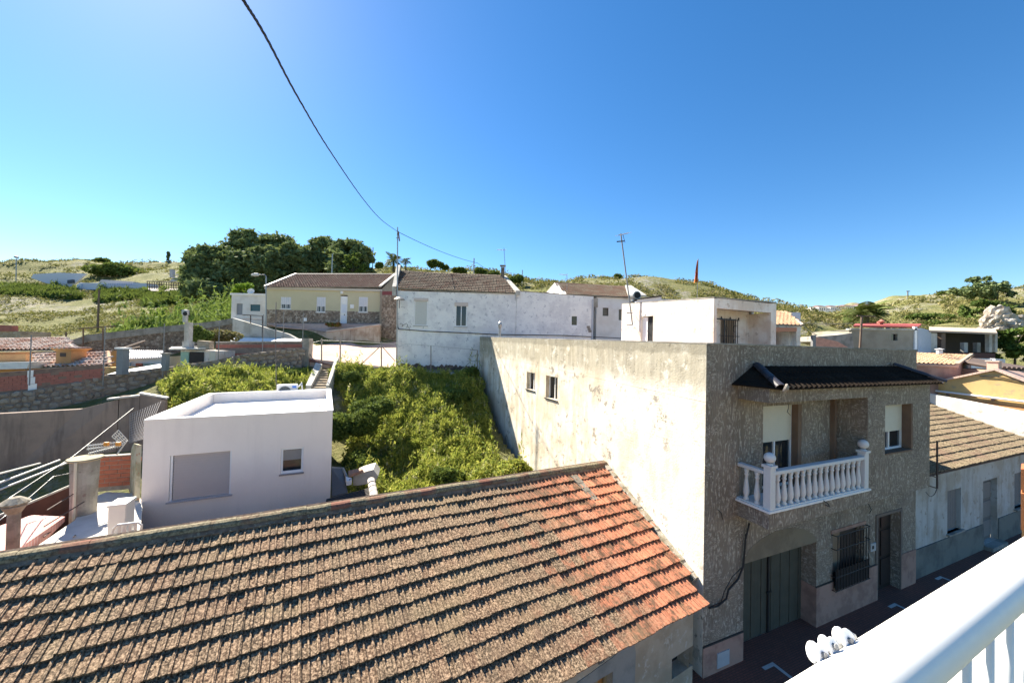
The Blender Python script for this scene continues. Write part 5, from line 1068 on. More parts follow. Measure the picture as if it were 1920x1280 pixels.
# third house: gable and tiled roof behind the annex, white wall at its right
th3 = thing('gabled_house', 'white house with a lit gable and brown tiled roof right of the long house', 'house', fl(bp(1120, 640, 27.5), 6))
Y3 = 27.2; O3 = fl(bp(1118, 600, Y3), 0); zt3 = float(bp(1118, 557, Y3)[2]); W3 = 7.2
def r3(x0, y0, x1, y1): a = bp(x0, y1, Y3); b = bp(x1, y0, Y3); return (float(a[0]-O3[0]), float(b[0]-O3[0]), float(a[2]), float(b[2]))
g1 = r3(1130, 577, 1141, 592); g2 = r3(1160, 580, 1172, 600); eX = A(1, 0, 0); nX = A(0, -1, 0)
block(th3, O3, eX, W3, A(-1, 5.8, 0), 5, zt3, zt3-.05, WALLW2, [g1, g2], .15)
for g_ in (g1, g2): win(th3, O3+eX*g_[0]+ZZ*g_[2], eX, nX, g_[1]-g_[0], g_[3]-g_[2], .1, frame=simple('dark_frame', (.05, .045, .04)), pane=simple('dim_pane', (.12, .11, .09), .2), ft=.05)
EL = bp(1063, 552, 27.0); ER = bp(1190, 558, 27.0); RL = bp(1040, 531, 30.6); RR = bp(1178, 539, 30.6)
T3 = tilemat('brown_tile_far', (.18, .115, .085), (.20, .16, .12), eX, A(0, .9, .4), .24, .34, lamt=(.4, .6)); t3 = flat_tile('tile', T3, .24, .39)
tiled_slope(th3, EL, ER, RL, RR, t3, .24, .34, 0, seed=3); ridge(th3, RL, RR, T3)
mb = MB(); bk_ = bp(1022, 550, 34.0); mb.slab([fl(EL, 8), fl(bk_, 8), bk_, RL+ZZ*.05, EL], A(.22, 0, 0)); mb.build('gable', WALLW2, th3)
mb = MB(); mb.slab([RL, RR, fl(RR, 11)+A(0, 3.6, 0), bk_], -ZZ*.06); mb.build('rear_slope', T3, th3)
mb = MB(); mb.slab([bp(1172, 537, 30), bp(1184, 538, 30), bp(1212, 556, 27), bp(1178, 556, 27)], ZZ*.12); mb.build('mortar_hip', CONCL, th3)
# cowl chimney and lean-to behind the rooftop room
cw = thing('cowl_chimney', 'grey metal chimney with a round black opening behind the rooftop room', 'chimney', bp(1190, 600, 24))
c = bp(1189, 555, 24); mb = MB(); mb.lathe(c+A(0, .1, 0), [(.24, 0), (.27, .5), (.25, .52)], 14, ax=A(.1, -1, 0)); mb.lathe(fl(c, float(c[2])-1.2), [(.16, 0), (.16, 1.0), (.22, 1.2)], 12); mb.build('cowl', GALV, cw)
mb = MB(); mb.lathe(c+A(.06, -.42, 0), [(.0, 0), (.20, 0), (.20, .03), (0, .03)], 14, ax=A(.1, -1, 0)); mb.build('opening', simple('soot', (.008, .008, .008)), cw)
gl = thing('grey_lean_to', 'grey sheet roof edge rising behind the rooftop room', 'roof', bp(1210, 565, 24)); mb = MB(); mb.slab([bp(1192, 568, 23), bp(1196, 561, 23), bp(1240, 555, 23), bp(1241, 566, 23)], A(0, 2, 0)); mb.build('sheet', simple('pale_blue_wall', (.55, .57, .62)), gl); mb = MB(); mb.slab([bp(1192, 562, 22.9), bp(1241, 556, 22.9), bp(1241, 553, 22.9), bp(1200, 559, 22.9)], A(0, 2.2, 0)); mb.build('edge', DARKT, gl)

# ================================================================= CREAM HOUSE
ch = thing('cream_house', 'cream house with stone cladding, white door and three white-grilled windows under a brown tile roof', 'house', fl(bp(498, 610, 36), 9.3))
YC = 36.0; OC_ = fl(bp(498, 600, YC), 0); WC = float(bp(713, 600, YC)[0]-OC_[0]); ZC0 = 9.2; ZCT = float(bp(498, 541, YC)[2])
def cr(x0, y0, x1, y1): a = bp(x0, y1, YC); b = bp(x1, y0, YC); return (float(a[0]-OC_[0]), float(b[0]-OC_[0]), float(a[2]), float(b[2]))
cws = [cr(526, 557, 546, 579), cr(593, 557, 611, 585), cr(672, 557, 690, 585)]; cdd = cr(637, 553, 652, 600); cdd = (cdd[0], cdd[1], ZC0+.3, cdd[3])
block(ch, OC_, eX, WC, A(.0, 10, 0), ZC0-1.2, ZCT, ZCT, CREAMW, cws+[cdd], .15)
zc_ = float(bp(498, 580, YC)[2]); edges = [0]+sorted([cws[0][0], cws[0][1], cws[1][0], cws[1][1], cdd[0], cdd[1], cws[2][0], cws[2][1]])+[WC]
mb = MB()
for i in range(len(edges)-1):
    a, b = edges[i]+.002, edges[i+1]-.002; top_ = zc_
    for h in cws:
        if abs(a-h[0]) < .05: top_ = min(top_, h[2]-.05)
    if abs(a-cdd[0]) < .05: continue
    mb.box(OC_+eX*a+nX*.04+ZZ*(ZC0-1.2), eX*(b-a), -nX*.04, ZZ*(top_-ZC0+1.2))
mb.build('stone_cladding', CLAD, ch)
mb = MB(); mb.box(OC_+nX*.18-eX*.1+ZZ*(ZCT-.06), eX*(WC+.2), -nX*.18, ZZ*.22); mb.build('eave_band', simple('pale_eave', (.55, .50, .42)), ch)
for k, h in enumerate(cws):
    f_ = win(ch, OC_+eX*h[0]+ZZ*h[2], eX, nX, h[1]-h[0], h[3]-h[2], .03, frame=WHITE, mull=2, sill=WHITE, ft=.07); mb = MB(); mb.box(OC_+eX*(h[0]+.05)-nX*.02+ZZ*(h[2]+.38*(h[3]-h[2])), eX*(h[1]-h[0]-.1), -nX*.03, ZZ*.6*(h[3]-h[2])); mb.build('shutter', simple('white_shutter', (.66, .66, .70)), f_)
    for j in range(5): mb = MB(); mb.box(OC_+eX*(h[0]+(h[1]-h[0])*(j+.5)/5-.01)+nX*.1+ZZ*h[2], eX*.02, -nX*.02, ZZ*(h[3]-h[2])); mb.build('bar', WHITE, f_)
mb = MB(); mb.box(OC_+eX*cdd[0]-nX*.06+ZZ*cdd[2], eX*(cdd[1]-cdd[0]), -nX*.05, ZZ*(cdd[3]-cdd[2]-.12)); dd_ = mb.build('door', WHITE, ch); mb = MB(); mb.box(OC_+eX*(cdd[0]+.4)-nX*.05+ZZ*(cdd[2]+1.0), eX*.06, nX*.04, ZZ*.12); mb.build('handle', BLACKMETAL, dd_); mb = MB()
for z in (.2, 1.25): mb.box(OC_+eX*(cdd[0]+.12)-nX*.055+ZZ*(cdd[2]+z), eX*(cdd[1]-cdd[0]-.24), nX*.015, ZZ*.8)
mb.build('panel', simple('door_panel', (.68, .70, .76)), dd_)
mb = MB(); mb.box(OC_+eX*(cdd[0]-.3)+nX*1.0+ZZ*(ZC0-.1), eX*1.5, -nX*.96, ZZ*.26); mb.build('door_step', PINKW, ch)
q_ = cr(657, 571, 664, 578); mb = MB(); mb.box(OC_+eX*q_[0]+nX*.08+ZZ*q_[2], eX*(q_[1]-q_[0]), -nX*.08, ZZ*(q_[3]-q_[2])); mb.build('meter_box', WHITE, ch)
q_ = cr(570, 596, 576, 602); mb = MB(); mb.box(OC_+eX*q_[0]+nX*.08+ZZ*q_[2], eX*(q_[1]-q_[0]), -nX*.04, ZZ*(q_[3]-q_[2])); mb.build('vent_cover', WHITE, ch)
q_ = cr(640, 546, 645, 551); mb = MB(); mb.box(OC_+eX*q_[0]+nX*.2+ZZ*q_[2], eX*.2, -nX*.2, ZZ*.25); mb.build('wall_lamp', WHITE, ch)
TC = tilemat('dark_brown_tile', (.17, .095, .07), (.20, .14, .10), eX, A(0, .9, .4), .22, .34, lamt=(.45, .65)); tc = pan_tiles('tile', TC, .25, .40, .05)
EL = bp(497, 538, 35.7); ER = bp(713, 538, 35.7); RL = bp(555, 514.5, 41); RR = bp(742, 514.5, 41)
tiled_slope(ch, EL, ER, RL, RR, tc, .25, .38, 0, seed=3); ridge(ch, RL, RR, simple('pale_ridge', (.42, .35, .28)), .12)
for a_, b_ in ((EL, RL), (ER, RR)): mb = MB(); mb.slab([a_-eX*.14, a_+eX*.1, b_+eX*.1, b_-eX*.14], ZZ*.14); mb.build('verge', simple('pale_verge', (.52, .46, .40)), ch)
mb = MB(); mb.face([fl(ER, ZC0), fl(ER, ZC0)+A(0, 10, 0), fl(ER, ZCT)+A(0, 10, 0), RR-ZZ*.05, fl(ER, ZCT)]); mb.slab([RL, RR, fl(RR, ZCT)+A(0, 5, 0), fl(RL, ZCT)+A(0, 5, 0)], -ZZ*.06); mb.build('gable', plaster('beige_gable', (.46, .36, .27), (.40, .31, .23), 1), ch)
# stone side building between cream and long house
sb = thing('stone_side_wall', 'dark rubble stone wall with maroon roof edge between the cream house and the long white house', 'wall', fl(bp(730, 640, 33), 7.5))
p0, p1 = fl(bp(714, 640, 34.6), 7.2), fl(bp(748, 640, 34.2), 7.2)
zA, zB = float(bp(714, 553, 34.6)[2]), float(bp(748, 553, 34.2)[2])
mb = MB(); mb.slab([p0, p1, fl(p1, zB), fl(p0, zA)], A(.3, .1, 0)); mb.build('wall_core', CLAD, sb)
mb = MB(); mb.slab([fl(p0, zA), fl(p1, zB), fl(p1, zB+.35), fl(p0, zA+.35)], A(.4, .1, 0)); mb.build('maroon_edge', simple('maroon_edge', (.20, .05, .05)), sb)
# white annex left of the cream house
wa = thing('white_annex', 'low white flat-roofed annex with a teal window left of the cream house', 'house', fl(bp(433, 600, 38), 9))
YA = 38; OA = fl(bp(433, 600, YA), 0); WA = float(bp(497, 600, YA)[0]-OA[0]); zA_ = float(bp(433, 553, YA)[2])
def ar_(x0, y0, x1, y1): a = bp(x0, y1, YA); b = bp(x1, y0, YA); return (float(a[0]-OA[0]), float(b[0]-OA[0]), float(a[2]), float(b[2]))
k1 = ar_(469, 571, 488, 583); k2 = ar_(443, 569, 455, 590); block(wa, OA, eX, WA, A(0, 5, 0), 8.0, zA_, zA_, WALLW2, [k1, k2], .15); flat_roof(wa, OA, eX, WA, A(0, 5, 0), zA_+.1, WHITE, .2, .1, .1)
win(wa, OA+eX*k1[0]+ZZ*k1[2], eX, nX, k1[1]-k1[0], k1[3]-k1[2], .05, frame=simple('teal_frame', (.04, .12, .15)), pane=simple('teal_glass', (.03, .09, .12), .15), sill=None)
mb = MB(); mb.box(OA+eX*k2[0]-nX*.1+ZZ*k2[2], eX*(k2[1]-k2[0]), -nX*.04, ZZ*(k2[3]-k2[2])); mb.build('door', simple('grey_door', (.25, .26, .28)), wa)
st_ = thing('satellite_dish', 'small white satellite dish on the white annex roof beside the cream house', 'satellite dish', bp(474, 553, 38)); mb = MB(); mb.lathe(bp(471, 547, 38), [(.02, .0), (.2, .04), (.32, .11), (.31, .12), (.02, .02)], 16, ax=A(.3, -1, .5)); mb.build('dish', WHITE, st_); mb = MB(); mb.tube([bp(474, 553, 38.1), bp(471, 547, 38.1)], .03, 6); mb.build('stand', GALV, st_)
# low walls in front of the cream house
tw_ = thing('terrace_wall', 'stained rendered terrace wall below the cream house with flowers on top', 'wall', fl(bp(650, 640, 33), 7.6))
pa_, pb_ = bp(578, 617, 34.6), bp(712, 609, 33.4); mb = MB(); m0 = bp(612, 622, 33.6)
mb.slab([fl(pa_, 7), fl(m0, 7), m0, pa_], A(0, .4, 0)); mb.slab([fl(m0, 7)+A(.01, 0, 0), fl(pb_, 7), pb_, m0+A(.01, 0, 0)], A(0, .4, 0)); mb.build('wall', TERRW, tw_); mb = MB(); mb.slab([m0+A(0, -.05, 0), pb_+A(0, -.05, 0), pb_+A(0, .45, 0), m0+A(0, .45, 0)], ZZ*.08); mb.build('coping', CONCL, tw_)
mb = MB(); mb.slab([pa_, m0, pb_, bp(713, 606, 36), bp(500, 606, 36), bp(520, 612, 35)], -ZZ*.1); struct(mb.build('house_terrace', PINKPAVE))
bush('flower_bed', bp(626, 609, 33.6), (.7, .4, .4), 900, .12, leafmat('red_green_leaves', [(.25, .03, .03), (.06, .10, .02), (.20, .22, .05), (.3, .05, .06)], 3), 'red and yellow flowering plants on the terrace wall in front of the white door', 'plant', sq=.6)
rw2 = thing('ramp_wall', 'pale triangular ramp wall sloping down to the right below the white annex', 'wall', fl(bp(500, 640, 31), 7.8))
mb = MB(); q = [(436, 634), (562, 638), (540, 626), (470, 606), (436, 596)]; mb.slab([bp(x, y, 31) for x, y in q], A(0, .35, 0)); mb.build('wall', CONCL, rw2); mb = MB(); mb.slab([bp(432, 635, 30.6), bp(566, 638, 30.6), bp(562, 643, 30.2), bp(432, 642, 30.2)], ZZ*.12); mb.build('foot_ledge', WHITE, rw2)
mb = MB(); mb.slab([fl(bp(436, 634, 31), 5.5), fl(bp(562, 638, 31), 5.5), bp(562, 638, 31), bp(436, 634, 31)], A(0, .35, 0)); mb.build('footing', CONC, rw2)
hr_ = thing('hand_rail', 'dark steel handrail on the ramp wall below the white annex', 'railing', bp(470, 606, 30.9)); mb = MB(); mb.tube([bp(455, 590, 30.9), bp(492, 592, 30.9), bp(492, 640, 30.7)], .04, 6); mb.tube([bp(455, 598, 30.9), bp(492, 599, 30.9)], .03, 5); mb.build('rail', RUST, hr_); mb = MB(); mb.tube([bp(470, 591, 30.9), bp(470, 606, 30.9)], .035, 6); mb.build('post', RUST, hr_)
# block wall with red bands above the stone wall
bwl = thing('banded_block_wall', 'rough grey block wall with two red brick bands under the ramp wall', 'wall', fl(bp(480, 690, 25), 5.5))
q = [bp(405, 642, 25.2), bp(567, 641, 25.2)]; mb = MB(); mb.slab([fl(q[0], 5.3), fl(q[1], 5.3), q[1], q[0]], A(0, .4, 0)); mb.build('wall', plaster('rough_brown_render', (.26, .21, .17), (.17, .14, .12), 1.8, bump=.8, c3=(.33, .28, .23)), bwl)
eQ = nrm(q[1]-q[0]); nQ = A(eQ[1], -eQ[0], 0)
for z_, l0, l1 in ((.16, 0, 5.8), (.27, 0, 5.8), (.74, .3, 3.0), (.85, .4, 2.4), (.78, 4.9, 5.7)):
    x = l0
    while x < l1: mb = MB(); mb.box(q[0]+eQ*x+nQ*.02-ZZ*(z_+.09), eQ*.26, -nQ*.05, ZZ*.095); mb.build('brick', BRICKD, bwl); x += .275
mb = MB(); mb.box(q[0]+nQ*.05+ZZ*.003, eQ*5.85, -nQ*.5, ZZ*.06); mb.build('coping', CONCL, bwl)
mb = MB(); mb.box(bp(566, 690, 25.0), A(.42, 0, 0), A(0, .5, 0), ZZ*2.0); mb.build('end_pier', CONC, bwl)
# plaza (sloping paved street end) and concrete stairs
mb = MB(); pz = [bp(575, 673, 25.2), bp(640, 686, 25.2), bp(742, 691, 25.5), bp(744, 641, 34.1), bp(665, 641, 34.1), bp(600, 641, 34.0), bp(562, 639, 31.5)]
mb.slab([p+ZZ*.05 for p in pz], -ZZ*.5); struct(mb.build('paved_street_end', PINKPAVE))
mb = MB(); mb.slab([bp(565, 676, 25.1), bp(668, 692, 25.1), bp(668, 684, 25.1), bp(620, 684, 25.1), bp(575, 671, 25.1)], A(0, .25, 0)); tag(mb.build('kerb_wall', simple('dark_red_kerb', (.15, .06, .05)), None), 'low dark red retaining wall at the top of the concrete stairs', 'wall')
sta = thing('concrete_stairs', 'narrow concrete stairs between two thick sloping walls behind the cooling unit', 'stairs', bp(600, 728, 22))
s0, s1 = bp(583, 731, 21.6), bp(611, 731, 21.8); t0, t1 = bp(602, 694, 24.6), bp(617, 694, 24.8)
for i in range(8):
    k0, k1 = i/8, (i+1)/8; a = s0*(1-k0)+t0*k0; b = s1*(1-k0)+t1*k0; c = s1*(1-k1)+t1*k1; d = s0*(1-k1)+t0*k1; z = float(a[2])+.16
    mb = MB(); mb.slab([fl(p, z-1.0) for p in (a, b, c, d)], ZZ*1.0); mb.build('step', TANW, sta)
for (a, b, c, d) in (((573, 731, 21.5), (583, 731, 21.5), (604, 690, 24.6), (592, 687, 24.6)), ((611, 731, 21.7), (617, 731, 21.7), (636, 674, 24.9), (629, 676, 24.9))):
    mb = MB(); P4 = [bp(*q) for q in (a, b, c, d)]; mb.slab([p-ZZ*1.4 for p in P4], ZZ*(1.42+.25)); mb.build('side_wall', CONCL, sta)
# wire fence
fe = thing('wire_fence', 'steel post and wire fence with diagonal braces along the top of the weed lot', 'fence', bp(660, 690, 25.3))
mats_ = simple('brown_grey_post', (.28, .24, .21), .6, .2)
for x, y0_, y1_ in ((603, 691, 634), (638, 690, 635), (715, 691, 640)): mb = MB(); mb.tube([bp(x, y0_, 25.15), bp(x, y1_, 25.15)], .045, 7); mb.build('post', mats_, fe)
for a_, b_ in (((712, 650), (672, 688)), ((717, 650), (741, 677)), ((575, 652), (592, 683))): mb = MB(); mb.tube([bp(*a_, 25.15), bp(*b_, 25.15)], .028, 6); mb.build('brace', mats_, fe)
mb = MB(); tops = [(575, 645), (603, 638), (638, 639), (715, 643), (741, 645)]; mb.tube([bp(x, y, 25.15) for x, y in tops], .012, 5); mb.tube([bp(x, y+45, 25.15) for x, y in tops], .012, 5); mb.build('wire', GALV, fe)
ga = thing('wire_gate', 'tubular wire gate in front of the bare footing of the long white house', 'gate', bp(850, 698, 25))
for x, y0_, y1_ in ((808, 697, 648), (895, 700, 656)): mb = MB(); mb.tube([bp(x, y0_, 24.9), bp(x, y1_, 24.9)], .035, 6); mb.build('post', mats_, ga)
mb = MB(); mb.tube([bp(740, 643, 24.9), bp(808, 648, 24.9), bp(895, 656, 24.9)], .012, 5); mb.tube([bp(875, 677, 24.9), bp(895, 677, 24.9)], .02, 5); mb.tube([bp(858, 699, 24.9), bp(882, 678, 24.9)], .028, 5); mb.tube([bp(878, 673, 24.9), bp(894, 664, 24.9)], .012, 5); mb.tube([bp(881, 656, 24.9), bp(895, 656, 24.9)], .025, 5); mb.build('brace', GALV, ga)
mb = MB(); mb.slab([bp(742, 690, 25.1), bp(800, 695, 25.0), bp(895, 701, 24.7), bp(895, 706, 24.7), bp(740, 694, 25.0)], A(0, .2, 0)); struct(mb.build('lot_kerb', CONCL))
# fence posts along the stone wall
for i, (x, y0_, y1_, Y, lb) in enumerate([(55, 722, 628, 17.8, 'leftmost thin grey post on the stone wall, by the white daubed brick'), (193, 722, 612, 19.0, 'thin grey post at the right end of the red brick wall'), (305, 706, 606, 20.3, 'thin dark post on the stone wall in front of the small white shed'), (409, 682, 600, 21.6, 'thin post in front of the banded block wall'), (491, 690, 589, 24.0, 'dark post in front of the ramp wall handrail'), (566, 690, 586, 24.8, 'dark post against the end pier of the block wall'), (530, 660, 580, 27, 'short post on the ramp wall in front of the stone cladding')]):
    a_ = bp(x, y0_, Y); pole('fence_post', lb, 'post', a_, float(bp(x, y1_, Y)[2]-a_[2]), .026, GREYPOST, 'posts along the stone wall')

# ================================================================= LEFT HOUSES
oh = thing('orange_house', 'low orange house at the left edge with two stepped tiled roofs and a boxy chimney', 'house', fl(bp(60, 690, 23), 5))
TO = tilemat('pale_dusty_tile', (.46, .27, .19), (.60, .50, .42), eX, A(0, .9, .4), .25, .36, lamt=(.35, .55), dark=(.20, .12, .09)); to = pan_tiles('tile', TO, .28, .44, .08, lip=.09)
EL, ER, RL, RR = bp(-60, 658, 23.6), bp(139, 655, 23.6), bp(-60, 637, 26.4), bp(121, 635, 26.4)
tiled_slope(oh, EL, ER, RL, RR, to, .28, .38, 120, seed=3); mb = MB(); mb.slab([RL-ZZ*.02, RR-ZZ*.02, RR+ZZ*.10, RL+ZZ*.10], A(0, .3, 0)); mb.build('ridge_band', simple('maroon_ridge', (.12, .04, .04)), oh); ridge(oh, ER, RR, TO, .11, 'verge_tile')
mb = MB(); mb.slab([fl(EL, 4), fl(ER, 4), ER-ZZ*.1, EL-ZZ*.1], A(0, 2.6, 0)); mb.build('wall', ORANGEW, oh)
EL, ER, RL, RR = bp(57, 690, 21.6), bp(206, 686, 21.6), bp(60, 664, 23.4), bp(203, 659, 23.4)
tiled_slope(oh, EL, ER, RL, RR, to, .28, .38, 120, seed=5); mb = MB(); mb.slab([RL, RR, RR+ZZ*.14, RL+ZZ*.14], A(0, .15, 0)); mb.build('ridge_band', RUST, oh); ridge(oh, ER, RR, simple('ochre_verge_tile', (.42, .26, .14), .9, var=.4), .10, 'verge_tile')
mb = MB(); mb.slab([fl(EL, 4), fl(ER, 4), ER-ZZ*.1, EL-ZZ*.1], A(0, 1.7, 0)); mb.build('lower_wall', OCHREW, oh)
mb = MB(); mb.slab([bp(-60, 694, 21), bp(50, 691, 21), bp(56, 678, 21), bp(-60, 681, 21)], A(0, 2, 0)); mb.build('white_parapet', WALLW2, oh); mb = MB(); mb.slab([fl(bp(-60, 690, 22), 4), fl(bp(48, 690, 22), 4), bp(48, 664, 22), bp(-60, 666, 22)], A(0, .3, 0)); mb.build('orange_front', ORANGEW, oh)
ck = thing('boxy_chimney', 'square orange chimney with flared top and a small dark vent on the lower left roof', 'chimney', bp(118, 688, 21.9)); P = bp(104, 688, 21.9); mb = MB(); mb.box(P, A(.88, 0, 0), A(0, .8, 0), ZZ*.92); mb.hexa([P+ZZ*.92+A(0, 0, 0), P+A(.88, 0, .92), P+A(.88, .8, .92), P+A(0, .8, .92)], [P+A(-.22, -.15, 1.1), P+A(1.1, -.15, 1.1), P+A(1.1, .95, 1.1), P+A(-.22, .95, 1.1)]); mb.build('stack', ORANGEW, ck); mb = MB(); mb.box(P+A(.25, -.02, .62), A(.34, 0, 0), A(0, .04, 0), ZZ*.22); mb.build('vent', RUST, ck)
for i in range(5): mb = MB(); mb.tube([P+A(-.2+i*.28, -.15, 1.13), P+A(-.2+i*.28, .95, 1.13)], .07, 6); mb.build('cap_tile', TO, ck)
ws = thing('white_shed', 'small white shed with a bright corrugated roof behind the stone wall', 'shed', fl(bp(270, 690, 23.5), 5.5))
P0_, P1_ = bp(226, 672, 23.5), bp(312, 668, 24); mb = MB(); mb.slab([fl(P0_, 4.5), fl(P1_, 4.5), P1_, P0_], A(-.3, 3, 0)); mb.build('wall', WALLW2, ws)
mb = MB(); q = [bp(226, 673, 23.3), bp(313, 669, 23.8), bp(306, 659, 26.3), bp(236, 657, 26)]
for i in range(20):
    k0, k1 = i/20, (i+.55)/20; mb.slab([q[0]*(1-k0)+q[1]*k0, q[0]*(1-k1)+q[1]*k1, q[3]*(1-k1)+q[2]*k1, q[3]*(1-k0)+q[2]*k0], ZZ*.08)
mb.slab(q, -ZZ*.05); mb.build('corrugated_roof', simple('white_fibre_cement', (.72, .70, .70), .9), ws)
for x0_, x1_, y0_, y1_, m_, nm_ in ((231, 242, 692, 680, CURT, 'window'), (254, 265, 688, 681, simple('brown_red_door', (.3, .1, .06)), 'door'), (268, 285, 686, 681, simple('green_panel', (.2, .28, .25)), 'panel')):
    a_ = bp(x0_, y0_, 23.3); b_ = bp(x1_, y1_, 23.3); mb = MB(); mb.box(a_, A(b_[0]-a_[0], .05, 0), A(0, .1, 0), ZZ*(b_[2]-a_[2])); mb.build(nm_, m_, ws)
for i, (x, y0_, y1_, Y, h, lb) in enumerate([(217, 702, 654, 19.3, 12, 'square grey gate pillar with a white cap at the end of the brick wall'), (302, 695, 664, 20.2, 8, 'short dark grey pillar in front of the white shed')]):
    P = bp(x, y0_, Y); hh = float(bp(x, y1_, Y)[2]-P[2]); t_ = thing('pillar', lb, 'pillar', P, group='pillars on the stone wall'); wd = h/700*Y; mb = MB(); mb.box(P, A(wd, 0, 0), A(0, wd, 0), ZZ*hh); mb.build('shaft', simple('blue_grey_render', (.20, .22, .23), .9), t_); mb = MB(); mb.box(P+A(-.06, -.06, hh), A(wd+.12, 0, 0), A(0, wd+.12, 0), ZZ*.08); mb.build('cap', WHITE if i == 0 else CONC, t_)
mb = MB(); mb.slab([bp(200, 704, 19.3), bp(305, 692, 20.6), bp(300, 684, 21.6), bp(228, 696, 20.6)], ZZ*.06); tag(mb.build('white_ledge', ROOFWH, None), 'bright white ledge on top of the stone wall below the white shed', 'ledge')
gh = thing('green_hut', 'hut with a pale green sheet door and dark doorway above the stone wall', 'hut', fl(bp(360, 680, 23.5), 5.8))
a_, b_ = bp(338, 684, 23.5), bp(403, 676, 23.5); zt = float(bp(338, 656, 23.5)[2]); mb = MB(); mb.slab([fl(a_, 5), fl(b_, 5), fl(b_, zt), fl(a_, zt)], A(0, 2.5, 0)); mb.build('wall', WALLWS, gh)
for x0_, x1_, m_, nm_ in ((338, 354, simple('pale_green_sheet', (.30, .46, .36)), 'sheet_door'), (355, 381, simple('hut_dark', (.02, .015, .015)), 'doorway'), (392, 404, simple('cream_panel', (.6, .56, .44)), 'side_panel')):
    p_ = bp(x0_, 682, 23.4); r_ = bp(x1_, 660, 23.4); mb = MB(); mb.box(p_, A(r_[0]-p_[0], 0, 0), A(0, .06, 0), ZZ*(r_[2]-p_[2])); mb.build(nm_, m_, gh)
mb = MB(); mb.slab([bp(316, 656, 23.2), bp(386, 655, 23.2), bp(383, 651, 26), bp(322, 652, 26)], ZZ*.08); mb.build('awning', CONCL, gh); mb = MB(); mb.slab([bp(383, 660, 23), bp(405, 662, 23), bp(405, 638, 25), bp(370, 636, 25)], A(0, .5, 0)) if False else mb.slab([bp(370, 654, 23.6), bp(392, 656, 23.6), bp(392, 640, 23.6), bp(370, 638, 23.6)], A(0, .4, 0)); mb.build('roof_block', TANW, gh)
fc = thing('tall_flue', 'tall grey square flue with a dark metal cowl rising above the green hut', 'chimney', bp(347, 655, 24)); P = bp(341, 655, 24); mb = MB(); mb.box(P, A(.45, 0, 0), A(0, .4, 0), ZZ*.5); mb.box(P+A(.07, .05, .5), A(.3, 0, 0), A(0, .3, 0), ZZ*float(bp(347, 604, 24)[2]-P[2]-.5)); mb.build('shaft', CONCL, fc); mb = MB(); mb.lathe(bp(347.5, 604, 24.1), [(.14, 0), (.15, .45), (.20, .48), (.20, .8), (.0, .82)], 12); mb.build('cowl', GALV, fc)
mb = MB(); mb.lathe(bp(347.5, 588, 23.88), [(0, 0), (.14, .01), (.14, .03), (0, .03)], 10, ax=A(0, -1, 0)); mb.build('cowl_mouth', simple('soot', (.01, .01, .01)), fc)
bush('shrub', bp(366, 630, 25.5), (.85, .8, .95), 3200, .11, DARKL, 'dark oleander-like shrub right of the tall grey flue', group='garden shrubs on the left', seed=5)
bush('shrub', bp(412, 633, 27.5), (1.4, .8, .9), 3000, .12, leafmat('brownish_leaves', [(.12, .09, .05), (.22, .17, .09), (.08, .08, .03), (.3, .26, .16)], 1), 'dry brownish shrub between the dark shrub and the ramp wall', group='garden shrubs on the left', seed=6)
# long retaining wall behind
rwl = thing('long_retaining_wall', 'long brown stone retaining wall with a grey concrete top below the grassy slope', 'wall', fl(bp(150, 655, 31), 6))
tp2 = [bp(128, 640, 30), bp(165, 628, 31), bp(300, 613, 33.5), bp(390, 604, 36), bp(437, 597, 37.5)]
mb = MB()
for i in range(len(tp2)-1): mb.slab([fl(tp2[i], 4.5), fl(tp2[i+1], 4.5), tp2[i+1], tp2[i]], A(-.1, .5, 0))
mb.build('wall_core', CLAD, rwl); mb = MB()
for i in range(len(tp2)-1): mb.slab([tp2[i]-ZZ*.55+A(.03, -.06, 0), tp2[i+1]-ZZ*.55+A(.03, -.06, 0), tp2[i+1]+A(.03, -.06, .02), tp2[i]+A(.03, -.06, .02)], A(-.1, .62, 0))
mb.build('concrete_top', CONC, rwl)
tw3 = thing('red_block_hut', 'low broken red brick hut at the left edge behind the orange house', 'hut', bp(10, 640, 30)); mb = MB(); mb.slab([bp(-30, 636, 30), bp(38, 634, 30), bp(38, 621, 30), bp(-30, 621, 30)], A(0, 2, 0)); mb.build('wall', TANW, tw3); mb = MB(); mb.slab([bp(-30, 621, 29.9), bp(22, 621, 29.9), bp(22, 610, 29.9), bp(-30, 608, 29.9)], A(0, .4, 0)); mb.build('brick_band', BRICKD, tw3)
wd_ = thing('wooden_rail', 'weathered wooden rail on posts above the stone retaining wall', 'railing', bp(185, 640, 30)); 
for x in (124, 156, 193): mb = MB(); mb.tube([bp(x, 655 if x > 130 else 634, 29.5), bp(x, 615 if x > 130 else 622, 29.5)], .05, 6); mb.build('post', WOODOLD, wd_)
mb = MB(); mb.tube([bp(148, 616, 29.5), bp(216, 611, 29.5)], .05, 6); mb.build('rail', WOODOLD, wd_)
tj = thing('leaning_plank', 'loose brown timber leaning over the white shed roof', 'plank', bp(250, 650, 26)); mb = MB(); mb.tube([bp(228, 654, 25), bp(272, 639, 26.5)], .07, 5); mb.tube([bp(236, 656, 25), bp(262, 650, 26.5)], .04, 5); mb.build('timber', WOODOLD, tj)
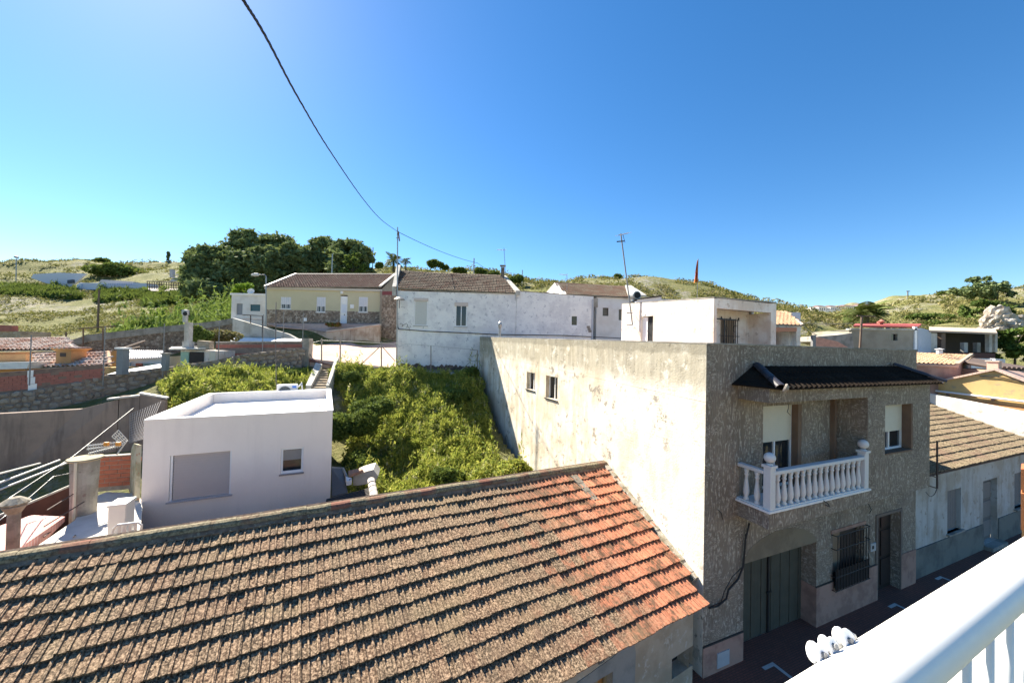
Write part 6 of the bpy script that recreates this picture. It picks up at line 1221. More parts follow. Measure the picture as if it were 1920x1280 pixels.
# ================================================================= ROOF DETAILS, POLES, CABLES
up_ = thing('utility_pole', 'tall weathered pole carrying the twisted cable at the corner of the long white house', 'pole', bp(744, 690, 25.7))
mb = MB(); mb.tube([bp(743.5, 690, 25.7), bp(745, 560, 25.7), bp(745.5, 426, 25.7)], [.05, .045, .04], 8); mb.build('shaft', GALV, up_)
mb = MB(); mb.tube([bp(745, 440, 25.7), bp(747, 434, 25.6), bp(749, 452, 25.6)], .045, 5); mb.tube([bp(743, 446, 25.7), bp(748, 446, 25.7)], .03, 5); mb.build('bracket', WOODOLD, up_)
PT_ = bp(745, 434, 25.7)
def catenary(name, a, b, sag, r, label, twist=0, n=60, mat=None):
    P = [a*(1-t)+b*t-ZZ*sag*4*t*(1-t) for t in np.linspace(0, 1, n)]; mb = MB()
    if twist:
        for ph in (0, math.pi): mb.tube([p+A(math.cos(i*twist+ph)*r*.6, 0, math.sin(i*twist+ph)*r*.6) for i, p in enumerate(P)], r*.8, 5)
    else: mb.tube(P, r, 5)
    return tag(mb.build(name, mat or CABLE, None, smooth=True), label, 'cable')
N0 = bp(420, -70, 3.3)
q = []   # follow the curve of the photographed cable between the near end and the pole
pxs = [(420, -60), (456, 0), (500, 72), (560, 185), (620, 285), (680, 372), (715, 412), (745, 434)]
Ys = [3.0, 3.4, 4.2, 6.2, 9.6, 15.0, 19.8, 25.7]
ctrl_ = [bp(x, y, Y) for (x, y), Y in zip(pxs, Ys)]
def smooth_path(C, n=12):
    out = []; C = [C[0]*2-C[1]]+C+[C[-1]*2-C[-2]]
    for i in range(1, len(C)-2):
        for k in range(n):
            t = k/n; p0, p1, p2, p3 = C[i-1:i+3]; out.append(.5*((2*p1)+(-p0+p2)*t+(2*p0-5*p1+4*p2-p3)*t*t+(-p0+3*p1-3*p2+p3)*t**3))
    out.append(C[-2]); return out
SP = smooth_path(ctrl_, 26); mb = MB()
for ph in (0, 2.1, 4.2): mb.tube([p+A(math.cos(i*.55+ph), 0, math.sin(i*.55+ph))*.008 for i, p in enumerate(SP)], .009, 5)
tag(mb.build('overhead_cable', CABLE, None, smooth=True), 'thick twisted black cable hanging across the sky to the utility pole', 'cable')
catenary('overhead_cable', PT_, bp(895, 493, 40), .25, .02, 'thin cable running from the utility pole down towards the second pole')
catenary('overhead_cable', bp(895, 493, 40), bp(925, 512, 48), .05, .02, 'short faint cable continuing past the small pole behind the long roof')
cable('wall_cable', [wp(x, y)+nW2*.05 for x, y in [(745, 585), (745.5, 612), (748, 617), (765, 618), (800, 621), (870, 624), (935, 627), (1000, 628), (1060, 629), (1100, 631), (1166, 634)]], .03, 'black cable bundle running along the white house fronts', n=5)
cable('wall_cable', [wp(x, y)+nW2*.06 for x, y in [(750, 608), (752, 606), (756, 608), (754, 612), (759, 608), (763, 606), (765, 611), (762, 614), (767, 613), (768, 617)]], .012, 'coiled spare cable loop at the left end of the white house wall', n=3)
for a_, b_, lb in (((1480, 603, 40), (1600, 606, 30), 'thin wire left of the wooden pole over the balcony building'), ((1604, 606, 30), (2000, 612, 34), 'thin dark wire crossing in front of the dark open shed'), ((1503, 608, 38), (1540, 632, 30), 'thin wire dropping behind the parapet by the red porch')):
    catenary('roof_wire', bp(*a_), bp(*b_), .12, .022, lb)
def tv(label, base, top, boom, mat=GREYPOST, r=.02):
    t = thing('tv_antenna', label, 'antenna', base, group='television antennas on roofs'); mb = MB(); mb.tube([base, top], r, 6); mb.build('mast', mat, t)
    a, b = boom; mb = MB(); mb.tube([a, b], r*.7, 5); mb.build('boom', mat, t); d = nrm(b-a); s = nrm(np.cross(d, ZZ)); mb = MB()
    L = float(np.linalg.norm(b-a))
    for k in range(6): p = a+d*L*(k+.5)/6; mb.tube([p-s*.22, p+s*.22], r*.25, 4)
    mb.build('element', mat, t); return t
tv('antenna above the right end of the long roof', bp(948, 516, 28.6), bp(945, 465, 28.6), (bp(932, 468, 28.3), bp(948, 469, 28.8)))
tv('slim antenna above the white gable', bp(1063, 552, 28.0), bp(1063, 513, 28.0), (bp(1049, 514, 27.8), bp(1064, 516, 28.2)))
ta = tv('tall leaning antenna fixed to the rooftop room wall', bpu(1186, 609, 11.8), bp(1164, 438, 17.6), (bp(1160, 441, 17.2), bp(1178, 437, 17.8)), r=.03)
mb = MB(); a_, b_ = bp(1157, 453, 17.3), bp(1170, 452, 17.7); mb.tube([a_, b_], .03, 5); mb.tube([bp(1168, 440, 17.6), bp(1172, 455, 17.6)], .012, 4); mb.build('lower_boom', BLACKMETAL, ta)
mb = MB(); s_ = bpu(1186, 587, 11.9); mb.tube([s_, s_+A(-.3, -.1, 0)], .02, 5); s_ = bpu(1186, 609, 11.9); mb.tube([s_, s_+A(-.3, -.1, 0)], .02, 5); mb.build('wall_bracket', BLACKMETAL, ta)
cs = thing('stack_chimney', 'short brown chimney with a flat cap on the gable of the long roof', 'chimney', bp(941, 523, 28.8)); P = bp(939, 524, 28.6); mb = MB(); mb.box(P, A(.26, 0, 0), A(0, .26, 0), ZZ*.95); mb.build('stack', plaster('sooty_stack', (.20, .17, .14), (.1, .09, .08), 5), cs); mb = MB(); mb.box(P+A(-.09, -.09, 1.05), A(.44, 0, 0), A(0, .44, 0), ZZ*.06); mb.build('cap', CONC, cs)
for i, j in ((0, 0), (1, 0), (0, 1), (1, 1)): mb = MB(); mb.box(P+A(.02+.17*i, .02+.17*j, .95), A(.05, 0, 0), A(0, .05, 0), ZZ*.10); mb.build('cap_leg', CONC, cs)
vp = thing('vent_pipe', 'slim metal vent pipe with a round top rising behind the peeling wall', 'pipe', UV(8.9, 20.5, 8.2)); c = bpv(937, 628, 21.0); mb = MB(); mb.lathe(c-ZZ*.6, [(.07, 0), (.07, 1.0), (.09, 1.06), (.12, 1.22), (.10, 1.34), (.0, 1.44)], 12); mb.build('pipe', GALV, vp)
lamp = thing('wall_lamp', 'grey saucer street lamp on a bracket at the left corner of the long white house', 'lamp', bp(748, 575, 25.6)); c = bp(749, 561, 25.2); mb = MB(); mb.lathe(c, [(.05, .16), (.20, .10), (.36, .0), (.34, -.04), (.1, -.05)], 16); mb.build('lamp_shade', GALV, lamp); mb = MB(); mb.tube([bp(748.5, 577, 25.7), c-ZZ*.1], .03, 6); mb.tube([c+A(0, .1, 0), bp(744, 560, 25.85)], .02, 5); mb.build('arm', GREYPOST, lamp)
sl_ = thing('street_lamp', 'curved-arm street lamp left of the cream house roof', 'street lamp', bp(500, 590, 34)); mb = MB(); mb.tube([bp(499, 612, 35), bp(499, 518, 35), bp(496, 515, 35), bp(480, 514.5, 35)], [.07, .05, .045, .04], 7); mb.build('post', GALV, sl_); mb = MB(); mb.lathe(bp(486, 515, 35), [(.03, 0), (.14, .1), (.17, .45), (.1, .7), (.02, .75)], 10, ax=A(-1, 0, -.05)); mb.build('lamp_head', simple('lamp_grey', (.45, .46, .47)), sl_)
sl2 = thing('street_lamp', 'lone street lamp on the hillside at the far left', 'street lamp', bp(30, 530, 110)); mb = MB(); mb.tube([bp(30, 535, 110), bp(30.5, 485, 110)], .12, 6); mb.build('post', GALV, sl2); mb = MB(); mb.lathe(bp(30.5, 484, 110), [(.1, 0), (.55, .15), (.45, .5), (.0, .7)], 10); mb.build('lamp_head', GREYPOST, sl2)
for x, y0_, y1_, Y, r_, lb, m_ in [(183, 622, 543, 48, .12, 'dark wooden pole in the middle of the grassy left slope', WOODOLD), (622, 520, 476, 60, .10, 'pale pole behind the cream house roof among the pines', GALV), (698, 520, 464, 90, .14, 'thin pale mast right of the last pine', GALV), (888, 520, 484, 40, .07, 'dark pole behind the long brown roof', GREYPOST), (979, 532, 506, 95, .14, 'small far mast right of the short chimney', GALV),
                                 (337, 525, 499, 120, .18, 'tapered pole by the white garden steps on the left hill', WOODOLD), (355, 524, 510, 120, .15, 'short thin pole beside the first pine', WOODOLD)]:
    a_ = bp(x, y0_, Y); pole('pole', lb, 'pole', a_, float(bp(x, y1_, Y)[2]-a_[2]), r_, m_, 'poles on the slopes')
wpz = thing('wooden_pole', 'dark wooden pole with a crossbar in front of the grey-beige house on the right', 'pole', bp(1614, 650, 30)); mb = MB(); mb.tube([bp(1612, 660, 30), bp(1616, 592, 30)], .08, 7); mb.build('shaft', WOODOLD, wpz); mb = MB(); mb.tube([bp(1607, 592, 30), bp(1641, 593, 30)], .05, 6); mb.build('crossbar', WOODOLD, wpz)
# ================================================================= FLAG
fg = thing('flag', 'limp red and orange flag on a slim pole against the sky behind the rooftop room', 'flag', bp(1307, 560, 45)); mb = MB(); mb.tube([bp(1307, 566, 45), bp(1309, 485, 45)], .04, 6); mb.build('pole', GREYPOST, fg)
FM = N('faded_flag_cloth', .8, .1); FM.col(FM.ramp(FM.noise(1.1, 3), [(.4, (.55, .05, .03)), (.55, (.60, .22, .05)), (.65, (.5, .03, .02))])); FM = FM.mat
mb = MB(); R_g = []
for j in range(12):
    y = 487+j*3.7; w_ = 1.0+5.5*(j/11)**.8; R_g.append([bp(1308.5-j*.05-w_*k/5, y+.6*k, 45+.14*math.sin(k*1.9+j*.4)) for k in range(6)])
for j in range(11):
    for k in range(5): mb.face([R_g[j][k], R_g[j][k+1], R_g[j+1][k+1], R_g[j+1][k]])
fo = mb.build('cloth', FM, fg); sm = fo.modifiers.new('s', 'SOLIDIFY'); sm.thickness = .03
# ================================================================= RIGHT SIDE HOUSES
nb = thing('old_white_house', 'old one-storey white house with flaking wall and lichened tile roof right of the balcony building', 'house', UV(18.3, 6.6))
V2 = 6.62; u0, u1 = 18.22, 29.8
def nr(x0, y0, x1, y1): a = bpv(x0, y1, V2); b = bpv(x1, y0, V2); return (float(a@D1)-u0, float(b@D1)-u0, float(a[2]), float(b[2]))
n1 = nr(1776, 912, 1802, 985); n1 = (n1[0], n1[1], 1.15, 2.75); n2 = nr(1843, 895, 1870, 1000); n2 = (n2[0], n2[1], .15, 2.75); n3 = nr(1902, 884, 1916, 950); n3 = (n3[0], n3[1]+.3, 1.15, 2.7)
OWM = plaster('flaking_white_wall', (.52, .51, .48), (.42, .38, .32), 1.1, streak=(.18, .14, .10), sc=.55, bump=.6, c3=(.34, .30, .25))
mb = MB(); wall(mb, UV(u0, V2), D1, -D2, u1-u0, -.1, 3.72, 3.72, .4, [n1, n2, n3], .22); mb.ubox(u0, u0+.3, V2+.4, 11.5, 0, 3.7); mb.ubox(u1-.3, u1, V2+.4, 11.5, 0, 3.7); mb.ubox(u0+.3, u1-.3, 11.2, 11.5, 0, 4.5); mb.build('wall', OWM, nb)
mb = MB(); x = u0
for a, b in ((0, n2[0]-.05), (n2[1]+.05, u1-u0)): mb.ubox(u0+a, u0+b, V2-.04, V2, 0, 1.02)
mb.build('socle', plaster('green_grey_socle', (.20, .205, .18), (.13, .13, .12), 1.0, bump=.5), nb)
for h, nm in ((n1, 'window'), (n3, 'window')):
    mb = MB(); mb.ubox(u0+h[0]+.03, u0+h[1]-.03, V2+.15, V2+.19, h[2], h[3]); f_ = mb.build(nm, simple('grey_wood_shutter', (.17, .165, .155), .8), nb)
    for k in range(7): mb = MB(); uu = u0+h[0]+.05+k*(h[1]-h[0]-.1)/7; mb.ubox(uu+.01, uu+(h[1]-h[0]-.1)/7-.01, V2+.12, V2+.15, h[2]+.03, h[3]-.03); mb.build('slat', simple('grey_wood_slat', (.20, .19, .18), .8), f_)
    mb = MB(); mb.ubox(u0+h[0]-.08, u0+h[1]+.08, V2-.10, V2+.1, h[2]-.06, h[2]); mb.build('sill', CONC, f_)
mb = MB(); mb.ubox(u0+n2[0]+.02, u0+n2[1]-.02, V2+.18, V2+.22, .15, 2.74); od = mb.build('door', simple('grey_old_door', (.15, .14, .13), .8), nb)
for k in range(3): mb = MB(); mb.ubox(u0+n2[0]+.08, u0+n2[1]-.08, V2+.155, V2+.18, .3+k*.8, .95+k*.8); mb.build('panel', simple('door_panel_grey', (.20, .19, .175), .8), od)
mb = MB(); mb.ubox(u0+n2[0]-.05, u0+n2[1]+.05, V2-.28, V2, 0, .15); mb.build('door_step', CONC, nb)
TN = tilemat('ochre_lichen_tile', (.22, .155, .11), (.24, .19, .125), D1, D2, .24, .34, lamt=(.3, .5)); tn = flat_tile('tile', TN, .25, .385)
sN = nrm(UV(0, 1, .36)); nN = nrm(np.cross(D1, sN)); nN = nN if nN[2] > 0 else -nN; ON = UV(u0, V2-.32, 3.72)
cut0 = bpl(1741, 757, ON, nN); cut1 = bpl(1925, 822, ON, nN); cdir = nrm(cut1-cut0); cn = D1
lay_roof(nb, tn, ON+nN*.01, D1, sN, nN, u1-u0, 5.6, .25, .345, 300, lambda P, c, r: (P-cut0)@cn < -.02, .004, seed=6)
kk = [ON, ON+D1*(u1-u0)]; far_pt = lambda u: None
mb = MB(); cA = cut0-cdir*1.0; cB = cut1+cdir*.5
mb.slab([ON+D1*0.0, ON+D1*(u1-u0), cB, cA], -nN*.08); mb.build('roof_bed', RUST, nb)
mb = MB(); mb.tube([cA+nN*.08, cB+nN*.08], .03, 5); mb.build('edge_wire', CABLE, nb)
# wire frame bracket at the junction
br_ = thing('wall_bracket', 'rusty steel bracket frame on the corner between the stucco bay and the old white house', 'bracket', UV(18, 6.4, 3))
pp = lambda x, y: bpv(x, y, 6.25); mb = MB(); mb.tube([pp(1757, 826), pp(1757, 915)], .028, 5); mb.tube([pp(1757, 915), pp(1735, 908)], .02, 5); mb.tube([pp(1757, 895), pp(1737, 888)], .02, 5); mb.tube([pp(1735, 908), pp(1737, 880)], .02, 5); mb.build('frame', RUST, br_); mb = MB(); mb.tube(smooth_path([pp(1757, 915), pp(1752, 926), pp(1744, 930), pp(1736, 922)], 5), .01, 4); mb.build('loose_wire', CABLE, br_)
# white party wall and yellow gable house
pw = thing('party_wall', 'sunlit white party wall with worn patches rising behind the old tile roof', 'wall', cut0)
W0 = bpl(1735, 739, cut0, cn); W1 = bpl(1925, 770, cut0, cn); mb = MB(); mb.slab([fl(cA, 0), fl(cB, 0), cB, cut1+cdir*.5, W1+cdir*.4, W0-cdir*.4, cA], cn*.3); mb.build('wall', SIDEW if False else plaster('bright_worn_white', (.80, .77, .70), (.72, .66, .56), 1.2, bump=.5, streak=(.5, .42, .36), sc=.4, c3=(.50, .45, .38)), pw)
yh = thing('yellow_gable_house', 'yellow gable wall with pale roof edge tiles and a white gutter pipe on the right', 'house', bp(1830, 740, 17))
nY = -cn; base = W0+cn*1.2
def yp(x, y): return bpl(x, y, base, cn)
poly = [yp(1730, 735), yp(1960, 768), yp(1960, 720), yp(1920, 716), yp(1866, 695), yp(1741, 719), yp(1730, 722)]
mb = MB(); mb.slab(poly, cn*.3); mb.build('gable', OCHREW, yh)
mb = MB(); mb.slab([fl(poly[0], 0), fl(poly[1], 0), poly[1], poly[0]], cn*.3) ; mb.build('wall', ORANGEW, yh)
for (x0_, y0_), (x1_, y1_), nn_ in (((1736, 721), (1866, 694), 16), ((1866, 694), (1960, 730), 12)):
    for i in range(nn_):
        k0, k1 = i/nn_, (i+.95)/nn_; a_ = yp(x0_+(x1_-x0_)*k0, y0_+(y1_-y0_)*k0); b_ = yp(x0_+(x1_-x0_)*k1, y0_+(y1_-y0_)*k1); mb = MB(); mb.slab([a_-cn*.12, b_-cn*.12, b_+cn*.35, a_+cn*.35], ZZ*.10); mb.build('verge_tile', simple('pinkish_verge', (.58, .42, .34), .9, var=.3, scale=2), yh)
    a_ = yp(x0_, y0_); b_ = yp(x1_, y1_); mb = MB(); mb.slab([a_+cn*.35, b_+cn*.35, b_+cn*7-ZZ*.3, a_+cn*7-ZZ*.3], ZZ*.06); mb.build('roof_slope', simple('pink_clay', (.52, .34, .26), .9, var=.35, scale=3), yh)
mb = MB(); mb.tube([yp(1735, 730)-cn*.12, yp(1960, 757)-cn*.12], .055, 8); mb.build('gutter_pipe', WHITE, yh)
for x in (1775, 1859): mb = MB(); mb.box(yp(x, 736+(x-1735)*.118)-cn*.08, nrm(W1-W0)*.12, cn*.08, ZZ*.14); mb.build('bracket', PINKW, yh)
mb = MB(); mb.tube([yp(1838, 705)-cn*.05, yp(1870, 706)-cn*.06, yp(1960, 724)-cn*.05], .03, 5); mb.build('cable', CABLE, yh)
yb = thing('small_chimney', 'squat salmon chimney behind the apex of the yellow gable', 'chimney', yp(1868, 690)); P = yp(1860, 694)+cn*.8; mb = MB(); mb.box(P-ZZ*.3, D1*.45, D2*.4, ZZ*.75); mb.build('stack', simple('salmon_stack', (.55, .38, .30), .9), yb); mb = MB(); mb.box(P-D1*.05-D2*.05+ZZ*.45, D1*.55, D2*.5, ZZ*.06); mb.build('cap', simple('pink_cap', (.58, .45, .38), .9), yb)
# brown tiled roof block behind the parapet
bt_ = thing('brown_roof_house', 'small house with a brown tile roof and pinkish end wall beyond the stucco parapet', 'house', bp(1780, 700, 24))
EL, ER, RL, RR = bp(1700, 680, 21.5), bp(1794, 684, 21.5), bp(1700, 661, 25.2), bp(1821, 665, 25.2)
TB = tilemat('sandy_brown_tile', (.36, .22, .14), (.38, .28, .17), eX, A(0, .9, .4), .25, .36, lamt=(.4, .6)); tb = pan_tiles('tile', TB, .26, .40, .05); tiled_slope(bt_, EL, ER, RL, RR, tb, .26, .36, 0, seed=2)
mb = MB(); mb.slab([fl(EL, 3), fl(ER, 3), ER-ZZ*.03, EL-ZZ*.03], A(.02, .3, 0)); mb.slab([fl(ER, 3)+A(.02, 0, 0), fl(RR, 3), RR, ER+A(.02, 0, 0)], A(-.3, .1, 0)); mb.build('wall', PINKW, bt_); mb = MB(); mb.slab([ER-A(.1, 0, 0), ER+A(.15, 0, 0), RR+A(.15, 0, 0), RR-A(.1, 0, 0)], ZZ*.1); mb.build('verge', simple('tan_verge', (.48, .36, .26)), bt_); mb = MB(); mb.slab([EL-A(0, .1, .02), ER-A(0, .1, .02), ER-A(0, .1, .14), EL-A(0, .1, .14)], A(0, .1, 0)); mb.build('eave_band', PINKPAVE, bt_)
vt = thing('roof_vent', 'short white round vent with a flat cap on the brown roof ridge', 'vent', bp(1761, 661, 24.8)); mb = MB(); mb.lathe(bp(1761.5, 663, 24.8), [(.15, 0), (.15, .28)], 12); mb.build('tube', WHITE, vt); mb = MB(); mb.lathe(bp(1761.5, 655, 24.8), [(.22, 0), (.22, .03), (.0, .08)], 12); mb.build('cap', WHITE, vt)
wb = thing('white_block', 'bright white low building between the brown roof and the tree on the right', 'building', bp(1850, 690, 27)); mb = MB(); mb.slab([fl(bp(1815, 690, 27), 3), fl(bp(1884, 690, 27), 3), bp(1884, 673, 27), bp(1815, 671, 27)], A(-1, 4, 0)); mb.build('wall', WHITE, wb); mb = MB(); mb.slab([bp(1866, 681, 26.8), bp(1885, 681, 26.8), bp(1885, 673, 26.8), bp(1866, 672, 26.8)], A(0, .3, 0)); mb.build('side_box', simple('shade_white', (.7, .7, .72)), wb)
tr_ = thing('dark_tiled_edge', 'dark tile roof edge at the right border under the tree', 'roof', bp(1900, 692, 22))
for i in range(9): mb = MB(); p_ = bp(1874+i*9, 690+i*.5, 21); mb.tube([p_, p_+A(0, 3, .5)], .13, 6); mb.build('tile', RUST, tr_)
mb = MB(); mb.slab([bp(1872, 712, 21), bp(1960, 714, 21), bp(1960, 696, 21), bp(1872, 694, 21)], A(0, 3, 0)); mb.build('wall', simple('tan_pink_wall', (.42, .3, .22), .9), tr_)
# terrace between parapet and yellow house (pink parapet)
pp_ = thing('pink_parapet_block', 'pale pinkish flat roof strip between the brown roof and the yellow gable', 'building', bp(1760, 700, 19)); mb = MB(); mb.slab([bp(1738, 716, 21), bp(1765, 716, 21.2), bp(1830, 703, 22.6), bp(1820, 694, 24.0), bp(1738, 692, 23)], -ZZ*.08); mb.build('roof', simple('pale_pink_roof', (.62, .50, .44), .9), pp_)
# grey beige house with red roof and open dark shed
gb = thing('grey_beige_house', 'grey-beige flat house with a thin red sheet roof and one dark window on the right', 'house', bp(1650, 650, 31))
YG = 31; OG = fl(bp(1597, 650, YG), 0); WG = float(bp(1716, 650, YG)[0]-OG[0]); zg = float(bp(1597, 617, YG)[2]); zg2 = float(bp(1716, 617, YG)[2])
a_ = bp(1671, 638, YG); b_ = bp(1683, 626, YG); hg = (float(a_[0]-OG[0]), float(b_[0]-OG[0]), float(a_[2]), float(b_[2]))
block(gb, OG, eX, WG, A(1.5, 6, 0), 2, zg, zg2, BEIGEG, [hg], .2); mb = MB(); mb.box(OG+eX*hg[0]+A(0, .18, hg[2]), eX*(hg[1]-hg[0]), A(0, .03, 0), ZZ*(hg[3]-hg[2])); mb.build('window', GLASS, gb)
mb = MB(); mb.slab([bp(1600, 613, 31.2), bp(1722, 615, 31.2), bp(1728, 610, 36.5), bp(1605, 609, 36.5)], ZZ*.16); mb.build('red_roof', simple('red_sheet', (.42, .09, .07), .6), gb); mb = MB(); mb.slab([bp(1596, 618, 30.9), bp(1720, 619, 30.9), bp(1720, 616, 30.9), bp(1596, 615, 30.9)], A(0, .5, 0)); mb.build('roof_edge', CONCL, gb); mb = MB(); mb.box(bp(1715, 655, 30.9), A(.22, 0, 0), A(0, .2, 0), ZZ*1.9); mb.build('downpipe', WHITE, gb)
mb = MB(); mb.box(bp(1650, 612, 33), A(.3, 0, 0), A(0, .3, 0), ZZ*.45); mb.lathe(bp(1653, 603, 33), [(.28, 0), (.05, .2), (0, .22)], 8); mb.build('roof_chimney', BRICKD, gb)
bs_ = thing('blue_grey_annex', 'narrow blue-grey wall between the grey-beige house and the dark shed', 'building', bp(1730, 650, 31)); mb = MB(); mb.slab([fl(bp(1721, 650, 31), 2), fl(bp(1746, 650, 31.6), 2), bp(1746, 620, 31.6), bp(1728, 615, 31), bp(1721, 616, 31)], A(1, 5, 0)); mb.build('wall', simple('blue_grey_wall', (.40, .44, .50), .9), bs_)
ds = thing('open_shed', 'open-fronted dark shed under a flat roof on grey posts, right of the blue-grey wall', 'shed', bp(1800, 655, 32)); mb = MB(); mb.slab([bp(1742, 622, 31.4), bp(1870, 627, 31.4), bp(1866, 619, 35.5), bp(1742, 615, 36)], ZZ*.14); mb.build('roof', simple('tan_flat_roof', (.46, .36, .28), .9), ds)
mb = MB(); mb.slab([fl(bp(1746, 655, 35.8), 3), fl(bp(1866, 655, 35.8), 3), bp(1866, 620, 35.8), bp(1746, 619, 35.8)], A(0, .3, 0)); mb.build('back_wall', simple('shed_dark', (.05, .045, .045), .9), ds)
for x, w_, m_ in ((1746, .5, CONCL), (1765, .35, WOODOLD), (1808, .3, CONCL), (1832, .3, CONC), (1855, .25, CONCL), (1866, .2, CONCL)): p_ = bp(x, 660, 31.6); mb = MB(); mb.box(p_, A(w_, 0, 0), A(0, .3, 0), ZZ*float(bp(x, 624 if x in (1746, 1765, 1855, 1866) else 642, 31.6)[2]-p_[2])); mb.build('post', m_, ds)
mb = MB(); mb.slab([bp(1780, 672, 30.5), bp(1866, 672, 30.5), bp(1866, 662, 30.5), bp(1780, 661, 30.5)], A(0, 3, 0)); mb.build('base_wall', simple('maroon_dark_wall', (.10, .05, .045), .9), ds)
# broken red/grey block by the parapet
bk2 = thing('ruined_block', 'low ruined building with a sloping red and grey tile edge beyond the parapet', 'ruin', bp(1560, 640, 27)); mb = MB(); mb.slab([bp(1530, 652, 26), bp(1592, 652, 26), bp(1570, 640, 26), bp(1530, 631, 26)], A(0, .4, 0)); mb.build('red_slope', simple('red_rubble', (.56, .30, .22), .9, var=.5, scale=4), bk2); mb = MB(); mb.slab([bp(1532, 640, 28), bp(1602, 660, 28), bp(1598, 624, 28), bp(1570, 628, 28), bp(1533, 631, 28)], A(0, 2, 0)); mb.build('grey_wall', CONC, bk2); mb = MB(); mb.box(bp(1524, 655, 26), A(.22, 0, 0), A(0, .2, 0), ZZ*1.0); mb.build('grey_post', GREYPOST, bk2)
# red porch house right behind the rooftop room
rp2 = thing('red_porch_house', 'pinkish house with ochre tile roof, dark red porch and awning beyond the rooftop room', 'house', bp(1475, 650, 26)); EL, ER, RL, RR = bp(1440, 608, 24), bp(1505, 610, 24), bp(1440, 583, 27.5), bp(1474, 588, 27.5)
tiled_slope(rp2, EL, ER, RL, RR, pan_tiles('tile', TB, .26, .40, .05), .26, .36, 0, seed=12); ridge(rp2, ER, RR, simple('pale_hip', (.62, .52, .44), .9, var=.3), .12, 'hip_tile')
mb = MB(); mb.slab([bp(1440, 616, 24.1), bp(1502, 617, 24.1), bp(1504, 609, 24.1), bp(1440, 608, 24.1)], A(0, 3, 0)); mb.slab([bp(1494, 655, 24.1), bp(1501, 655, 24.1), bp(1500, 617, 24.1), bp(1493, 617, 24.1)], A(0, 3, 0)); mb.slab([bp(1479, 655, 24.6), bp(1489, 655, 24.6), bp(1487, 620, 24.6), bp(1480, 620, 24.6)], A(0, .4, 0)); mb.build('wall', WALLWS, rp2)
mb = MB(); mb.slab([bp(1440, 656, 26), bp(1500, 656, 26), bp(1500, 612, 26), bp(1440, 612, 26)], A(0, .2, 0)); mb.build('red_porch_wall', simple('deep_red_wall', (.32, .06, .035), .8), rp2)
mb = MB(); mb.slab([bp(1440, 622, 23.9), bp(1494, 621, 23.9), bp(1494, 614, 23.9), bp(1440, 613, 23.9)], A(0, .25, 0)); mb.build('awning', simple('terracotta_awning', (.48, .22, .13), .8), rp2)
mb = MB(); mb.slab([fl(bp(1440, 650, 27), 5), fl(bp(1501, 650, 27), 5), bp(1501, 586, 27.6), bp(1478, 585, 27.6)], A(0, 2, 0)); mb.build('rear_block', simple('grey_lilac_wall', (.6, .6, .64)), rp2)
# ================================================================= LEFT HILL STRUCTURES
def flatp(name, label, cat, pts, mat, d, m2=None): t = thing(name, label, cat, pts[0]); mb = MB(); mb.slab(pts, d); mb.build('wall', mat, t); return t
WL = simple('lilac_white_wall', (.60, .60, .68), .9, var=.06)
t = flatp('white_ramp_wall', 'broad white sloping wall with a dark opening on the left hill', 'wall', [bp(58, 521, 105), bp(90, 532, 105), bp(128, 540, 105), bp(138, 533, 105), bp(161, 513, 105), bp(110, 511, 105), bp(62, 514, 105)], WL, A(0, .5, 0))
mb = MB(); mb.slab([bp(126, 531, 104.6), bp(137, 530, 104.6), bp(137, 524, 104.6), bp(126, 525, 104.6)], A(0, .8, 0)); mb.build('opening', simple('dark_opening', (.06, .07, .09)), t)
t = flatp('long_white_terrace', 'long low white terrace wall on the left hill', 'wall', [bp(145, 543, 100), bp(277, 543, 100), bp(277, 531, 100), bp(148, 530, 100)], WL, A(0, 3, 0)); mb = MB(); mb.slab([bp(144, 554, 99.6), bp(152, 554, 99.6), bp(152, 531, 99.6), bp(144, 533, 99.6)], A(0, 2, 0)); mb.build('buttress', WL, t)
mb = MB(); mb.slab([bp(184, 531, 106), bp(250, 533, 106), bp(250, 528, 106), bp(190, 524, 106)], A(0, 2, 0)); mb.build('upper_wall', simple('pale_grey_block', (.42, .42, .44), .9), t)
mb = MB()
for k in range(14): x = 204+k*3.3; mb.tube([bp(x, 535, 99), bp(x, 531, 99)], .05, 4)
mb.tube([bp(203, 531.5, 99), bp(250, 532, 99)], .06, 4); mb.build('railing', simple('blue_rail', (.2, .25, .45)), t)
dk = thing('timber_deck', 'dark timber deck with slatted railing on the left hill before the pines', 'deck', bp(276, 545, 96)); mb = MB(); mb.slab([bp(275, 545, 96), bp(345, 546, 96), bp(345, 541, 99), bp(275, 540, 99)], -ZZ*.5); mb.build('deck', RUST, dk)
for k in range(16): x = 276+k*4.5; mb = MB(); mb.tube([bp(x, 542, 96), bp(x+.1, 527+k*.2, 96)], .10, 4); mb.build('rail_post', RUST, dk)
mb = MB()
for y in (527, 532, 537): mb.tube([bp(275, y, 96), bp(346, y+3, 96)], .10, 4)
for x in (280, 300, 320, 340): mb.tube([bp(x, 562, 96), bp(x, 543, 96)], .25, 5)
mb.build('rail', RUST, dk)
t = flatp('garden_steps', 'small white garden walls and steps beside the first pine', 'wall', [bp(318, 528, 115), bp(358, 530, 115), bp(358, 522, 115), bp(325, 520, 115)], simple('pinkish_white', (.55, .50, .48), .9), A(0, 3, 0)); mb = MB(); mb.slab([bp(318, 520, 116), bp(323, 520, 116), bp(323, 505, 116), bp(318, 505, 116)], A(0, 1, 0)); mb.slab([bp(328, 516, 118), bp(358, 518, 118), bp(360, 511, 118), bp(336, 510, 118)], A(0, 2, 0)); mb.build('upper_wall', simple('greyish_block', (.42, .40, .40)), t)
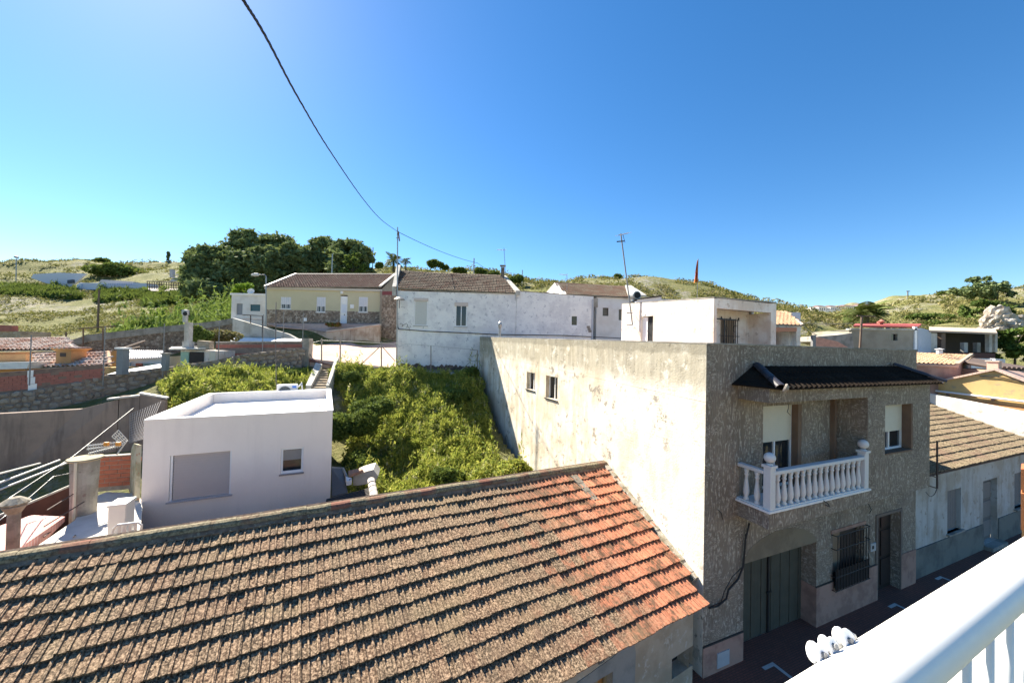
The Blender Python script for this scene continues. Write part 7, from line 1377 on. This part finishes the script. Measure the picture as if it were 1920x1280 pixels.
tag((lambda m: (m.lathe(bp(301, 501, 160), [(1.1, 0), (1.0, 2.0), (.1, 2.3)], 6), m)[1])(MB()).build('white_stub', WHITE), 'tiny white marker on the skyline left of the cypress', 'marker')
# ================================================================= FAR HOUSES (right horizon)
rg = random.Random(11)
for i, (x0_, x1_, y0_, y1_, rf) in enumerate([(1521, 1534, 582, 577, 0), (1535, 1549, 583, 575, 1), (1550, 1556, 581, 577, 0), (1557, 1570, 582, 575, 1), (1571, 1583, 580, 575.5, 1), (1584, 1598, 582, 574, 1), (1599, 1612, 581, 574, 0), (1613, 1623, 581, 572, 1), (1624, 1640, 580, 572, 1), (1536, 1556, 589, 583, 0), (1557, 1578, 590, 583.5, 0), (1579, 1600, 588, 582.5, 0), (1601, 1618, 587, 582, 0)]):
    Y = 262 if i < 9 else 245; P = bp(x0_, y0_+3, Y); Q = bp(x1_, y1_, Y); lbs = ['leftmost low white house', 'white house with dark roof, second from the left', 'narrow white house without visible roof', 'white house with dark roof near the middle left', 'small middle house with dark roof', 'wider white house with dark roof right of the middle', 'flat white house right of the middle', 'tall narrow house with dark roof near the right', 'rightmost tall house with dark roof', 'leftmost house of the lower row', 'second house of the lower row', 'third house of the lower row', 'rightmost house of the lower row']
    t = thing('hill_house', lbs[i]+' in the far white estate', 'house', P, group='houses of the far white estate'); mb = MB(); mb.box(P, A(Q[0]-P[0], 0, 0), A(0, 8, 0), ZZ*(Q[2]-P[2])); mb.build('wall', simple('estate_white', (.70, .67, .63), .9), t)
    if rf: mb = MB(); R0 = fl(P, float(Q[2])); mb.hexa([R0+A(-.4, -.6, 0), fl(Q, Q[2])+A(.4, -.6, 0), fl(Q, Q[2])+A(.4, 8, 0), R0+A(-.4, 8, 0)], [R0+A(1, 3, 1.2), fl(Q, Q[2])+A(-1, 3, 1.2), fl(Q, Q[2])+A(-1, 5, 1.2), R0+A(1, 5, 1.2)]); mb.build('roof', simple('estate_roof', (.14, .09, .08), .9), t)
    for k in range(3): wx_ = P+A((Q[0]-P[0])*(.15+.28*k), -.05, (Q[2]-P[2])*.45); mb = MB(); mb.box(wx_, A((Q[0]-P[0])*.13, 0, 0), A(0, .1, 0), ZZ*(Q[2]-P[2])*.3); mb.build('window', simple('estate_window', (.08, .07, .07)), t)
far_t = thing('lattice_tower', 'tiny distant mast with a short crossarm on the right ridge', 'mast', bp(1702, 562, 190)); mb = MB(); mb.tube([bp(1702, 565, 190), bp(1702, 545, 190)], [.42, .25], 5); mb.build('mast', GREYPOST, far_t); mb = MB(); mb.tube([bp(1699, 546, 190), bp(1706, 546, 190)], .2, 4); mb.build('crossarm', GREYPOST, far_t)
# ================================================================= TREES
def tree(label, px, pyt, pyb, Y, wpx, mat=PINEL, name='pine_tree', n=9000, size=.34, blobs=26, group=None, seed=0, trunk=True, low=.18, sh=None, cat='tree'):
    T = bp(px, pyt, Y); B = bp(px, pyb, Y); B = fl(B, min(float(B[2]), float(T[2])-1)); H_ = float(T[2]-B[2]); R = wpx/2/700*Y
    t = thing(name, label, cat, B, group=group); rg = np.random.default_rng(seed+40)
    bc = []; br = []
    for k in range(blobs):
        z = rg.uniform(low, .92); prof_ = math.sin(math.pi*min(1, max(.05, (z-low*.6)/(1.05-low*.6)))**.75)**.7 if sh is None else sh(z); a = rg.uniform(0, 6.283); q = rg.uniform(.25, 1)**.6
        bc.append([math.cos(a)*R*.95*prof_*q, math.sin(a)*R*.95*prof_*q, z*H_]); br.append(rg.uniform(.16, .32)*R+.25*R*prof_*.35)
    bc = np.array(bc); br = np.array(br)*rg.uniform(.3, .8, blobs); k = rg.integers(0, blobs, n); d = rg.normal(size=(n, 3)); d /= np.linalg.norm(d, axis=1)[:, None]; rad = rg.uniform(.1, 1.0, n)**.6*(1+.6*(rg.uniform(0, 1, n) > .8))
    C = B+bc[k]+d*(rad*br[k])[:, None]*np.array([1, 1, .72]); V = leaves(C, size*rg.uniform(.5, 1.4, n)[:, None], 1.8); quads_mesh('crown', V, mat, t)
    mb = MB(); rt_ = max(.05, R*.05); mb.tube([B-ZZ*.3, B+ZZ*H_*.35, B+A(R*.05, 0, H_*.7)], [rt_, rt_*.75, rt_*.3], 7)
    for j in range(6): c_ = B+bc[j]; st0 = B+ZZ*H_*rg.uniform(.2, .5); mb.tube([st0, (st0+c_)/2+ZZ*.1*R, c_], [rt_*.4, rt_*.28, rt_*.1], 5)
    mb.build('trunk', BARK, t); return t
G = 'pines behind the cream house'
for i, a in enumerate([(405, 458, 562, 74, 105, 'leftmost broad pine of the dark grove'), (378, 492, 560, 70, 60, 'low dark tree at the left foot of the pine grove'), (466, 429, 560, 80, 90, 'tallest pine with a knobbly crown'), (520, 437, 560, 84, 95, 'second tallest pine right of the tallest'), (440, 470, 560, 72, 80, 'pine in front of the tallest one'), (497, 462, 560, 74, 90, 'dark pine above the left end of the cream roof'), (552, 452, 560, 78, 80, 'dark rounded pine over the middle of the cream roof'), (600, 440, 545, 82, 62, 'lighter grey-green pine before the last one'), (655, 447, 545, 76, 92, 'rightmost large rounded tree of the grove'), (385, 528, 562, 66, 70, 'low bushy dark tree beside the timber deck')]):
    tree(a[5], a[0], a[1], a[2], a[3], a[4], n=int(230*a[4]), size=.52, seed=i, group=G, blobs=150, low=.12)
tree('yellow-green smaller tree in front of the rightmost pine', 660, 470, 530, 70, 48, leafmat('olive_green', [(.05, .09, .02), (.09, .14, .035), (.13, .18, .05)], .5), 'small_tree', 5000, .3, 20, seed=21)
tree('bright lime-green small tree behind the white annex', 458, 530, 556, 48, 44, LIMEL, 'small_tree', 3500, .22, 16, seed=22)
tree('dark spreading pine on the right ridge', 1838, 519, 560, 130, 72, n=8000, size=.6, seed=31, low=.1, blobs=26)
tree('lower right-hand lobe pine on the right ridge', 1870, 528, 562, 130, 44, n=4500, size=.6, seed=32, low=.1)
tree('dark bushy tree below the ridge pine', 1846, 563, 604, 105, 78, DARKL, 'bushy_tree', 6500, .5, 24, seed=33, low=.1)
tree('leafy tree at the right border beside the white rocks', 1903, 612, 692, 34, 78, leafmat('garden_green', [(.04, .07, .015), (.08, .13, .03), (.12, .18, .04)], .6), 'leafy_tree', 9000, .2, 26, seed=34, low=.1)
tree('slim dark cypress on the left skyline', 315, 470, 503, 158, 9, n=2500, size=.6, name='cypress_tree', seed=35, low=.02, blobs=18, sh=lambda z: (1.02-z)*.9)
for i, a in enumerate([(1085, 0, 0, 0, 0, '')][:0]): pass
for i, (px, yt, yb, Y, w_, lb) in enumerate([(50, 500, 507, 165, 12, 'single dark round bush on the far left skyline'), (160, 487, 501, 165, 26, 'left half of the skyline bushes on the left hill'), (192, 485, 500, 165, 26, 'right half of the skyline bushes on the left hill'), (140, 496, 502, 165, 12, 'tiny bush left of the skyline bushes'), (292, 491, 502, 160, 14, 'small bushes left of the white marker'),
        (222, 496, 524, 128, 72, 'wide dark hedge-like bush above the long white terrace'), (816, 488, 504, 110, 26, 'dark round bush on the skyline above the long roof'), (835, 498, 506, 110, 14, 'small bush right of the dark round bush'), (860, 502, 514, 100, 26, 'grey-green bush above the long brown roof'), (900, 504, 518, 95, 22, 'pale bush left of the short chimney'), (925, 508, 522, 95, 20, 'small bush behind the short chimney'), (712, 492, 505, 100, 12, 'dark bush left of the palm'), (970, 516, 532, 90, 24, 'bush between chimney and white gable'),
        (1158, 515, 524, 104, 12, 'little bush on the central hill crest'), (1660, 612, 622, 80, 40, 'bush behind the red sheet roof'), (1740, 588, 606, 95, 60, 'dark bushes in the middle of the right slope'), (1765, 600, 614, 85, 40, 'dark bush above the open shed'), (1768, 547, 553, 160, 16, 'small bush on the right ridge line')]):
    c = bp(px, (yt+yb)/2, Y); r = w_/2/700*Y; h_ = (yb-yt)/2/700*Y; bush('skyline_bush', c, (r*1.15, r, h_*1.25/.8), int(500+w_*60), .16+Y*.003, DARKL, lb, 'bush', 'bushes on the hills', seed=60+i)
def palm(label, px, pyt, pyb, Y, R, nf=26, seed=0, crown_only=False):
    B = bp(px, pyb, Y); T = bp(px, pyt, Y); t = thing('palm_tree', label, 'palm', B); mb = MB(); mb.tube([B-ZZ*.2, (B+T)/2, T], [R*.13, R*.1, R*.09], 8); mb.build('trunk', BARK, t); rg = random.Random(seed); V = []
    for i in range(nf):
        a = i*2.4; el = rg.uniform(-.2, 1.25); dirh = A(math.cos(a), math.sin(a), 0); P = T.copy(); L = R*rg.uniform(.85, 1.1); v = dirh*math.cos(el)+ZZ*math.sin(el); sd = A(-math.sin(a), math.cos(a), 0); n = 12
        for k in range(n):
            v = nrm(v-ZZ*.13); Q = P+v*L/n; wl = .28*R*math.sin(math.pi*(k+1.2)/(n+2.2))
            for s in (-1, 1):
                for m in range(2): p0 = P+(Q-P)*(m*.5); V.append([p0, p0+v*L/n*.35, p0+sd*s*wl+v*wl*.6-ZZ*wl*.35, p0+sd*s*wl*.96+v*wl*.5-ZZ*wl*.4])
            P = Q
    quads_mesh('fronds', np.array(V), PALML, t); return t
palm('feathery palm behind the utility pole', 738, 489, 508, 85, 2.6, seed=1); palm('small round-headed palm right of the utility pole', 761, 490, 506, 85, 1.4, 22, seed=2); palm('wide palm behind the wooden pole on the right', 1623, 592, 622, 70, 4.4, 34, seed=3)
# ================================================================= ROCKS on the right
rk = N('white_limestone', .9, .2); rk.col(rk.mix(rk.step(rk.noise(.8, 6, .7), .4, .6), (.34, .27, .20), (.66, .60, .52))); rk.bump(rk.noise(1.5, 8, .75), 1.0, .5)
bm = bmesh.new(); rgk = random.Random(5)
for (px, py, Y, r) in [(1875, 605, 62, 2.3), (1888, 625, 60, 2.1), (1862, 618, 60, 2.0), (1885, 645, 58, 1.8), (1895, 602, 63, 1.5)]:
    res = bmesh.ops.create_icosphere(bm, subdivisions=4, radius=r); c = bp(px, py, Y)
    for v in res['verts']:
        n_ = v.co.normalized(); f_ = 1+.22*math.sin(n_.x*5+px)+.18*math.sin(n_.z*7+py)+.12*math.sin(n_.y*13+n_.z*11)+.07*math.sin(n_.x*23+n_.z*19); v.co = Vector((n_.x*r*f_, n_.y*r*f_*.7, n_.z*r*f_*.9))+Vector(tuple(c))
m_ = bpy.data.meshes.new('rock_outcrop'); bm.to_mesh(m_); bm.free(); m_.materials.append(rk.mat); o = bpy.data.objects.new('rock_outcrop', m_); COL.objects.link(o); tag(o, 'pale craggy limestone outcrop right of the open dark shed', 'rock')
# ================================================================= SCRUB and GRASS on the hills (countless)
def polar_scatter(n, px0, px1, Y0, Y1):
    px = rng.uniform(px0, px1, n); Y = Y0*(Y1/Y0)**rng.uniform(0, 1, n); return (px-960)/700*Y, Y
def scrub(name, n, px0, px1, Y0, Y1, size, mat, label, hh=.5, cond=None, clump=.6):
    x, y = polar_scatter(n, px0, px1, Y0, Y1); m = fbm(x, y, .5)+fbm(x+40, y, .13)*.8 > .05; x, y = x[m], y[m]
    if cond is not None: k = cond(x, y); x, y = x[k], y[k]
    z = hfun(x, y); fr_ = np.clip((np.hypot(x, y)-45)/40, 0, 1); z = z+fr_*fbm(x, y, .12)*.9*np.clip(np.hypot(x, y)/100, .5, 4)
    s = size*(y/60)**.85*rng.uniform(.5, 1.5, len(x)); h2 = hh*(y/60)**.5*(.3+np.abs(fbm(x, y, .3)))
    C = np.stack([x, y, z+rng.uniform(0, 1, len(x))*h2], 1); o = quads_mesh(name, leaves(C, s[:, None], 2.0, .4), mat); tag(o, label, 'scrub'); o['kind'] = 'stuff'
scrub('hill_scrub', 90000, -150, 480, 42, 175, .17, SCRUBL, 'dry grass and low scrub covering the left hillside', .7)
scrub('hill_scrub', 90000, 700, 1600, 60, 135, .19, SCRUBL, 'green and ochre scrub covering the central hill', 1.0)
scrub('hill_scrub', 90000, 1500, 2150, 55, 185, .2, SCRUBL, 'green scrub covering the right hillside', 1.0)
cane = [bp(228, 612, 37.5), bp(300, 606, 37), bp(400, 600, 39), bp(436, 592, 40), bp(436, 575, 52), bp(380, 572, 55), bp(300, 600, 46), bp(215, 611, 42)]
weeds('cane_grass', cane, 700, 46, 1.5, .24, CANEL, 'tall pale green canes above the retaining wall', 'cane', 3, rad=.6)
for pl_ in ([(8, 566, 92), (150, 562, 92), (140, 545, 102), (100, 538, 104), (5, 548, 104)], [(190, 570, 88), (280, 570, 88), (280, 548, 100), (190, 548, 100)], [(270, 585, 75), (400, 580, 74), (400, 556, 86), (280, 560, 88)]):
    weeds('dark_scrub', [bp(*q) for q in pl_], 700, 34, .75, .5, DARKL, 'dark green scrub thicket on the left hill '+{8: 'below the white ramp wall', 190: 'below the long white terrace', 270: 'below the timber deck'}[pl_[0][0]], 'scrub', 5, rad=1.2)
# ================================================================= OUR OWN BALCONY
G_ = nrm(ray(2374, 728)); perp = lambda x, y: nrm(ray(x, y)-G_*(ray(x, y)@G_)); k1_, k2_ = perp(1470, 1280), perp(1776, 1280); half = math.acos(float(k1_@k2_))/2; bis = nrm(k1_+k2_); RD = .62; RC = CO+bis*RD; rr2 = RD*math.sin(half)
rl = thing('white_railing', 'thick white enamelled balcony railing crossing the bottom right corner', 'railing', RC)
mb = MB(); mb.tube([RC-G_*1.5, RC+G_*9], rr2, 40); mb.build('handrail', RAILW, rl, smooth=True)
mb = MB(); mb.tube([RC-G_*1.5-ZZ*(rr2+.004)+A(.0, -.004, 0), RC+G_*9-ZZ*(rr2+.004)], .006, 8); mb.build('under_strip', simple('grey_strip', (.25, .22, .2)), rl)  # thin grey tube along the underside of the handrail
for i in range(-4, 26): p_ = RC+G_*(i*.155+.05); mb = MB(); mb.tube([p_-ZZ*(rr2-.012), p_-ZZ*1.02], .019, 20); mb.build('bar', RAILW, rl, smooth=True)
mb = MB(); mb.tube([RC-G_*1.5-ZZ*1.0, RC+G_*9-ZZ*1.0], .02, 12); mb.build('bottom_rail', RAILW, rl, smooth=True)
mb = MB(); mb.slab([A(-2.2, -.75, HCAM-1.62), A(-2.2, -.9, HCAM-1.62)+G_*0, A(7, 3.1, HCAM-1.62), A(7, 3.7, HCAM-1.62)], -ZZ*.2)
cl_ = thing('clothesline_pulleys', 'three white plastic clothesline pulleys fixed outside the white railing', 'pulleys', RC)
for i, (px, py, rr_) in enumerate([(1533, 1224, .016), (1553, 1208, .013), (1582, 1197, .017)]):
    c = bpl(px, py, CO+D2*.40, D2); ax = nrm(A(.35, -.8, .35)); mb = MB(); mb.lathe(c-ax*.009, [(.006, 0), (rr_, 0), (rr_*1.05, .003), (rr_*.8, .007), (rr_*.8, .011), (rr_*1.05, .015), (rr_, .018), (.006, .018)], 24, ax=ax); pu = mb.build('pulley', simple('bright_white_plastic', (.8, .8, .8), .4), cl_, smooth=False); mb = MB(); mb.lathe(c-ax*.014, [(0, 0), (.005, 0), (.005, .028), (0, .028)], 8, ax=ax); mb.build('axle', GREYPOST, pu)
mb = MB(); mb.tube([bpl(1530, 1232, CO+D2*.40, D2), bpl(1600, 1192, CO+D2*.40, D2)], .007, 6); mb.build('bracket', GALV, cl_)
op = thing('orange_pillar', 'sliver of an orange tiled corner at the right edge above the white railing', 'pillar', bp(1918, 930, 3.8)); 
for y0_, y1_ in ((918, 879), (993, 925)): a_ = bp(1914, y0_, 3.8); b_ = bp(1914, y1_, 3.8); mb = MB(); mb.box(a_, A(.5, .05, 0), A(.28, .2, 0), ZZ*(b_[2]-a_[2])); mb.build('tile_course', simple('orange_glazed', (.55, .17, .06), .5), op)
mb = MB(); a_ = bp(1916, 920, 3.83); mb.box(a_-ZZ*2.4, A(.4, .05, 0), A(.28, .2, 0), ZZ*2.5); mb.build('core', ORANGEW, op)
